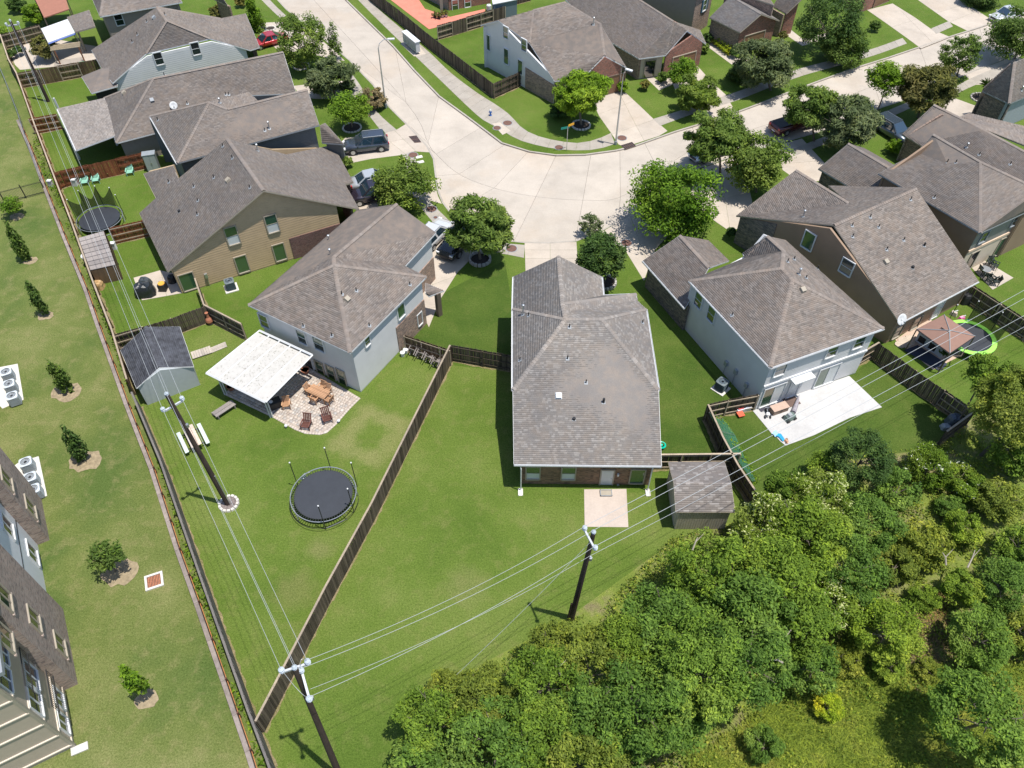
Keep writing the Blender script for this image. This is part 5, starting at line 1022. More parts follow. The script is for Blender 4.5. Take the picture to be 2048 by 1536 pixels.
for q in (('dark shrub cluster by the corner house front wall',(1122,228),(1122,221),20,L_DK),('bright shrub by the corner house garage',(1246,178),(1246,172),11,L_BRT),('low flowering shrub by the arched porch path',(1290,172),(1290,168),9,L_OLV),('green shrub beside the brown garage door',(1330,160),(1328,153),10,L_OAK),('shrub by the garage right of the brown door',(1409,98),(1409,94),9,L_OAK),('dark shrub at the shuttered brick house wall',(1416,84),(1416,74),10,L_DK),('dark shrub at the end of the yellow hedge',(1470,108),(1470,103),9,L_DK),('reddish shrub left of the dark oak',(1566,78),(1566,70),9,L_OLV),('shrub at the grey house corner by the SUV bumper',(695,330),(694,322),10,L_OAK),('dark round shrub by the brown house stone corner',(1462,470),(1463,463),9,L_DK),('shrub by the gravel yard white canopy',(22,112),(22,106),8,L_DK),('small shrub on the gravel of the top left yard',(38,104),(36,99),8,L_DK),('leafy climber bush right of the top left utility pole',(98,118),(90,92),24,L_OLV),('green bush left of the red brown awning',(72,50),(68,28),22,L_BRT),('dark small tree at the top left corner',(40,25),(32,8),16,L_DK),('leafy bush at the left edge under the grey block',(5,80),(4,66),14,L_BRT),('shrub beside the taupe house yard at the top',(437,34),(437,24),16,L_OLV),('shrub by the driveway at the top edge',(478,8),(480,2),10,L_OLV)):
    tree(q[0],q[1],q[2],q[3],q[4],'bush',cat='bush',name='bush',trunk=q[3]>15)
hedge=thing('hedge','yellow green clipped hedge along the path at the shuttered brick house','hedge',tuple(G(1441,96)))
for i in range(6):
    o=obj('hedge_clump',proto('hedge',n=900,m=L_YEL,leaf=.14,clumps=30,clr=.4,seed=5,hollow=.3),hedge,loc=(G(1428+i*5.4,84+i*4.6)-G(1441,96))+Vector((0,0,.5))); o.scale=(.75,.75,.6)
# saplings in mulched patches on the common lawn
MUL=plain('pale_mulch',(.27,.215,.135),.95,var=.3,scale=4,bmp=.5)
for k,(lab,b,c,r,m,ra,kd) in enumerate((('bright leaning sapling by the black metal fence',(30,432),(20,410),20,L_BRT,.8,'round'),('thin sapling second from the top of the common lawn row',(56,520),(36,488),15,L_OAK,1.6,'slim'),('short dark sapling third from the top of the common lawn row',(86,630),(74,600),14,L_DK,1.5,'slim'),('dark sapling on its mulch oval level with the charcoal shed',(128,782),(119,755),17,L_DK,1.3,'slim'),('dark green sapling with a long mulch oval right of the air conditioners',(166,920),(150,890),19,L_DK,1.3,'slim'),('fullest round sapling beside the square drain grate',(232,1142),(210,1110),31,L_OAK,.9,'round'),('lowest sapling of the common lawn row near the beige building',(286,1396),(267,1362),20,L_BRT,1.5,'slim'))):
    tree(lab,b,c,r,m,kd,name='sapling',cat='sapling',group='young trees in the common lawn',ratio=ra)
    p=G(*b); mb=MB(); n=18; g=random.Random(k); poly=[(math.cos(2*math.pi*i/n)*(1.0+.25*g.random())*(1.05 if k in(3,4,5) else .6)+.25,math.sin(2*math.pi*i/n)*(.7+.35*g.random())*(1.1 if k in(3,4,5) else .65)-.1) for i in range(n)]; mb.prism(poly,-.02,.02+.002*k); o=mb.build('mulch_patch',MUL,None,p); tag(o,'mulch patch under the '+lab,'mulch')
    o['label']=' '.join(('bare mulch patch under the '+lab).split()[:16])
# palm
pm=thing('palm','spiky small palm in a grey ring at the right edge street','palm',tuple(G(1962,196))); m=MB(); m.tube([(0,0,0),(.05,0,1.5)],[.2,.14],8); m.build('trunk',BARK,pm)
m=MB()
for i in range(26):
    a=i*2.4; el=R(15+60*((i*37)%26)/26); l=1.25; d=Vector((math.cos(a)*math.cos(el),math.sin(a)*math.cos(el),math.sin(el))); s=Vector((-math.sin(a),math.cos(a),0))*.05; p=Vector((.05,0,1.5)); m.add([p-s,p+s,p+d*l*.6+s,p+d*l+Vector((0,0,-.3)),p+d*l*.6-s],[(0,1,2,3,4)])
m.build('fronds',L_OAK,pm)
# woods at the lower right: every crown that can be told apart
WD=[((1330,1250),88,L_WOOD2,5),((1250,1290),60,L_WOOD,5),((1420,1140),82,L_WOOD,5),((1500,1210),84,L_WOOD2,5),((1190,1330),75,L_WOOD3,5),((1110,1290),52,L_WOOD3,4),((1090,1370),75,L_WOOD,5),((1180,1430),85,L_WOOD2,5),((1290,1400),95,L_WOOD2,6),((1400,1330),100,L_WOOD2,6),((1500,1310),85,L_WOOD2,6),((1560,1150),80,L_WOOD,5),((1540,1050),66,L_FLW,4),((1620,1060),80,L_WOOD,5),((1640,990),60,L_FLW,4),((1600,1240),75,L_WOOD,4),((1700,1130),70,L_WOOD2,3.6),((1670,1200),50,L_FLW,3),((870,1450),75,L_WOOD,4),((960,1400),70,L_WOOD3,4),((985,1490),85,L_WOOD2,5),((1075,1470),75,L_WOOD,5),((1170,1525),80,L_WOOD3,5),((840,1530),60,L_WOOD2,4),((1250,1530),60,L_WOOD2,4),((1350,1430),60,L_WOOD2,4),((900,1385),45,L_WOOD3,2.5),((1630,1330),50,L_WOOD2,3),((1780,1255),64,L_WOOD,3),((1740,1040),58,L_WOOD2,3.4),((1728,908),55,L_DK,4),((1660,930),36,L_WOOD,2.2),((1800,975),42,L_WOOD2,1.8),((1860,930),46,L_WHT,1.6),((1920,960),40,L_WHT,1.5),((1850,1080),46,L_WOOD3,2),((1930,1050),36,L_WOOD,1.6),((2000,990),44,L_WOOD3,1.7),((2042,806),78,L_WOOD3,6),((2035,900),44,L_WOOD,2.4),((1985,745),44,L_WOOD,6),((2050,1090),48,L_WOOD,2),((1925,1170),38,L_WOOD,2),((2010,1165),52,L_WOOD2,2.2),((1965,1270),60,L_WOOD2,2.4),((2055,1260),46,L_WOOD3,1.8),((1975,1430),92,L_WOOD2,5),((1658,1412),26,L_YEL,1.2),((1790,1130),40,L_WOOD3,1.6),((1850,1190),26,L_WOOD,1.2),((1530,1490),34,L_WOOD2,1.4),((1700,1320),30,L_WOOD3,1.2),((1580,975),45,L_WOOD,3.4),((1900,1010),24,L_WOOD2,1.0),((1780,1330),30,L_WOOD,1.2),((1860,1340),22,L_WOOD3,.9)]
NM={L_WOOD.name:'mid green',L_WOOD2.name:'dark green',L_WOOD3.name:'olive green',L_FLW.name:'pale flowering',L_DK.name:'deep green',L_WHT.name:'white flowering',L_OLV.name:'dull olive',L_YEL.name:'bright yellow'}
def wlabel(i,x,y,r,m,h):
    size='large' if r>78 else 'small' if r<50 else 'medium'
    col='left' if x<1150 else 'middle' if x<1500 else 'inner right' if x<1780 else 'far right'
    row='top' if y<1000 else 'upper' if y<1180 else 'middle' if y<1330 else 'lower' if y<1450 else 'bottom edge'
    return f"{size} {NM[m.name]} {'tree' if h>=3 else 'shrub'} in the {row} {col} woods"
seen={}
for i,((x,y),r,m,h) in enumerate(WD):
    c=G(x,y,h); cam_=Vector((0,0,HC)); b=Vector((c.x,c.y,0))
    lab=wlabel(i,x,y,r,m,h); seen[lab]=seen.get(lab,0)+1
    if seen[lab]>1: lab=lab.replace('woods','woods, '+('lowest and ' if seen[lab]>2 else '')+('right of its twin' if x>[w for w in WD if wlabel(0,*w[0],*w[1:])==lab][0][0][0] else 'left of its twin'))
    root=thing('woodland_tree' if h>=3 else 'shrub',lab,'tree' if h>=3 else 'shrub',tuple(b),group='trees and shrubs of the woods')
    dep=(c-cam_).dot(Vector((0,math.cos(PITCH),-math.sin(PITCH)))); rad=r/FPX*dep*1.0; sc=0 if rad<1.6 else 1 if rad<2.6 else 2
    me=proto(('w',m.name,sc,i%2),n=(7000,15000,26000)[sc],m=m,leaf=(.1,.064,.05)[sc]*1.02,R_=(1,1,.85),clumps=(50,80,110)[sc],clr=(.32,.27,.24)[sc],hollow=.5,seed=i%2+40+sc)
    o=obj('crown',me,root,loc=c-b-Vector((0,0,rad*.12)),rz=random.uniform(0,6.28)); o.scale=(rad*random.uniform(.92,1.08),rad*random.uniform(.92,1.08),rad*random.uniform(.9,1.15))
    obj('trunk',trunk_mesh(max(.5,h-rad*.3),max(.05,rad*.05),rad*.95,i),root)
# undergrowth: leafy weeds and tall grass nobody could count
def scatter(name,label,poly_px,n,m,leaf,h,dens_noise=.35,kind='leaf',seed=1,long=1.5,thr=0.,parent=None,clump=0):
    g=np.random.default_rng(seed); P=GP(poly_px); xs=[p.x for p in P]; ys=[p.y for p in P]
    X=g.uniform(min(xs),max(xs),n*3); Y=g.uniform(min(ys),max(ys),n*3); ins=np.zeros(n*3,bool)
    for i in range(len(P)):
        a,b=P[i],P[i-1]; c=((a.y>Y)!=(b.y>Y))&(X<(b.x-a.x)*(Y-a.y)/((b.y-a.y) or 1e-9)+a.x); ins^=c
    X,Y=X[ins][:n],Y[ins][:n]; k=len(X)
    f=np.sin(X*.9+3*np.sin(Y*.5))*np.sin(Y*1.1+2*np.sin(X*.7))+.5*np.sin(X*2.3+Y*1.7); keep=g.random(k)<np.clip(.55+f*dens_noise*1.5-thr,0.05,1); X,Y,f=X[keep],Y[keep],f[keep]; k=len(X)
    if kind=='blade':
        a=g.uniform(0,6.28,k); hh=h*g.uniform(.5,1.2,k); lean=g.uniform(.8,2.2,k)*hh; base=np.stack([X,Y,np.zeros(k)],1); tip=base+np.stack([np.cos(a)*lean,np.sin(a)*lean,hh],1); s=np.stack([-np.sin(a),np.cos(a),np.zeros(k)],1)*leaf*.5; mid=(base*.45+tip*.55)+np.array([0,0,1])*(hh*.12)[:,None]
        V=np.stack([base-s,base+s,mid+s*.8,tip,mid-s*.8],1).reshape(-1,3); i0=np.arange(k)*5; F=np.concatenate([np.stack([i0,i0+1,i0+2,i0+4],1),np.stack([i0+4,i0+2,i0+3,i0+3],1)]); F=F[:k]; V2=np.stack([base-s,base+s,mid+s*.6,tip],1).reshape(-1,3); F=np.arange(k*4).reshape(k,4); V=V2
    else:
        z=g.random(k)**1.4*h*np.clip(.5+f*.5,.15,1.3); c=np.stack([X,Y,z+.02],1); nn=g.normal(size=(k,3))*.6+np.array([0,0,1]); nn/=np.linalg.norm(nn,axis=1)[:,None]; a=np.cross(nn,g.normal(size=(k,3))); a/=np.linalg.norm(a,axis=1)[:,None]; b=np.cross(nn,a); s=leaf*g.uniform(.6,1.3,k)[:,None]
        V=np.stack([c-a*s*long*.5,c+b*s*.35,c+a*s*long*.5,c-b*s*.35],1).reshape(-1,3); F=np.arange(k*4).reshape(k,4)
    o=obj(name,mesh_np(name,V,F,m,g.random(len(F))),parent); return tag(o,label,name.replace('_',' '),kind='stuff')
WP=[(1512,1028),(1570,985),(1700,905),(1800,900),(1880,893),(1925,855),(2048,760),(2300,700),(2300,1700),(760,1700),(780,1500),(850,1400),(960,1340),(1130,1240),(1200,1220),(1350,1070),(1440,1060)]
scatter('undergrowth','leafy undergrowth between the trees of the woods',WP,110000,L_WOOD3,.12,.8,seed=3); scatter('undergrowth','low dark weeds filling the gaps of the woods',WP,60000,L_WOOD2,.12,.55,seed=5,dens_noise=.5)
scatter('tall_grass','long arching grass in the clearing at the lower right',[(1380,1536),(1460,1470),(1600,1370),(1700,1340),(1850,1340),(2048,1330),(2200,1350),(2200,1650),(1380,1650)],120000,leaf_mat('long_grass',(.18,.25,.045),(.23,.3,.055),(.29,.32,.08),.4),.06,.3,kind='blade',seed=8,dens_noise=.2,thr=-.3)
scatter('dry_brush','dry brownish brush in gaps of the woods',[(1800,1220),(1900,1240),(1930,1310),(1880,1390),(1830,1390),(1820,1330)],14000,L_BRN,.08,.25,seed=9,thr=-.3); scatter('dry_brush','dry brownish brush right of centre in the woods',[(1830,1170),(1900,1190),(1890,1240),(1830,1250)],8000,L_BRN,.08,.25,seed=10,thr=-.3)
scatter('weeds','weeds filling the strip between the retaining wall and the boundary fence',[(75,262),(104,344),(150,471),(234,692),(272,812),(330,950),(405,1150),(423,1212),(505,1440),(540,1536),(520,1536),(488,1440),(420,1290),(372,1110),(322,948),(272,820),(212,655),(186,585),(140,470),(100,378),(66,290)],60000,L_BRT,.15,.6,seed=11,dens_noise=.45,thr=-.15)
for i,(a,b,c) in enumerate((((1395,1075),(1385,1100),5.2),((1180,1300),(1195,1320),5),((1110,1330),(1120,1350),5),((1570,1275),(1590,1250),4),((1885,1105),(1892,1130),2.4),((1950,1100),(1935,1135),2.2),((1440,1290),(1420,1310),6),((1540,1320),(1565,1325),6))):
    p,q=G(*a,c+.6),G(*b,c+.3); m=MB(); m.tube([p,(p+q)/2+Vector((0,0,.2)),q],[.02,.045,.06],5); m.tube([(p+q)/2+Vector((0,0,.2)),(p+q)/2+Vector((.5,.4,.5))],[.03,.01],5); tag(m.build('bare_branch',M['tan_trim']),'pale bare branch among the leaves, '+('at the upper left end of the woods','at the pole foot end of the woods','left of the pole at the woods edge','lower middle of the woods','left of a pair in the right woods','right of a pair in the right woods','middle of the woods','right of centre in the woods')[i]+'','branch','bare branches in the woods')
# ---------------------------------------------------------------- cars
def car(label,front,rear,L=4.8,Wd=1.9,H=1.7,col=(.05,.06,.07),kind='suv',cat='car',name='parked_car',rough=.25):
    f,b=G(*front),G(*rear); mid=(f+b)/2; d=(f-b).normalized(); root=thing(name,label,cat,(mid.x,mid.y,0),math.atan2(d.y,d.x)); pm=paint('car_paint',col,rough)
    belt=H*.58; hood=H*.55; prof={'suv':[(-L/2,.45,.62),(-L/2+.1,belt,.97),(L*.17,belt,1),(L*.24,hood+.05,1),(L/2-.25,hood-.05,.93),(L/2,.5,.75)],'sedan':[(-L/2,.45,.7),(-L/2+.12,belt+.03,.92),(-L*.3,belt+.05,1),(L*.18,belt,1),(L/2-.3,hood-.12,.92),(L/2,.45,.72)],'truck':[(-L/2,.5,.95),(-L/2+.03,belt+.05,.98),(L*.2,belt+.05,1),(L*.27,hood+.08,1),(L/2-.2,hood,.95),(L/2,.55,.85)]}[kind]
    m=MB(); zb=.28; rows=[]
    for x,z,w_ in prof:
        y=Wd/2*w_; rows.append([(x,-y*.92,zb),(x,-y,zb+.18),(x,-y,max(z*.8,zb+.2)),(x,-y*.93,z),(x,-y*.5,z+.03),(x,y*.5,z+.03),(x,y*.93,z),(x,y,max(z*.8,zb+.2)),(x,y,zb+.18),(x,y*.92,zb)])
    V_=[p for r in rows for p in r]; n=10; F_=[(i*n+k,i*n+(k+1)%n,(i+1)*n+(k+1)%n,(i+1)*n+k) for i in range(len(rows)-1) for k in range(n)]+[tuple(range(n-1,-1,-1)),tuple(range((len(rows)-1)*n,len(rows)*n))]
    body=obj('body',mesh('body',V_,F_,pm,True),root)
    cab={'suv':(-L/2+.15,-L/2+.45,L*.06,L*.24),'sedan':(-L*.36,-L*.17,L*.07,L*.24),'truck':(-L*.1,-L*.06,L*.12,L*.26)}[kind]
    x0,x1,x2,x3=cab; yb=Wd/2*.93; yt=Wd/2*.74; zt=H-.03; zc=belt+.0
    B=[(x0,-yb,zc),(x3,-yb,zc-.03),(x3,yb,zc-.03),(x0,yb,zc)]; T=[(x1,-yt,zt-.03),(x2,-yt,zt),(x2,yt,zt),(x1,yt,zt-.03)]
    def quad(nm,a,b_,c,d_,mt,par=root,push=.0,shr=.1):
        P=[Vector(p) for p in(a,b_,c,d_)]; ce=sum(P,Vector())/4; nn=(P[1]-P[0]).cross(P[3]-P[0]).normalized(); 
        if nn.dot(ce-Vector((0,0,H*.5)))<0: nn=-nn
        P=[ce+(p-ce)*(1-shr)+nn*push for p in P]; Q=[p-nn*.05 for p in P]; obj(nm,mesh(nm,P+Q,[(0,1,2,3),(0,4,5,1),(1,5,6,2),(2,6,7,3),(3,7,4,0)],mt),par)
    m=MB(); m.add(B+T,[(4,5,6,7),(0,1,5,4),(1,2,6,5),(2,3,7,6),(3,0,4,7)]); cb=m.build('cabin',pm,root)
    quad('windshield',B[1],B[2],T[2],T[1],M['glasscar'],cb,.02,.1); quad('rear_window',B[3],B[0],T[0],T[3],M['glasscar'],cb,.02,.14)
    for s in(0,1):
        a,b_=(B[0],B[1]) if s==0 else (B[3],B[2]); c,e=(T[1],T[0]) if s==0 else (T[2],T[3]); A,Bq,Cq,E=[Vector(q) for q in(a,b_,c,e)]
        for u0,u1 in((.04,.47),(.51,.95)): quad('side_window',A.lerp(Bq,u0),A.lerp(Bq,u1),E.lerp(Cq,u1),E.lerp(Cq,u0),M['glasscar'],cb,.02,.1)
        m=MB(); sg=-1 if s==0 else 1; m.box((x3-.25,sg*(Wd/2+.08),belt+.05),(.12,.2,.14)); m.build('mirror',pm,root)
    # roof panel and rails
    m=MB(); m.add([(p[0],p[1],p[2]+.035) for p in T]+[(p[0],p[1],p[2]-.02) for p in T],[(0,1,2,3),(0,4,5,1),(1,5,6,2),(2,6,7,3),(3,7,4,0)]); m.build('roof_panel',pm,root)
    if kind=='suv':
        for s in(-1,1): m=MB(); m.tube([(x1+.15,s*yt*.93,zt+.06),(x2-.1,s*yt*.93,zt+.07)],.025,5); m.build('roof_rail',M['metal'],root)
    if kind=='truck':
        m=MB(); xb0,xb1=-L/2+.08,x0-.08; m.box(((xb0+xb1)/2,0,belt+.04),(xb1-xb0,Wd*.82,.12)); m.build('bed',M['black'],root)
    r=H*.21
    for sx in(-1,1):
        for s in(-1,1):
            m=MB(); x=sx*L*.31; c=Vector((x,s*(Wd/2-.1),r)); m.tube([c-Vector((0,.13,0)),c+Vector((0,.13,0))],r,16); w_=m.build('wheel',M['black'],root)
            m=MB(); c2=c+Vector((0,s*.135,0)); m.tube([c2-Vector((0,.01,0)),c2+Vector((0,.01,0))],r*.62,10); m.build('rim',M['metal'],w_)
            m=MB(); m.tube([(x-r*1.2,s*(Wd/2-.0),r*.8),(x-r*.85,s*(Wd/2+.01),r*1.75),(x,s*(Wd/2+.01),r*2.15),(x+r*.85,s*(Wd/2+.01),r*1.75),(x+r*1.2,s*(Wd/2-.0),r*.8)],.045,5); m.build('wheel_arch',M['black'],root)
    for s in(-1,1):
        m=MB(); m.box((L/2-.12,s*Wd*.36,hood*.78),(.2,.34,.14)); m.build('headlight',M['lampglass'],root); m=MB(); m.box((-L/2+.06,s*Wd*.38,belt*.86),(.12,.28,.2)); m.build('taillight',M['redlight'],root)
    m=MB(); m.box((-L/2+.0,0,.5),(.1,.5,.12)); m.build('number_plate',M['white'],root); m=MB(); m.box((L/2-.02,0,.55),(.08,Wd*.5,.2)); m.build('grille',M['black'],root)
    return root
M['glasscar']=glass_mat('car_glass',(.012,.03,.045),.03); M['lampglass']=plain('lamp_glass',(.75,.77,.8),.1,var=0); M['redlight']=plain('red_lamp',(.4,.02,.02),.2,var=0)
car('grey SUV parked on the driveway left of the road bend',(688,304),(779,293),4.85,1.95,1.78,(.05,.062,.085)); car('silver sedan half under the tree in the tan house driveway',(790,360),(702,378),4.7,1.85,1.45,(.42,.45,.48),'sedan'); car('dark SUV beside the silver sedan below the tree',(700,406),(792,388),4.9,1.95,1.75,(.028,.022,.035))
car('white SUV mostly hidden by the white house roof',(894,452),(842,505),4.7,1.9,1.6,(.62,.63,.64)); car('dark pickup with blue reflecting glass under the feathery tree',(884,528),(955,452),5.6,2.0,1.85,(.02,.022,.026),'truck'); car('red coupe nose first by the large dark tree',(516,95),(562,83),4.7,1.9,1.4,(.4,.02,.025),'sedan')
car('dark red pickup at the kerb of the right street, seen from its tailgate',(1622,244),(1547,268),5.7,2.0,1.85,(.09,.014,.014),'truck'); car('dark blue van with pale roof in the driveway right of the trees',(1806,286),(1757,256),5.0,1.95,1.75,(.05,.07,.095)); car('white car under the tree at the upper right corner',(1978,46),(2040,30),4.8,1.9,1.5,(.6,.62,.63),'sedan')
car('silver car in the shade below the spreading tree by the bend',(1390,322),(1442,300),4.7,1.85,1.45,(.38,.4,.43),'sedan'); 
# ---------------------------------------------------------------- street furniture
def lamp(label,base,top,arm):
    b=G(*base); zt=8.0; best=min((abs((lambda z:768+FPX*((Vector((b.x,b.y,z))-Vector((0,0,HC))).dot(Vector((0,-math.sin(PITCH),-math.cos(PITCH))))/(Vector((b.x,b.y,z))-Vector((0,0,HC))).dot(Vector((0,math.cos(PITCH),-math.sin(PITCH))))))(z)-top[1]),z) for z in [i*.1 for i in range(40,120)]); zt=best[1]
    root=thing('street_lamp',label,'street lamp',tuple(b),group='street lamps'); e=G(arm[0],arm[1],zt+.9)-b; m=MB(); m.tube([(0,0,0),(0,0,.4)],.17,8); m.build('base',M['steel'],root); m=MB(); m.tube([(0,0,0),(0,0,zt*.5),(0,0,zt)],[.1,.08,.055],8); m.build('pole',M['metal'],root)
    m=MB(); m.tube([Vector((0,0,zt-.1)),Vector((e.x*.12,e.y*.12,zt+.45)),Vector((e.x*.45,e.y*.45,zt+.85)),e],.035,6); m.build('arm',M['metal'],root); m=MB(); m.box((e.x,e.y,e.z),(.75,.28,.12),math.atan2(e.y,e.x)); m.build('lamp_head',M['white'],root)
lamp('tall curved street lamp left of the road with its head over the verge',(772,215),(757,96),(782,78)); lamp('tall street lamp on the bend by the corner house driveway',(1231,289),(1242,154),(1258,140))
sg=thing('street_sign','green street name sign on a thin post at the road bend','street sign',tuple(G(1133,302))); m=MB(); m.cyl((0,0,0),.035,2.9,6); m.build('post',M['metal'],sg)
M['signg']=plain('sign_green',(.0,.22,.17),.4,var=0); M['signy']=plain('sign_yellow',(.7,.35,.02),.4,var=0)
m=MB(); m.box((-.25,.0,2.75),(1.0,.04,.24),R(20)); m.build('name_blade',M['signg'],sg); m=MB(); m.box((.35,.2,3.0),(.75,.04,.24),R(35)); m.build('name_blade',M['signy'],sg)
mb_=thing('mailbox_cabinet','row of grey cluster mailboxes on a concrete pad beside the sidewalk','mailbox',tuple(G(824,98)),math.atan2(*(G(836,106)-G(810,84)).yx)); 
for i in range(4):
    m=MB(); m.box((-1.35+i*.9,0,.95),(.86,.55,1.25)); m.build('cabinet',plain('mailbox_grey',(.5,.51,.53),.5,var=.03),mb_); m=MB(); m.box((-1.35+i*.9,0,.16),(.35,.3,.32)); m.build('pedestal',M['steel'],mb_)
    for r in range(4):
        for c_ in range(3): m=MB(); m.box((-1.35+i*.9-.27+c_*.27,-.285,.55+r*.28),(.24,.02,.24)); m.build('mail_door',M['steel'],mb_)
m=MB(); m.box((0,0,1.62),(3.7,.75,.08)); m.build('canopy',M['white'],mb_)
hy=thing('fire_hydrant','blue fire hydrant with white cap on the verge','fire hydrant',tuple(G(981,231))); blu=plain('hydrant_blue',(.02,.12,.4),.4,var=0); m=MB(); m.lathe([(.16,0),(.16,.06),(.1,.08),(.1,.5),(.14,.52),(.14,.56)],n=12); m.build('barrel',blu,hy); m=MB(); m.lathe([(.13,.56),(.12,.68),(.06,.76),(.03,.8)],n=12); m.build('bonnet',M['white'],hy); m=MB(); m.tube([(-.2,0,.42),(.2,0,.42)],.055,8); m.tube([(0,-.2,.4),(0,0,.4)],.07,8); m.build('nozzles',blu,hy)
RUST=plain('rusty_iron',(.16,.085,.065),.7,.3,var=.2,scale=5)
def lid(label,px,py,r=.5,z=.016): o=thing('manhole_cover',label,'manhole cover',tuple(G(px,py,z)),group='manhole covers'); m=MB(); m.lathe([(.01,0),(r,0),(r,.02),(.01,.022)],n=20); m.build('cover',RUST,o); m=MB(); m.lathe([(r,.0),(r+.07,0),(r+.07,.012),(r,.012)],n=20,ring=True); m.build('rim',M['steel'],o)
for a in (('rusty manhole cover on the sidewalk just below the hydrant',1015,246,.5),('rusty manhole cover on the square pad beside the kerb of the bend',994,256,.42),('rusty manhole cover beside the street sign foot',1118,295,.45),('rusty manhole cover on the corner house driveway apron',1244,276,.5),('rusty manhole cover at the grass island near the grey SUV driveway',826,310,.5),('rusty manhole cover on the sidewalk beside the curved island',863,418,.5),('small rusty lid just below the curved island cover',871,435,.2),('rusty manhole cover left of the centre driveway',1023,497,.5),('rusty manhole cover in the tree shade right of the centre driveway',1253,486,.5),('small dark lid on the sidewalk near the bright round tree',738,231,.25)): lid(*a)
for lab,pts in (('dark storm grate by the kerb below the grey SUV driveway',[(817,273),(833,271),(843,285),(829,286)]),('dark storm grate beside the street lamp of the bend',[(1241,291),(1264,284),(1272,292),(1250,299)])):
    P=GP(pts); o=thing('storm_grate',lab,'storm grate',(sum(p.x for p in P)/4,sum(p.y for p in P)/4,0),group='storm grates'); c=-o.location
    b=MB(); b.prism([(p.x,p.y) for p in P],.0,.022); obj('frame',mesh('frame',b.v,b.f,RUST),o,loc=c)
    for i in range(6):
        for j in range(2):
            u0,u1=(i+.15)/6,(i+.85)/6; v0,v1=(j+.06)/2,(j+.94)/2; q=[P[0].lerp(P[1],u).lerp(P[3].lerp(P[2],u),v) for u,v in((u0,v0),(u1,v0),(u1,v1),(u0,v1))]; b=MB(); b.prism([(p.x,p.y) for p in q],.022,.03); obj('slot',mesh('slot',b.v,b.f,M['black']),o,loc=c)
g_=thing('drain_grate','square drain grate of rusty bars in a pale concrete frame on the common lawn','drain grate',tuple(G(309,1163)),R(22)); m=MB(); 
for x,y,w_,h_ in((-.5,0,.14,1.1),(.5,0,.14,1.1),(0,-.48,.86,.14),(0,.48,.86,.14)): m.box((x,y,.06),(w_,h_,.14))
m.build('frame',M['conc_white'],g_); m=MB(); m.box((0,0,.02),(.86,.82,.03)); m.build('pit',plain('orange_rust',(.42,.17,.09),.8,var=.3,scale=8),g_)
for i in range(9): m=MB(); m.box((-.38+i*.095,0,.08),(.035,.82,.04)); m.build('bar',RUST,g_)
for lab,a,b,c,d in (('upper utility box lid in the grass island by the kerb',838,314,1,0),('lower utility box lid in the grass island by the kerb',841,324,1,0)):
    m=MB(); m.box((0,0,.015),(.75,.45,.03),taper=.96); tag(m.build('meter_pit',M['conc_white'],None,G(a,b),R(20)),lab,'utility box')
def bin_(label,px,py,col,rz=0,s=1.0):
    o=thing('wheelie_bin',label,'bin',tuple(G(px,py)),rz); mt=plain('bin_plastic',col,.5,var=.03); m=MB(); m.box((0,0,.5),(.5,.55,.95),taper=1.18); m.build('body',mt,o); m=MB(); m.box((0,-.02,1.02),(.64,.72,.07)); m.build('lid',mt,o); m=MB(); m.tube([(-.25,.32,.12),(.25,.32,.12)],.12,8); m.build('wheels',M['black'],o); m=MB(); m.tube([(-.25,.36,.98),(.25,.36,.98)],.03,5); m.build('handle',M['black'],o); o.scale=(s,s,s); return o
bin_('green wheelie bin standing in the road by the silver car',1383,318,(.01,.13,.05)); bin_('bright green tipped bin against the wine red brick of the tan house',632,496,(.0,.3,.12),1); bin_('bright green bin beside the ladder rail fence of the upper left yard',171,142,(.0,.16,.06),.4); bin_('dark bin beside the clipped corner of the grey house',1322-990+5,318,(.015,.02,.02))
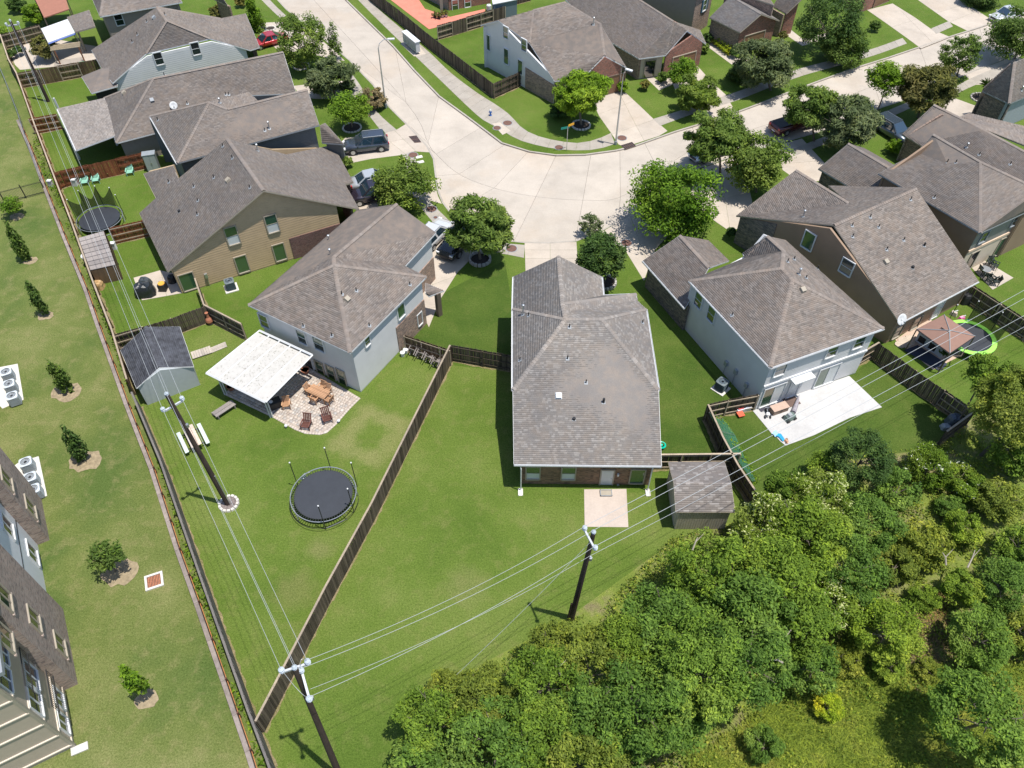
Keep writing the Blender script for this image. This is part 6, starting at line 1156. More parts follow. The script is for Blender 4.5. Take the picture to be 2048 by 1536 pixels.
# ---------------------------------------------------------------- trampolines
def trampoline(label,px,py,r,z,pads=None,poles=(),net=None,matcol=(.03,.034,.042),springs=True,ph=2.1):
    o=thing('trampoline',label,'trampoline',tuple(G(px,py)-Vector((0,0,0)))); n=48; m=MB(); m.lathe([(.01,0),(r*.89,0),(r*.89,.02),(.01,.03)],(0,0,z-.05),n); m.build('jumping_mat',plain('mat_black',matcol,.55,var=.08,scale=2),o)
    m=MB(); P=[(r*math.cos(2*math.pi*i/n),r*math.sin(2*math.pi*i/n),z) for i in range(n+1)]; m.tube(P,.035,6,cap=False); m.build('frame_ring',M['metal'],o)
    if springs:
        m=MB()
        for i in range(72):
            a=2*math.pi*i/72; m.box((math.cos(a)*r*.93,math.sin(a)*r*.93,z-.02),(r*.13,.035,.03),a)
        sp=m.build('springs',M['black'],o); tag(sp,kind='stuff')
    if pads:
        m=MB(); m.lathe([(r*.84,0),(r*1.03,-.02),(r*1.03,.03),(r*.84,.05)],(0,0,z),n,ring=True); m.build('pad_ring',pads,o)
    for i in range(4):
        a=2*math.pi*i/4+.5; d=.35; q=[(r*math.cos(a-d),r*math.sin(a-d),z),(r*1.02*math.cos(a-d),r*1.02*math.sin(a-d),.05),(r*1.02*math.cos(a+d),r*1.02*math.sin(a+d),.05),(r*math.cos(a+d),r*math.sin(a+d),z)]; m=MB(); m.tube(q,.03,5); m.build('leg',M['metal'],o)
    for a in poles:
        a=R(a); x,y=r*1.05*math.cos(a),r*1.05*math.sin(a); m=MB(); m.tube([(x,y,.1),(x,y,z+ph)],.03,6); pl=m.build('net_pole',M['black'],o); m=MB(); m.lathe([(.03,0),(.06,.03),(.05,.08),(.01,.1)],(x,y,z+ph),8); m.build('pole_cap',M['white'],pl)
    if net:
        ps=[R(a) for a in net]; V_=[];F_=[]
        for a,b in zip(ps,ps[1:]):
            k=10; n0=len(V_)
            for i in range(k+1):
                t=i/k; an=a+(b-a)*t; sag=4*t*(1-t); rr=r*(1.05-.28*sag); V_+=[(r*math.cos(an),r*math.sin(an),z),(rr*math.cos(an),rr*math.sin(an),z+ph*(1-.42*sag))]
            F_+=[(n0+2*i,n0+2*i+2,n0+2*i+3,n0+2*i+1) for i in range(k)]
        obj('net',mesh('net',V_,F_,mesh_net('trampoline_net',(.012,.022,.015),1,.8)),o)
    return o
t1=trampoline('large black trampoline without net in the middle of the lawn',651,1001,2.27,.85,poles=(88,152,28,-80,-25)); 
m=MB(); 
for i in range(3): m.box((-1.72,1.62-.02*i,.25+i*.25),(.08,.5,.05),R(-35))
m.tube([(-1.9,1.45,0),(-1.6,1.3,.85)],.025,5); m.tube([(-1.55,1.95,0),(-1.3,1.8,.85)],.025,5); m.build('ladder',M['metal'],t1)
# lower loose ring hanging under the frame
m=MB(); m.tube([(2.4*math.cos(R(a)),2.4*math.sin(R(a))-.1,.35) for a in range(180,370,8)],.02,5); m.build('lower_ring',M['black'],t1)
trampoline('trampoline with sagging dark net beside the boundary fence, upper left yard',205,449,2.1,.75,poles=(140,100,60,20,180),net=(180,140,100,60),springs=False)
trampoline('trampoline with lime green pad ring behind the brown gazebo',1932,688,2.0,.8,pads=plain('lime_pad',(.32,.75,.1),.5,var=.03),poles=(75,20,130),net=(75,20,-20),springs=False)
# ---------------------------------------------------------------- patio cover on the white house
pc=thing('patio_cover','white panelled patio cover attached to the white house, sprinkled with dry leaves','patio cover',tuple(G(540,780))); org=-pc.location
c0,c1,c2,c3=G(412.5,746,2.55),G(531,804.5,2.55),G(625,710,2.95),G(519,661,2.95); panel_m,t_,b_=nodes('speckled_white_panel'); b_.inputs['Roughness'].default_value=.5
vo=N(t_,'ShaderNodeTexVoronoi',i_Scale=4.2); t_.links.new(posn(t_),vo.inputs[0]); n1=noise(t_,posn(t_),.8,2); sp=ramp(t_,vo.outputs['Distance'],[(.1,(.3,)*3),(.22,(1,)*3)]); msk=ramp(t_,n1,[(.42,(1,)*3),(.5,(0,)*3)]); t_.links.new(mix(t_,(.5,.49,.46),mix(t_,(.5,.49,.46),(.33,.3,.25),sp,'MULTIPLY'),1),b_.inputs['Base Color'])
m=MB(); ng=random.Random(3)
for i in range(5):
    a,b=c0.lerp(c1,i/5),c0.lerp(c1,(i+1)/5); d,e=c3.lerp(c2,i/5),c3.lerp(c2,(i+1)/5); d=a.lerp(d,.955); e=b.lerp(e,.955); s=.06/(b-a).length
    q=[a.lerp(b,s),b.lerp(a,s),e.lerp(d,s),d.lerp(e,s)]; mm=MB(); mm.add([p+Vector((0,0,.02)) for p in q]+[p-Vector((0,0,.05)) for p in q],[(0,1,2,3),(7,6,5,4),(0,4,5,1),(1,5,6,2),(2,6,7,3),(3,7,4,0)]); obj('roof_panel',mesh('roof_panel',mm.v,mm.f,plain('panel_white%d'%i,(.47,.455,.425),.5,var=.05)),pc,loc=org)
for i in range(6):
    a,b=c0.lerp(c1,i/5),c3.lerp(c2,i/5); mm=MB(); dd=b-a; mm.tube([a+Vector((0,0,.0)),b],.075 if i in(0,5) else .055,4); obj('batten',mesh('batten',mm.v,mm.f,M['white']),pc,loc=org)
for a,b,n_ in((c0,c1,'front_gutter'),(c3,c2,'wall_beam')): mm=MB(); mm.tube([a,b],.1,4); obj(n_,mesh(n_,mm.v,mm.f,M['white']),pc,loc=org)
# dry leaves lying on the panels
nn_=600; g=np.random.default_rng(4); u=g.random(nn_); v=g.random(nn_)*.93; keep=(np.abs((u*5)%1-.5)<.42)&(g.random(nn_)<np.where((u>.2)&(u<.8),1,.25)); u,v=u[keep],v[keep]; k=len(u)
A_=np.array(c0)[None]*((1-u)*(1-v))[:,None]+np.array(c1)[None]*(u*(1-v))[:,None]+np.array(c2)[None]*(u*v)[:,None]+np.array(c3)[None]*((1-u)*v)[:,None]; A_[:,2]+=.045; an=g.uniform(0,6.28,k); s=g.uniform(.015,.04,k)
e1=np.stack([np.cos(an)*s*1.6,np.sin(an)*s*1.6,0*s],1); e2=np.stack([-np.sin(an)*s,np.cos(an)*s,0*s+.004],1); V_=np.stack([A_-e1,A_+e2,A_+e1,A_-e2],1).reshape(-1,3); tag(obj('fallen_leaves',mesh_np('fallen_leaves',V_,np.arange(4*k).reshape(k,4),plain('dry_leaf',(.3,.29,.25),.8,var=.4,scale=9),g.random(k)),None),'dry leaves scattered over the white patio cover','leaves',kind='stuff')
for q,zt in(((452,789),2.5),((543.5,835),2.5)):
    b=G(*q); mm=MB()
    for dx in(-.09,.09): mm.box((b.x+dx,b.y,zt/2),(.07,.1,zt))
    obj('post',mesh('post',mm.v,mm.f,M['white']),pc,loc=org)
# ---------------------------------------------------------------- garden furniture
TEAK=wood_mat('teak',(.42,.25,.15),.2,20); DTEAK=wood_mat('dark_brown_slats',(.12,.055,.045),.2,20); GWOOD=wood_mat('grey_slats',(.27,.245,.235),.15,16)
def chair(name,label,px,py,rz,mt,cat='chair',w=.56,d=.52,sh=.42,bh=.5,arms=True,lean=.25,world=None,slats=5,group=None,rot=None):
    o=thing(name,label,cat,tuple(world or G(px,py)),rz,group)
    for i in range(slats): m=MB(); m.box((0,-d/2+d*(i+.5)/slats,sh),(w,d/slats*.8,.03)); m.build('seat_slat',mt,o)
    for i in range(slats): m=MB(); t=(i+.5)/slats; m.box((-w/2+w*(i+.5)/slats,d/2+lean*bh*.5,sh+bh/2),(w/slats*.75,.03,bh),rx=-math.atan(lean)); m.build('back_slat',mt,o)
    m=MB(); m.box((0,d/2+lean*bh,sh+bh),(w+.04,.05,.07)); m.build('top_rail',mt,o)
    for sx in(-1,1):
        for sy in(-1,1): m=MB(); m.box((sx*w/2,sy*d/2,sh/2+(.11 if arms else 0)),(.05,.05,sh+(.22 if arms else 0))); m.build('leg',mt,o)
        if arms: m=MB(); m.box((sx*w/2,0,sh+.22),(.09,d+.1,.035)); m.build('armrest',mt,o)
    if rot: o.rotation_euler=rot
    return o
def table(name,label,p,rz,w,d,h,mt,n=7,cat='table'):
    o=thing(name,label,cat,tuple(p),rz)
    for i in range(n): m=MB(); m.box((0,-d/2+d*(i+.5)/n,h),(w,d/n*.86,.035)); m.build('top_slat',mt,o)
    for sx in(-1,1):
        for sy in(-1,1): m=MB(); m.box((sx*(w/2-.08),sy*(d/2-.08),h/2),(.07,.07,h)); m.build('leg',mt,o)
    return o
rz0=math.atan2(ax.y,ax.x)
table('dining_table','slatted wooden dining table in the middle of the chairs on the paved patio',G(640,795),rz0,1.7,.9,.72,TEAK)
for lab,x,y,rz in (('wooden armchair at the left end of the patio dining table',622,787,rz0+R(90)),('wooden armchair at the right end of the patio dining table, nearest the lawn',659,806,rz0-R(90)),('wooden chair tucked in on the house side of the patio dining table',645,783,rz0),('second wooden chair on the house side, nearer the glass doors',655,789,rz0+R(8)),('wooden chair on the lawn side of the patio dining table',632,804,rz0+R(180))): chair('dining_chair',lab,x,y,rz,TEAK,group='wooden dining chairs on the paved patio')
chair('garden_chair','light wooden chair standing alone in the sun near the patio cover',575,815,R(8),TEAK); chair('garden_chair','dark brown chair at the lower edge of the paved patio',614,855,R(-8),DTEAK,w=.66,d=.6,sh=.36,bh=.62,lean=.5); chair('garden_chair','dark brown chair facing right near the right edge of the paved patio',656,842,R(22),DTEAK,w=.66,d=.6,sh=.36,bh=.62,lean=.5)
for i,(x,y) in enumerate(((824,717),(840,724),(856,732),(871,741))):
    o=chair('leaning_lawn_chair',('leftmost','second','third','rightmost, partly hidden')[i]+' of the grey slatted chairs tipped against the brown fence',x,y,R(-28),GWOOD,w=.6,d=.6,sh=.4,bh=.85,lean=.35,group='grey slatted chairs leaning in a row')
    o.rotation_euler=(R(-62),0,R(-28)); o.location.z=.45
GRN=plain('mint_green_plastic',(.26,.52,.4),.5,var=.04)
for lab,x,y in (('mint green lawn chair, left one of the pair by the red fence',172,368.5),('mint green lawn chair, right one of the pair by the red fence',194,364.5),('single mint green lawn chair near the grey storage cabinet',262,348.5)): chair('lawn_chair',lab,x,y,R(14),GRN,w=.68,d=.62,sh=.34,bh=.8,lean=.4,group='mint green lawn chairs')
def planter_bench(label,px,py,rz,L_=1.7,mt=GWOOD):
    o=thing('bench',label,'bench',tuple(G(px,py)),rz)
    for i,(y,z,w_) in enumerate(((-.25,.42,.28),(.06,.42,.28))): m=MB(); m.box((0,y,z),(L_,w_,.05)); m.build('seat_board',mt,o)
    for sx in(-1,1): m=MB(); m.box((sx*(L_/2-.15),-.1,.2),(.08,.6,.4)); m.build('support',mt,o)
    m=MB(); m.box((0,.35,.15),(L_,.1,.3)); m.build('apron',mt,o)
planter_bench('grey wooden bench on the lawn left of the patio cover',450,823,math.atan2(*(G(467,812)-G(432,835)).yx),1.75)
pt=thing('picnic_table','picnic table with cream top and pale green benches behind the leaning pole','table',tuple(G(390,884)),math.atan2(*(G(411,905)-G(384,850)).yx)); cr=wood_mat('cream_top',(.55,.45,.38),.1,8); pg=plain('pale_green_paint',(.5,.57,.52),.5,var=.04)
for i in range(3): m=MB(); m.box((0,-.26+i*.26,.74),(2.2,.24,.04)); m.build('top_plank',cr,pt)
for s in(-1,1): m=MB(); m.box((-.05,s*.78,.44),(2.2,.28,.05)); m.build('bench_plank',pg,pt)
for s in(-1,1): m=MB(); m.box((s*.75,0,.4),(.06,1.6,.06)); m.tube([(s*.75,-.7,0),(s*.75,-.2,.72)],.03,4); m.tube([(s*.75,.7,0),(s*.75,.2,.72)],.03,4); m.build('frame',M['black'],pt)
dk=thing('wooden_ramp','pale plank ramp and walkway at the charcoal shed door','ramp',tuple(G(400,708)),math.atan2(*(G(442,697)-G(388,715)).yx))
for i in range(8): m=MB(); m.box((-.55+i*.2,0,.12),(.185,.85,.05)); m.build('plank',wood_mat('pale_deck',(.42,.38,.34),.12) if i==0 else bpy.data.materials['pale_deck'],dk)
for i in range(4): m=MB(); m.box((1.45,-.25+i*.16,.05),(1.5,.14,.05),R(6)); m.build('walk_plank',bpy.data.materials['pale_deck'],dk)
ch=thing('chimenea','terracotta chimenea against the fence corner','chimenea',tuple(G(421,647))); m=MB(); m.lathe([(.12,0),(.25,.15),(.32,.35),(.27,.55),(.13,.75),(.11,1.15),(.15,1.25),(.1,1.25)],n=16); m.build('clay_body',plain('terracotta',(.35,.14,.08),.8,var=.1),ch); m=MB(); m.lathe([(.26,0),(.3,.1),(.28,.12)],n=12); m.build('stand',M['black'],ch)
def ac(label,px,py,rz,s=1.0,pad=True,col=(.3,.34,.36),dark=False):
    o=thing('air_conditioner',label,'air conditioner',tuple(G(px,py)),rz,'air conditioner units'); mt=plain('ac_shell',(.07,.1,.12) if dark else col,.45,var=.04); 
    if pad: m=MB(); m.box((0,0,.04),(1.15*s,1.15*s,.08)); m.build('pad',M['conc_white'],o)
    w_=.78*s; h=.8*s; m=MB(); m.box((0,0,.08+h/2),(w_,w_,h)); m.build('shell',M['steel'] if not dark else mt,o)
    m=MB()
    for k in range(9):
        for a in range(4): c,s_=math.cos(a*math.pi/2),math.sin(a*math.pi/2); z=.16+h*k/10; m.box((c*(w_/2+.01),s_*(w_/2+.01),z),(.03 if abs(c)>.5 else w_*.9,.03 if abs(s_)>.5 else w_*.9,.02))
    m.build('louvres',mt,o)
    m=MB(); n=28; zt=.08+h+.04
    V_=[];F_=[]
    for i in range(n):
        a=2*math.pi*i/n; c,s_=math.cos(a),math.sin(a); k=1/max(abs(c),abs(s_)); k=min(k,1.22); V_+=[(c*w_*.54*k,s_*w_*.54*k,zt-.05),(c*w_*.54*k,s_*w_*.54*k,zt),(c*w_*.4,s_*w_*.4,zt+.03)]
    for i in range(n): j=(i+1)%n; F_+=[(3*i,3*j,3*j+1,3*i+1),(3*i+1,3*j+1,3*j+2,3*i+2)]
    obj('top_cover',mesh('top_cover',V_,F_,plain('pale_ac_top',(.5,.55,.6) if not dark else (.13,.16,.17),.4,var=.03)),o)
    m=MB(); 
    for i in range(3): a=2.1*i; m.add([(0,0,zt-.06),(math.cos(a)*w_*.37,math.sin(a)*w_*.37,zt-.09),(math.cos(a+.8)*w_*.37,math.sin(a+.8)*w_*.37,zt-.03)],[(0,1,2)])
    m.cyl((0,0,zt-.1),.1,.06,10); m.build('fan',M['metal'] if not dark else M['black'],o)
    m=MB()
    for r in(.12,.22,.32): m.tube([(r*s*math.cos(2*math.pi*i/20),r*s*math.sin(2*math.pi*i/20),zt+.03) for i in range(21)],.008,4,cap=False)
    m.build('fan_guard',M['metal'],o); return o
rzA=math.atan2(*(G(105,1230)-G(145,1485)).yx)
drive([(0,735),(36,728),(48,800),(5,818),(-20,790)],[],M['conc_white'],.05,'equipment_pad'); drive([(29,932),(40,924),(78,913),(95,992),(72,1002),(50,965)],[],M['conc_white'],.05,'equipment_pad')
for k,(x,y) in enumerate(((22,758),(28,782),(34,806))): ac(('topmost','middle','lowest')[k]+' of the three air conditioners at the left edge pad',x,y,rzA,1.0,False)
for k,(x,y) in enumerate(((62,938),(71,968),(78,998-6))): ac(('upper','middle','lower')[k]+' of the three air conditioners beside the brick apartment wall',x,y,rzA,1.0,False)
ac('air conditioner on a square pad beside the tan lap siding',463,577,R(25),1.0,True,dark=True); ac('dark air conditioner in the shade of the white patio house wall',1441,778,R(-45),1.0,True,dark=True); ac('air conditioner beside the white wall of the corner house',990,128,R(-45),.9,True,dark=True)
for k,(x,y,l) in enumerate(((402,573,'pale meter cabinet on the tan lap siding'),(420,572,'small grey meter box right of the meter cabinet on tan siding'))):
    o=thing('meter_box',l,'meter box',tuple(G(x,y))); m=MB(); m.box((0,0,1.2),(.45-.2*k,.2,.7-.25*k),R(28)); m.build('box',M['tan_trim' if k==0 else 'metal'],o); m=MB(); m.tube([(0,0,0),(0,0,.9)],.03,5); m.build('conduit',M['metal'],o)
# covered grill group on the tan house slab
def lump(name,label,px,py,w,d,h,mt,rz=0,cat='grill cover',seed=0,z=0.):
    o=thing(name,label,cat,tuple(G(px,py,z)),rz); g=random.Random(seed); m=MB(); rows=[]; n=16
    for j,(k,zz) in enumerate(((1.12,0),(1.02,h*.35),(.95,h*.7),(.78,h*.93),(.35,h),(.02,h*.97))):
        rows.append([(w/2*k*(1+g.uniform(-.07,.07))*(abs(math.cos(a))**.6*(1 if math.cos(a)>0 else -1)),d/2*k*(1+g.uniform(-.07,.07))*(abs(math.sin(a))**.6*(1 if math.sin(a)>0 else -1)),zz*(1+g.uniform(-.05,.05))) for a in [2*math.pi*i/n for i in range(n)]])
    V_=[p for r in rows for p in r]; F_=[(i*n+k,i*n+(k+1)%n,(i+1)*n+(k+1)%n,(i+1)*n+k) for i in range(5) for k in range(n)]; obj('cover',mesh('cover',V_,F_,mt,False),o)
    m=MB()
    for sx in(-1,1):
        for sy in(-1,1): m.cyl((sx*w*.38,sy*d*.36,0),.05,.12,8)
    m.build('feet',M['black'],o); return o
TARP=plain('black_tarp',(.02,.024,.027),.35,var=.3,scale=6,bmp=.6)
lump('covered_grill','crumpled black covered grill on the slab by the tan house',292,588,1.7,1.2,1.15,TARP,.2,seed=1); lump('storage_box','dark grey storage box behind the covered grill',292,567,1.1,.7,.6,plain('dark_grey_plastic',(.045,.055,.06),.5,var=.05),-.2,'storage box',2)
fb=thing('fire_bowl','black cart with an orange round top on the tan house slab','fire pit',tuple(G(328,580))); m=MB(); m.box((0,0,.4),(.62,.62,.7)); m.build('cart',M['black'],fb); m=MB(); m.lathe([(.05,0),(.3,.02),(.28,.07),(.05,.05)],(0,0,.75),14); m.build('round_top',plain('orange_top',(.7,.35,.05),.5,var=.1),fb); lump('covered_chair','dark covered chair in the shade at the tan house corner',346,563,.7,.7,.7,TARP,seed=5,cat='covered chair')
lump('covered_grill','dark covered grill in the fence corner beside the woods',1905,848,1.1,.9,.95,plain('slate_cover',(.07,.09,.12),.4,var=.2),seed=8); lump('storage_box','grey bag lying beside the covered grill by the woods',1890,856,.7,.6,.35,M['steel'],seed=9,cat='bag')
# slatted lean-to hut and dish by the boundary fence
hu=thing('lean_to','grey slatted lean-to hut against the boundary fence of the upper left yard','shed',tuple(G(195,505))); org=-hu.location; q=[G(157,476,2.1),G(207,462,2.1),G(231,530,1.7),G(181,541,1.7)]
for i in range(8):
    a,b=q[0].lerp(q[3],i/8),q[0].lerp(q[3],(i+.88)/8); c,d=q[1].lerp(q[2],(i+.88)/8),q[1].lerp(q[2],i/8); m=MB(); m.add([a,b,c,d]+[p-Vector((0,0,.06)) for p in(a,b,c,d)],[(0,1,2,3),(4,7,6,5),(0,4,5,1),(1,5,6,2),(2,6,7,3),(3,7,4,0)]); obj('roof_board',mesh('roof_board',m.v,m.f,GWOOD),hu,loc=org)
for a,b in zip(q,q[1:]+q[:1]):
    m=MB(); nr=Vector((0,0,0)); a2,b2=a*1.0,b*1.0; a2.z-=.08;b2.z-=.08; m.add([a2,b2,Vector((b.x,b.y,0)),Vector((a.x,a.y,0))],[(0,1,2,3)]); m.add([a2+Vector((.05,.05,0)),b2+Vector((.05,.05,0)),Vector((b.x+.05,b.y+.05,0)),Vector((a.x+.05,a.y+.05,0))],[(3,2,1,0)]); obj('wall',mesh('wall',m.v,m.f,W_BRN),hu,loc=org)
um=thing('garden_dish','white and blue shallow dish on a dark stand by the boundary fence','dish',tuple(G(183,530))); m=MB(); m.cyl((0,0,0),.28,1.0,10); m.build('stand',M['black'],um); m=MB(); m.lathe([(.02,0),(.3,.02),(.48,.1),(.5,.12),(.3,.06),(.02,.04)],(0,0,1.05),20); m.build('dish',M['white'],um); m=MB(); m.lathe([(.44,0),(.46,.0),(.46,.06),(.44,.06)],(0,0,1.0),20,ring=True); m.build('blue_rim',plain('blue_plastic',(.03,.03,.4),.4,var=0),um)
for k,(x,y,l,c) in enumerate(((200,560,'dark kettle grill by the boundary fence',(.02,.025,.03)),(200,575,'toy cart with tan seat by the boundary fence',(.4,.26,.12)))): lump('yard_clutter',l,x,y,.8,.8,.7,plain('clutter%d'%k,c,.5,var=.3,scale=5),seed=20+k,cat='grill' if k==0 else 'toy cart')
lump('black_tarp_heap','heap of black plastic sheeting beside the lean-to hut',222,532,1.2,.9,.4,TARP,seed=31,cat='tarp')
# storage cabinet
sc=thing('storage_cabinet','grey plastic storage cabinet by the red fence at the grey house','cabinet',tuple(G(309,339)),R(15)); m=MB(); m.box((0,0,.95),(1.2,.75,1.9)); m.build('body',M['steel'],sc)
for s in(-1,1): m=MB(); m.box((s*.29,-.39,.95),(.55,.03,1.75)); dr=m.build('door',plain('pale_grey_plastic',(.36,.39,.38),.5,var=.02) if s<0 else bpy.data.materials['pale_grey_plastic'],sc); m=MB(); m.box((s*.05,-.42,.95),(.04,.04,.2)); m.build('handle',M['metal'],dr)
m=MB(); m.box((0,0,1.93),(1.3,.85,.08)); m.build('lid',M['steel'],sc)
for k,(x,y) in enumerate(((216,352),(239,345))): o=thing('potted_plant',('left','right')[k]+' small potted plant at the foot of the red fence','plant',tuple(G(x,y)));m=MB(); m.lathe([(.1,0),(.16,.25),(.14,.25)],n=10); m.build('pot',M['white'],o); c=obj('leaves',proto('pot',n=500,m=L_OLV,leaf=.3,clumps=20,clr=.4,seed=3,hollow=.1),o,loc=(0,0,.45)); c.scale=(.32,.32,.3)
for k,(x,y) in enumerate(((152,371),(104,373),(230,498),(60,166))):
    o=thing('utility_pedestal',('white utility pedestal in the netted trampoline yard','small white box behind the red fence corner','white utility pedestal below the red fence end','white utility pedestal beside the green yard at the top left')[k],'utility box',tuple(G(x,y))); m=MB(); m.box((0,0,.35),(.4,.35,.7),taper=.9); m.build('box',M['white'],o); m=MB(); m.box((0,0,.73),(.44,.4,.05)); m.build('lid',M['white'],o)
# buckets, patio pots
for k,(x,y) in enumerate(((806,712),(812,706))): o=thing('bucket',('nearer','farther')[k]+' white bucket at the brick corner by the leaning chairs','bucket',tuple(G(x,y)));m=MB(); m.lathe([(.14,0),(.19,.42),(.17,.42),(.12,.05)],n=14); m.build('pail',M['white'],o); m=MB(); m.lathe([(.19,.4),(.21,.41),(.21,.44),(.19,.44)],n=14); m.build('rim',M['white'],o)
for k,(x,y,l) in enumerate(((463,779,'terracotta pot under the left side of the patio cover'),(612,746,'round red pot beside the patio door'))): o=thing('flower_pot',l,'pot',tuple(G(x,y)));m=MB(); m.lathe([(.2,0),(.32,.4),(.35,.45),(.3,.45),(.27,.35)],n=16); m.build('pot',bpy.data.materials['terracotta'],o); m=MB(); m.lathe([(.02,.38),(.29,.38)],n=16); m.build('soil',MULCH,o)
gr=thing('grill_cart','dark wicker storage bench under the right side of the patio cover','bench',tuple(G(551,814)),R(30)); m=MB(); m.box((0,0,.35),(1.0,.6,.65)); m.build('box',M['black'],gr); m=MB(); m.box((0,0,.7),(1.05,.65,.06)); m.build('lid',M['dark'],gr); m=MB(); m.lathe([(.02,0),(.16,.02),(.14,.06)],(-.2,0,.74),12); m.build('cushion',M['white'],gr)
for lab,x,y in (('white globe light at the lawn edge below the paved patio',573,855),('white globe light at the right lawn edge of the paved patio',678,845)): o=thing('garden_light',lab,'garden light',tuple(G(x,y))); m=MB(); m.cyl((0,0,0),.04,.12,6); m.build('stem',M['steel'],o); m=MB(); m.lathe([(.03,.1),(.1,.14),(.13,.22),(.1,.3),(.02,.33)],n=12); m.build('globe',M['white'],o)
# ---------------------------------------------------------------- things on the white slab
pa=math.atan2(*(G(1698,752)-G(1540,806)).yx)
dbx=thing('deck_box','tan lidded deck box on the white slab','storage box',tuple(G(1556,822)),pa); m=MB(); m.box((0,0,.25),(1.35,.6,.5)); m.build('box',plain('deck_brown',(.22,.15,.11),.6,var=.06),dbx); m=MB(); m.box((0,0,.53),(1.4,.66,.06)); m.build('lid',plain('deck_lid',(.45,.32,.25),.6,var=.05),dbx); m=MB(); m.box((0,-.34,.38),(.2,.03,.08)); m.build('latch',M['black'],dbx)
m=MB(); m.box((0,0,.06),(1.5,.75,.025)); tag(m.build('door_mat',plain('dark_mat',(.05,.048,.065),.9,var=.1),None,G(1532,812),pa),'dark grey mat below the left sliding door of the white house','mat'); m=MB(); m.box((0,0,.06),(1.1,1.0,.025)); tag(m.build('door_mat',plain('brown_mat',(.13,.085,.07),.9,var=.1),None,G(1582,803),pa),'brown mat in front of the door of the white slab patio','mat')
ub=thing('parasol_base','overturned dark green toy vehicle on the white slab','toy',tuple(G(1578,838)),.5); gg=plain('grey_green',(.12,.17,.15),.5,var=.2); m=MB(); m.box((0,0,.25),(.9,.55,.4),taper=.8); m.build('body',gg,ub); m=MB(); m.box((-.1,0,.55),(.4,.42,.25),taper=.7); m.build('seat',M['steel'],ub)
for sx in(-1,1):
    for sy in(-1,1): m=MB(); m.tube([(sx*.32,sy*.28-.06,.14),(sx*.32,sy*.28+.06,.14)],.14,10); m.build('wheel',M['black'],ub)
us=thing('folded_parasol','folded striped parasol lying across the brown mat','parasol',tuple(G(1590,812))); m=MB(); m.tube([(-.35,-.75,.15),(.05,0,.2),(.4,.75,.22)],[.2,.16,.06],9); m.build('canopy',plain('striped_cloth',(.27,.25,.28),.8,var=.35,scale=7),us); m=MB(); m.tube([(-.5,-1.1,.12),(.5,.95,.22)],.025,6); m.build('pole',M['steel'],us)
tr=thing('tricycle','small black and silver tricycle on the white slab','tricycle',tuple(G(1533,830))); 
for p,r in(((0,.3,.2),.2),((-.2,-.3,.14),.14),((.2,-.3,.14),.14)): m=MB(); m.tube([Vector(p)-Vector((.03,0,0)),Vector(p)+Vector((.03,0,0))],r,12); m.build('wheel',M['black'],tr)
m=MB(); m.tube([(0,.3,.2),(0,.25,.6),(-.22,.22,.65)],.02,5); m.tube([(0,.25,.6),(.22,.22,.65)],.02,5); m.tube([(0,.27,.4),(0,-.3,.25)],.03,5); m.build('frame',M['metal'],tr); m=MB(); m.box((0,-.2,.38),(.24,.26,.06)); m.build('seat',M['white'],tr)
tw=thing('beach_towel','crumpled blue towel with brown and peach end at the slab corner','towel',tuple(G(1562,876,.05)),math.atan2(*(G(1577,884)-G(1552,868)).yx)); g=random.Random(2)
def cloth(name,x0,x1,w0,w1,mt,n=9):
    V_=[];F_=[]
    for i in range(n):
        for j in range(6): t=i/(n-1); wv=w0+(w1-w0)*t; x=x0+(x1-x0)*t; y=(j/5-.5)*wv+.08*math.sin(t*5); V_.append((x,y,.03+.07*abs(math.sin(j*1.9+i*.8))+g.uniform(0,.02)))
    for i in range(n-1):
        for j in range(5): a=i*6+j; F_.append((a,a+6,a+7,a+1))
    obj(name,mesh(name,V_,F_,mt,True),tw)
cloth('pale_end',-.7,-.35,.5,.4,plain('sky_cloth',(.3,.5,.68),.8,var=.1)); cloth('blue_part',-.37,.3,.4,.26,plain('blue_cloth',(.02,.28,.5),.8,var=.2)); cloth('brown_part',.28,.6,.34,.3,plain('brown_cloth',(.2,.09,.05),.8,var=.3,scale=5)); cloth('peach_part',.3,.66,.2,.12,plain('peach_cloth',(.6,.38,.25),.8,var=.1))
for k,(x,y,a,c) in enumerate(((1478,822,(.6,.08,.08),'red and white toy box nearest the fence by the white slab'),(1492,818,(.55,.6,.7),'white and red toy bin beside the wall corner'),(1480,832,(.7,.12,.06),'small red toy on the grass by the toy boxes'))):
    o=thing('toy_box',c,'toy',tuple(G(x,y)),.3); m=MB(); m.box((0,0,.2),(.55 if k<2 else .45,.45,.4 if k<2 else .15),taper=1.1); m.build('tub',plain('toy_tub%d'%k,(.65,.66,.7) if k<2 else a,.5,var=.15,scale=6),o); m=MB(); m.box((0,0,.42 if k<2 else .2),(.45,.35,.14)); m.build('contents',plain('toy_red%d'%k,a,.5,var=.3,scale=9),o)
nt=thing('garden_net','green netting on thin poles leaning inside the weathered fence of the white patio yard','net',tuple(G(1462,880))); org=-nt.location; A_=[G(1418,825,1.9),G(1440,862,1.8),G(1468,910,1.9),G(1500,955,1.8)]; B_=[G(1447,838,.1),G(1470,870,.1),G(1491,918,.1),G(1512,962,.1)]
V_=[];F_=[]
for i,(a,b) in enumerate(zip(A_,B_)):
    for j in range(6): V_.append(a.lerp(b,j/5)-Vector((0,0,.25*math.sin(math.pi*j/5))))
for i in range(3):
    for j in range(5): q=i*6+j; F_.append((q,q+6,q+7,q+1))
obj('netting',mesh('netting',V_,F_,mesh_net('green_net',(.05,.2,.13),1,.5)),nt,loc=org)
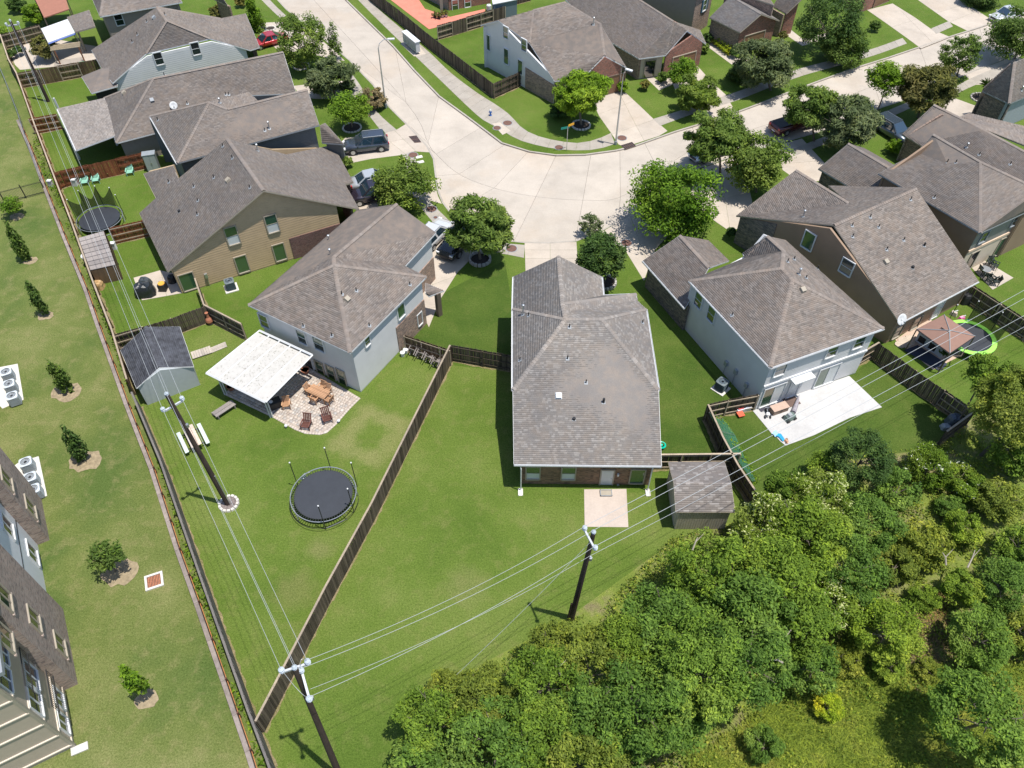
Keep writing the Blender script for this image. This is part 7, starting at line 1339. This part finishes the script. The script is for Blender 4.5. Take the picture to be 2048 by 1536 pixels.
for a,b in zip(A_,B_): m=MB(); m.tube([a,b],.02,5); obj('pole',mesh('pole',m.v,m.f,M['metal']),nt,loc=org)
scatter('weeds','climbing weeds under the green netting',[(1420,830),(1450,845),(1520,960),(1500,985),(1470,915)],1500,L_BRT,.1,.8,seed=44)
# ---------------------------------------------------------------- gazebo and right yards
gz=thing('gazebo','gazebo with brown fabric roof and steel frame behind the brown flat sided house','gazebo',tuple(G(1900,700))); org=-gz.location; q=[G(1834,658,2.4),G(1888,629,2.4),G(1950,672,2.4),G(1900,706,2.4)]; ap=G(1899,661,3.15)
for i in range(4):
    a,b=q[i],q[(i+1)%4]; m=MB(); m.add([a,b,ap,a-Vector((0,0,.05)),b-Vector((0,0,.05)),ap-Vector((0,0,.05))],[(0,1,2),(5,4,3),(0,3,4,1)]); obj('roof_panel',mesh('roof_panel',m.v,m.f,plain('brown_fabric',(.25,.145,.11),.8,var=.05) if i==0 else bpy.data.materials['brown_fabric']),gz,loc=org)
    m=MB(); m.tube([a+Vector((0,0,.02)),ap+Vector((0,0,.03))],.03,5); obj('rib',mesh('rib',m.v,m.f,M['steel']),gz,loc=org); m=MB(); m.tube([a-Vector((0,0,.08)),b-Vector((0,0,.08))],.05,4); obj('beam',mesh('beam',m.v,m.f,M['black']),gz,loc=org); m=MB(); m.tube([Vector((a.x,a.y,0)),a-Vector((0,0,.05))],.06,4); obj('post',mesh('post',m.v,m.f,M['brown_trim']),gz,loc=org)
a_=q[0].lerp(ap,.62); m=MB(); m.tube([G(1882,655,3.0),G(1899,666,3.05)],.05,4); obj('vent_rail',mesh('vent_rail',m.v,m.f,M['black']),gz,loc=org)
cb=thing('outdoor_kitchen','white outdoor cabinet with dark openings beneath the gazebo','cabinet',tuple(G(1858,695)),math.atan2(*(G(1885,712)-G(1840,682)).yx)); m=MB(); m.box((0,0,.5),(2.4,.6,1.0)); m.build('body',plain('cool_white',(.5,.53,.58),.6,var=.03),cb)
for x in(-.7,.3): m=MB(); m.box((x,-.31,.5),(.6,.04,.6)); m.build('opening',M['black'],cb)
m=MB(); m.box((0,0,1.03),(2.5,.7,.05)); m.build('worktop',M['steel'],cb)
ex=tree('small potted evergreen under the gazebo',(1895,712),(1896,700),12,L_DK,'bush',cat='bush',name='bush',trunk=False)
sw=thing('arched_frame','dark bent steel frame standing in front of the gazebo','frame',tuple(G(1915,735))); org=-sw.location; m=MB(); m.tube([G(1880,737,0),G(1893,712,1.4),G(1922,712,1.4),G(1932,695,1.8)],.045,6); obj('frame_tube',mesh('frame_tube',m.v,m.f,M['brown_trim']),sw,loc=org); m=MB(); m.box(tuple(G(1880,737,.04)),(.4,.3,.06)); obj('foot',mesh('foot',m.v,m.f,M['black']),sw,loc=org)
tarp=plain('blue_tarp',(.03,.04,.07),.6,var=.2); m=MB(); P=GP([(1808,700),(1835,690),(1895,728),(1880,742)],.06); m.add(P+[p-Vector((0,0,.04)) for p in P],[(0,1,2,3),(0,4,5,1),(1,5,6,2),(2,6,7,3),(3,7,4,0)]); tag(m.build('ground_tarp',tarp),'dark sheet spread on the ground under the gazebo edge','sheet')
bl=concrete('flagstone',(.5,.42,.34),.3,1.5)
for k,(x,y,r) in enumerate(((1812,684,.7),(1822,678,.5),(1800,690,.45))): m=MB(); g=random.Random(k); m.prism([(math.cos(a)*r*(.8+.4*g.random()),math.sin(a)*r*(.7+.3*g.random())) for a in [i*.785 for i in range(8)]],0,.08+.01*k); tag(m.build('flagstone',bl,None,G(x,y)),('large pale flagstone beside the gazebo','middle flagstone nearer the brown house wall','small flagstone at the fence side of the gazebo')[k],'stone')
DCH=plain('dark_chair_plastic',(.025,.035,.035),.5,var=.1)
for k,(x,y) in enumerate(((1978,533),(1986,537),(1962,547),(1971,558),(1979,565),(1987,569))): chair('patio_chair',('left chair of the pair at the top of the right edge slab','right chair of the pair at the top of the right edge slab','dark chair at the left of the right edge slab','upper of the three dark chairs at the slab bottom','middle of the three dark chairs at the slab bottom','lower of the three dark chairs at the slab bottom')[k],x,y,k*.9,DCH,w=.55,d=.5,slats=4,group='dark chairs on the right edge slab')
tb=thing('round_table','small grey round table among the dark chairs of the right edge slab','table',tuple(G(1965,550))); m=MB(); m.lathe([(.02,0),(.45,0),(.45,.03),(.02,.03)],(0,0,.7),18); m.build('top',M['metal'],tb); m=MB(); m.cyl((0,0,0),.04,.7,8); m.build('stem',M['steel'],tb)
lump('covered_grill','dark covered barbecue at the corner of the brown house yard',1928,606,.8,.6,1.0,M['black'],seed=12)
for k,(x,y,c,l) in enumerate(((1921,640,(.8,.2,.4),'pink toy near the lime trampoline'),(1934,648,(.0,.35,.3),'teal toy slide near the lime trampoline'),(1906,630,(.5,.42,.36),'pale planter by the gazebo corner'))): o=thing('toy',l,'toy' if k<2 else 'planter',tuple(G(x,y))); m=MB(); m.box((0,0,.2),(.6,.35,.35),.4+k,taper=.7); m.build('shell',plain('toycol%d'%k,c,.5,var=.05),o); m=MB(); m.tube([(-.2,0,.3),(.25,.05,.5)],.05,6); m.build('bar',M['white'],o)
hose=thing('hose_reel','turquoise coiled hose by the right side of the brown brick house','hose',tuple(G(1322,895))); m=MB()
m.tube([(.32*math.cos(a*.5)*(1-.004*a),.32*math.sin(a*.5)*(1-.004*a),.3+.001*a) for a in range(60)],.035,5); m.build('coil',plain('turquoise',(.0,.5,.35),.4,var=0),hose); m=MB(); m.cyl((0,0,0),.1,.35,8); m.build('spool',bpy.data.materials['turquoise'],hose)
# small step mat at the back door
sm=thing('door_step','framed mat on the slab at the back door of the brown brick house','mat',tuple(G(1212,987,.03))); m=MB(); m.box((0,0,.06),(.75,.42,.06)); m.build('mat',M['tan_trim'],sm); m=MB(); 
for x,y,a,b in((-.4,0,.05,.52),(.4,0,.05,.52),(0,-.24,.85,.05),(0,.24,.85,.05)): m.box((x,y,.09),(a,b,.06))
m.build('frame',M['grey_trim'],sm)
# rocking chair on the arched porch, yard junk top left
chair('rocking_chair','white rocking chair in the arched porch',1298,146,R(150),M['white'],w=.6,bh=.8)
pg_=thing('pergola','small brown pergola frame over the gravel yard','pergola',tuple(G(145,125)),R(18)); br=wood_mat('brown_beam',(.22,.1,.06),.2)
for sx in(-1,1): m=MB(); m.box((sx*1.4,0,1.0),(.14,.14,2.0)); m.build('post',br,pg_)
for i in range(5): m=MB(); m.box((0,-.6+i*.3,2.05),(3.4,.07,.09)); m.build('beam',wood_mat('pale_beam',(.5,.4,.28),.2) if i==0 else bpy.data.materials['pale_beam'],pg_)
cn=thing('canopy','white flat canopy roof with blue fascia over the upper left yard','canopy',tuple(G(118,90))); org=-cn.location; q=[G(82,57,2.8),G(135,38,2.8),G(150,65,2.6),G(96,85,2.6)]
m=MB(); m.add(q+[p-Vector((0,0,.12)) for p in q],[(0,1,2,3),(7,6,5,4),(0,4,5,1),(1,5,6,2),(2,6,7,3),(3,7,4,0)]); obj('roof_sheet',mesh('roof_sheet',m.v,m.f,M['white']),cn,loc=org)
m=MB(); a,b=q[3],q[2]; m.tube([a-Vector((0,.05,.15)),b-Vector((0,.05,.15))],.09,4); obj('blue_fascia',mesh('blue_fascia',m.v,m.f,plain('blue_board',(.02,.08,.35),.5,var=0)),cn,loc=org)
for p in q: m=MB(); m.tube([Vector((p.x,p.y,0)),p],.06,5); obj('post',mesh('post',m.v,m.f,M['tan_trim']),cn,loc=org)
aw=thing('awning_roof','rust brown flat patio roof at the top left','canopy',tuple(G(100,45))); org=-aw.location; q=[G(66,-10,2.9),G(128,-14,2.9),G(138,18,2.7),G(88,35,2.7)]; m=MB(); m.add(q+[p-Vector((0,0,.12)) for p in q],[(0,1,2,3),(7,6,5,4),(0,4,5,1),(1,5,6,2),(2,6,7,3),(3,7,4,0)]); obj('roof_sheet',mesh('roof_sheet',m.v,m.f,plain('rust_sheet',(.3,.13,.085),.7,var=.08)),aw,loc=org)
for p in q: m=MB(); m.tube([Vector((p.x,p.y,0)),p],.07,5); obj('post',mesh('post',m.v,m.f,M['brown_trim']),aw,loc=org)
bs=House('garden_shed','blue grey shed with white roof at the top edge right of the red brick house','shed',dict(a=(986,8,2.3),b=(1036,-2,2.3),c=(1030,-22,2.6),d=(982,-14,2.6)),[['a','b','c','d']],M['white'],'white',shingles=False,thick=.1); bs.wall(['a','b'],plain('slate_blue',(.13,.17,.2),.6,var=.04),.1,(.1,.1)); bs.wall(['d','a'],bpy.data.materials['slate_blue'],.1,(.1,.1))
for k,(x,y) in enumerate(((870,36),(878,38),(885,35),(892,34))): o=thing('potted_plant',('leftmost','second','third','rightmost')[k]+' potted plant at the foot of the salmon yard post','plant',tuple(G(x,y)),group='pots by the porch post'); m=MB(); m.lathe([(.15,0),(.22,.35),(.2,.35)],n=10); m.build('pot',M['white'] if k>1 else M['black'],o); c=obj('leaves',bpy.data.meshes.get('crown') if False else proto('pot',n=500,m=L_OLV,leaf=.3,clumps=20,clr=.4,seed=3,hollow=.1),o,loc=(0,0,.55)); c.scale=(.4,.4,.35)
o=thing('water_tank','white round tank by the fence right of the red brick house','tank',tuple(G(978,21))); m=MB(); m.lathe([(.3,0),(.34,.1),(.34,.7),(.25,.8),(.05,.82)],n=14); m.build('tank',M['white'],o); m=MB(); m.cyl((0,0,.8),.08,.06,8); m.build('cap',M['steel'],o)
# ---------------------------------------------------------------- apartment building at the lower left
ap_=thing('apartment_building','three storey brick, white and beige apartment building at the lower left edge','apartment building',tuple(G(60,1200))); org=-ap_.location
P0,P1=G(150,1492),G(52,962); dA=(P1-P0).normalized(); LA=(P1-P0).length; nA=Vector((dA.y,-dA.x,0)); 
if nA.x<0: nA=-nA
BA=brick_mat('apartment_brick',(.25,.175,.145),(.33,.26,.22),(.4,.36,.33),.22,.075,.5,(.1,.075,.07)); BEI=plain('beige_panel',(.42,.35,.275),.7,var=.04); BEIT=plain('beige_trim',(.62,.54,.45),.6,var=.03); BA_T=plain('pinkish_sill',(.4,.32,.28),.8,var=.05); AW=plain('apartment_white',(.62,.63,.66),.6,var=.03)
def along(px,py,z=0.):
    p=G(px,py,z); return (p-P0).dot(dA)
HZ=10.2
def seg(s0,s1,off,z0,z1,m,nm):
    A=P0+dA*s0+nA*off; B=P0+dA*s1+nA*off; bk=-nA*6; Z=Vector((0,0,1)); V_=[A+Z*z0,B+Z*z0,B+Z*z1,A+Z*z1,A+bk+Z*z0,B+bk+Z*z0,B+bk+Z*z1,A+bk+Z*z1]
    me=mesh(nm,V_,[(0,1,2,3),(5,4,7,6),(4,0,3,7),(1,5,6,2),(3,2,6,7)],m); uv=me.uv_layers.new(name='uv')
    for l in me.loops:
        v=me.vertices[l.vertex_index].co-P0; uv.data[l.index].uv=(v.dot(dA)-v.dot(nA),v.z)
    return obj(nm,me,ap_,loc=org)
sb=along(112,1389); sw0=along(146,1372); s1_=along(104,1228); s2_=along(88,1085); 
W_=dict(o=P0,d=dA,n=nA,obj=None,zt=lambda x:HZ,s0=0,s1=LA)
w1=seg(-.0,sb,.0,0,HZ,BEI,'beige_wall'); w2=seg(sb,s1_,.75,0,HZ,BA,'brick_wall'); w3=seg(s1_,s2_,.0,0,HZ,AW,'white_wall'); s3_=along(72,999)-.0; w4=seg(s2_,s3_,.75,0,HZ,BA,'brick_wall'); w5=seg(s3_,s3_+16,-3.2,0,HZ,BA,'brick_wall')

def wn_(wall,s,z,w_,h,kind,off,trim='white'):
    window(None,dict(o=P0+nA*off,d=dA,n=nA,obj=wall),s,z,w_,h,kind,trim,.06)
def rayp(px,py,off):
    p=G(px,py,0); c=Vector((0,0,HC)); r=p-c; o=P0+nA*off; t=(o-c).dot(nA)/r.dot(nA); q=c+r*t; return (q-P0).dot(dA),q.z
def slab_box(nm,s,z,w_,h,off,t,m,par):
    c=P0+dA*s+nA*(off+t/2)+Vector((0,0,z)); q=MB(); q.box(tuple(c),(w_,t,h),math.atan2(dA.y,dA.x)); return obj(nm,mesh(nm,q.v,q.f,m),par)
for px,py,wl,off,w_,h,sill in ((67,1239,w2,.75,1.15,1.35,1),(119,1289,w2,.75,1.15,1.35,1),(64,1107,w3,0,1.3,1.4,0),(82,1199,w3,0,1.3,1.4,0),(14,1053,w3,0,1.3,1.4,0),(29,1145,w3,0,1.3,1.4,0),(12,959,w4,.75,1.15,1.35,1),(60,1015,w4,.75,1.15,1.35,1),(10,1275,w2,.75,1.15,1.35,1),(8,1195,w2,.75,1.15,1.35,1)):
    x,z=rayp(px,py,off); wn_(wl,x,z,w_,h,'twin',off,'tan_trim' if sill else 'white')
    if sill: slab_box('sill',x,z-h/2-.16,w_+.3,.12,off,.1,BA_T,wl)
for f in(.27,.7): wn_(w1,sb*f,1.28,1.0,1.25,'twin',0); wn_(w1,sb*f,4.75,1.3,1.5,'twin',0); wn_(w1,sb*f,8.2,1.3,1.5,'twin',0)
for z in(.43,2.1,3.9,5.62,7.4,9.1): slab_box('batten',sb/2,z,sb,.1,0,.06,BEIT,w1)
slab_box('joint_strip',(s1_+s2_)/2,3.2,s2_-s1_,.06,0,.03,M['black'],w3)
# balcony rail
for k in(0,1): 
    b=MB(); c=P0+nA*.55; 
    for i in range(18): q=c+dA*(sb*.18+i*.13+k*0); b.box((q.x,q.y,3.6+k*3.1),(.02,.02,.9))
    for z in(3.15,4.05): q=c+dA*(sb*.18+1.1); b.box((q.x,q.y,z+k*3.1),(2.3,.05,.05),math.atan2(dA.y,dA.x))
    obj('balcony_rail',mesh('balcony_rail',b.v,b.f,M['black']),w1)
# end wall towards the camera
Z=Vector((0,0,1)); tE=-nA; E0=P0.copy(); 
me=mesh('end_wall',[E0-dA*.02,E0+tE*6-dA*.02,E0+tE*6-dA*.02+Z*HZ,E0-dA*.02+Z*HZ],[(0,1,2,3)],BEI); ew=obj('end_wall',me,ap_,loc=org)
for z in(.43,2.1,3.9,5.62,7.4,9.1): q=MB(); c=E0+tE*3-dA*.06+Z*z; q.box(tuple(c),(6,.07,.1),math.atan2(tE.y,tE.x)); obj('batten',mesh('batten',q.v,q.f,BEIT),ew)
q=MB(); c=E0-dA*.0; q.box((c.x,c.y,HZ/2),(.16,.16,HZ),math.atan2(dA.y,dA.x)); obj('corner_post',mesh('corner_post',q.v,q.f,M['tan_trim']),ap_,loc=org)
b=MB(); A=P0-dA*.3+nA*.9; Bq=P0+dA*s3_+nA*.9; bk=-nA*12; b.prism([(p.x,p.y) for p in(A,Bq,Bq+bk,A+bk)],HZ,HZ+.3); obj('roof',mesh('roof',b.v,b.f,M['grey_trim']),ap_,loc=org)
q=MB(); q.box((0,0,.05),(.9,.45,.1),R(25)); tag(q.build('splash_block',M['conc_white'],None,G(160,1498)),'white splash block at the beige corner of the apartment building','splash block')
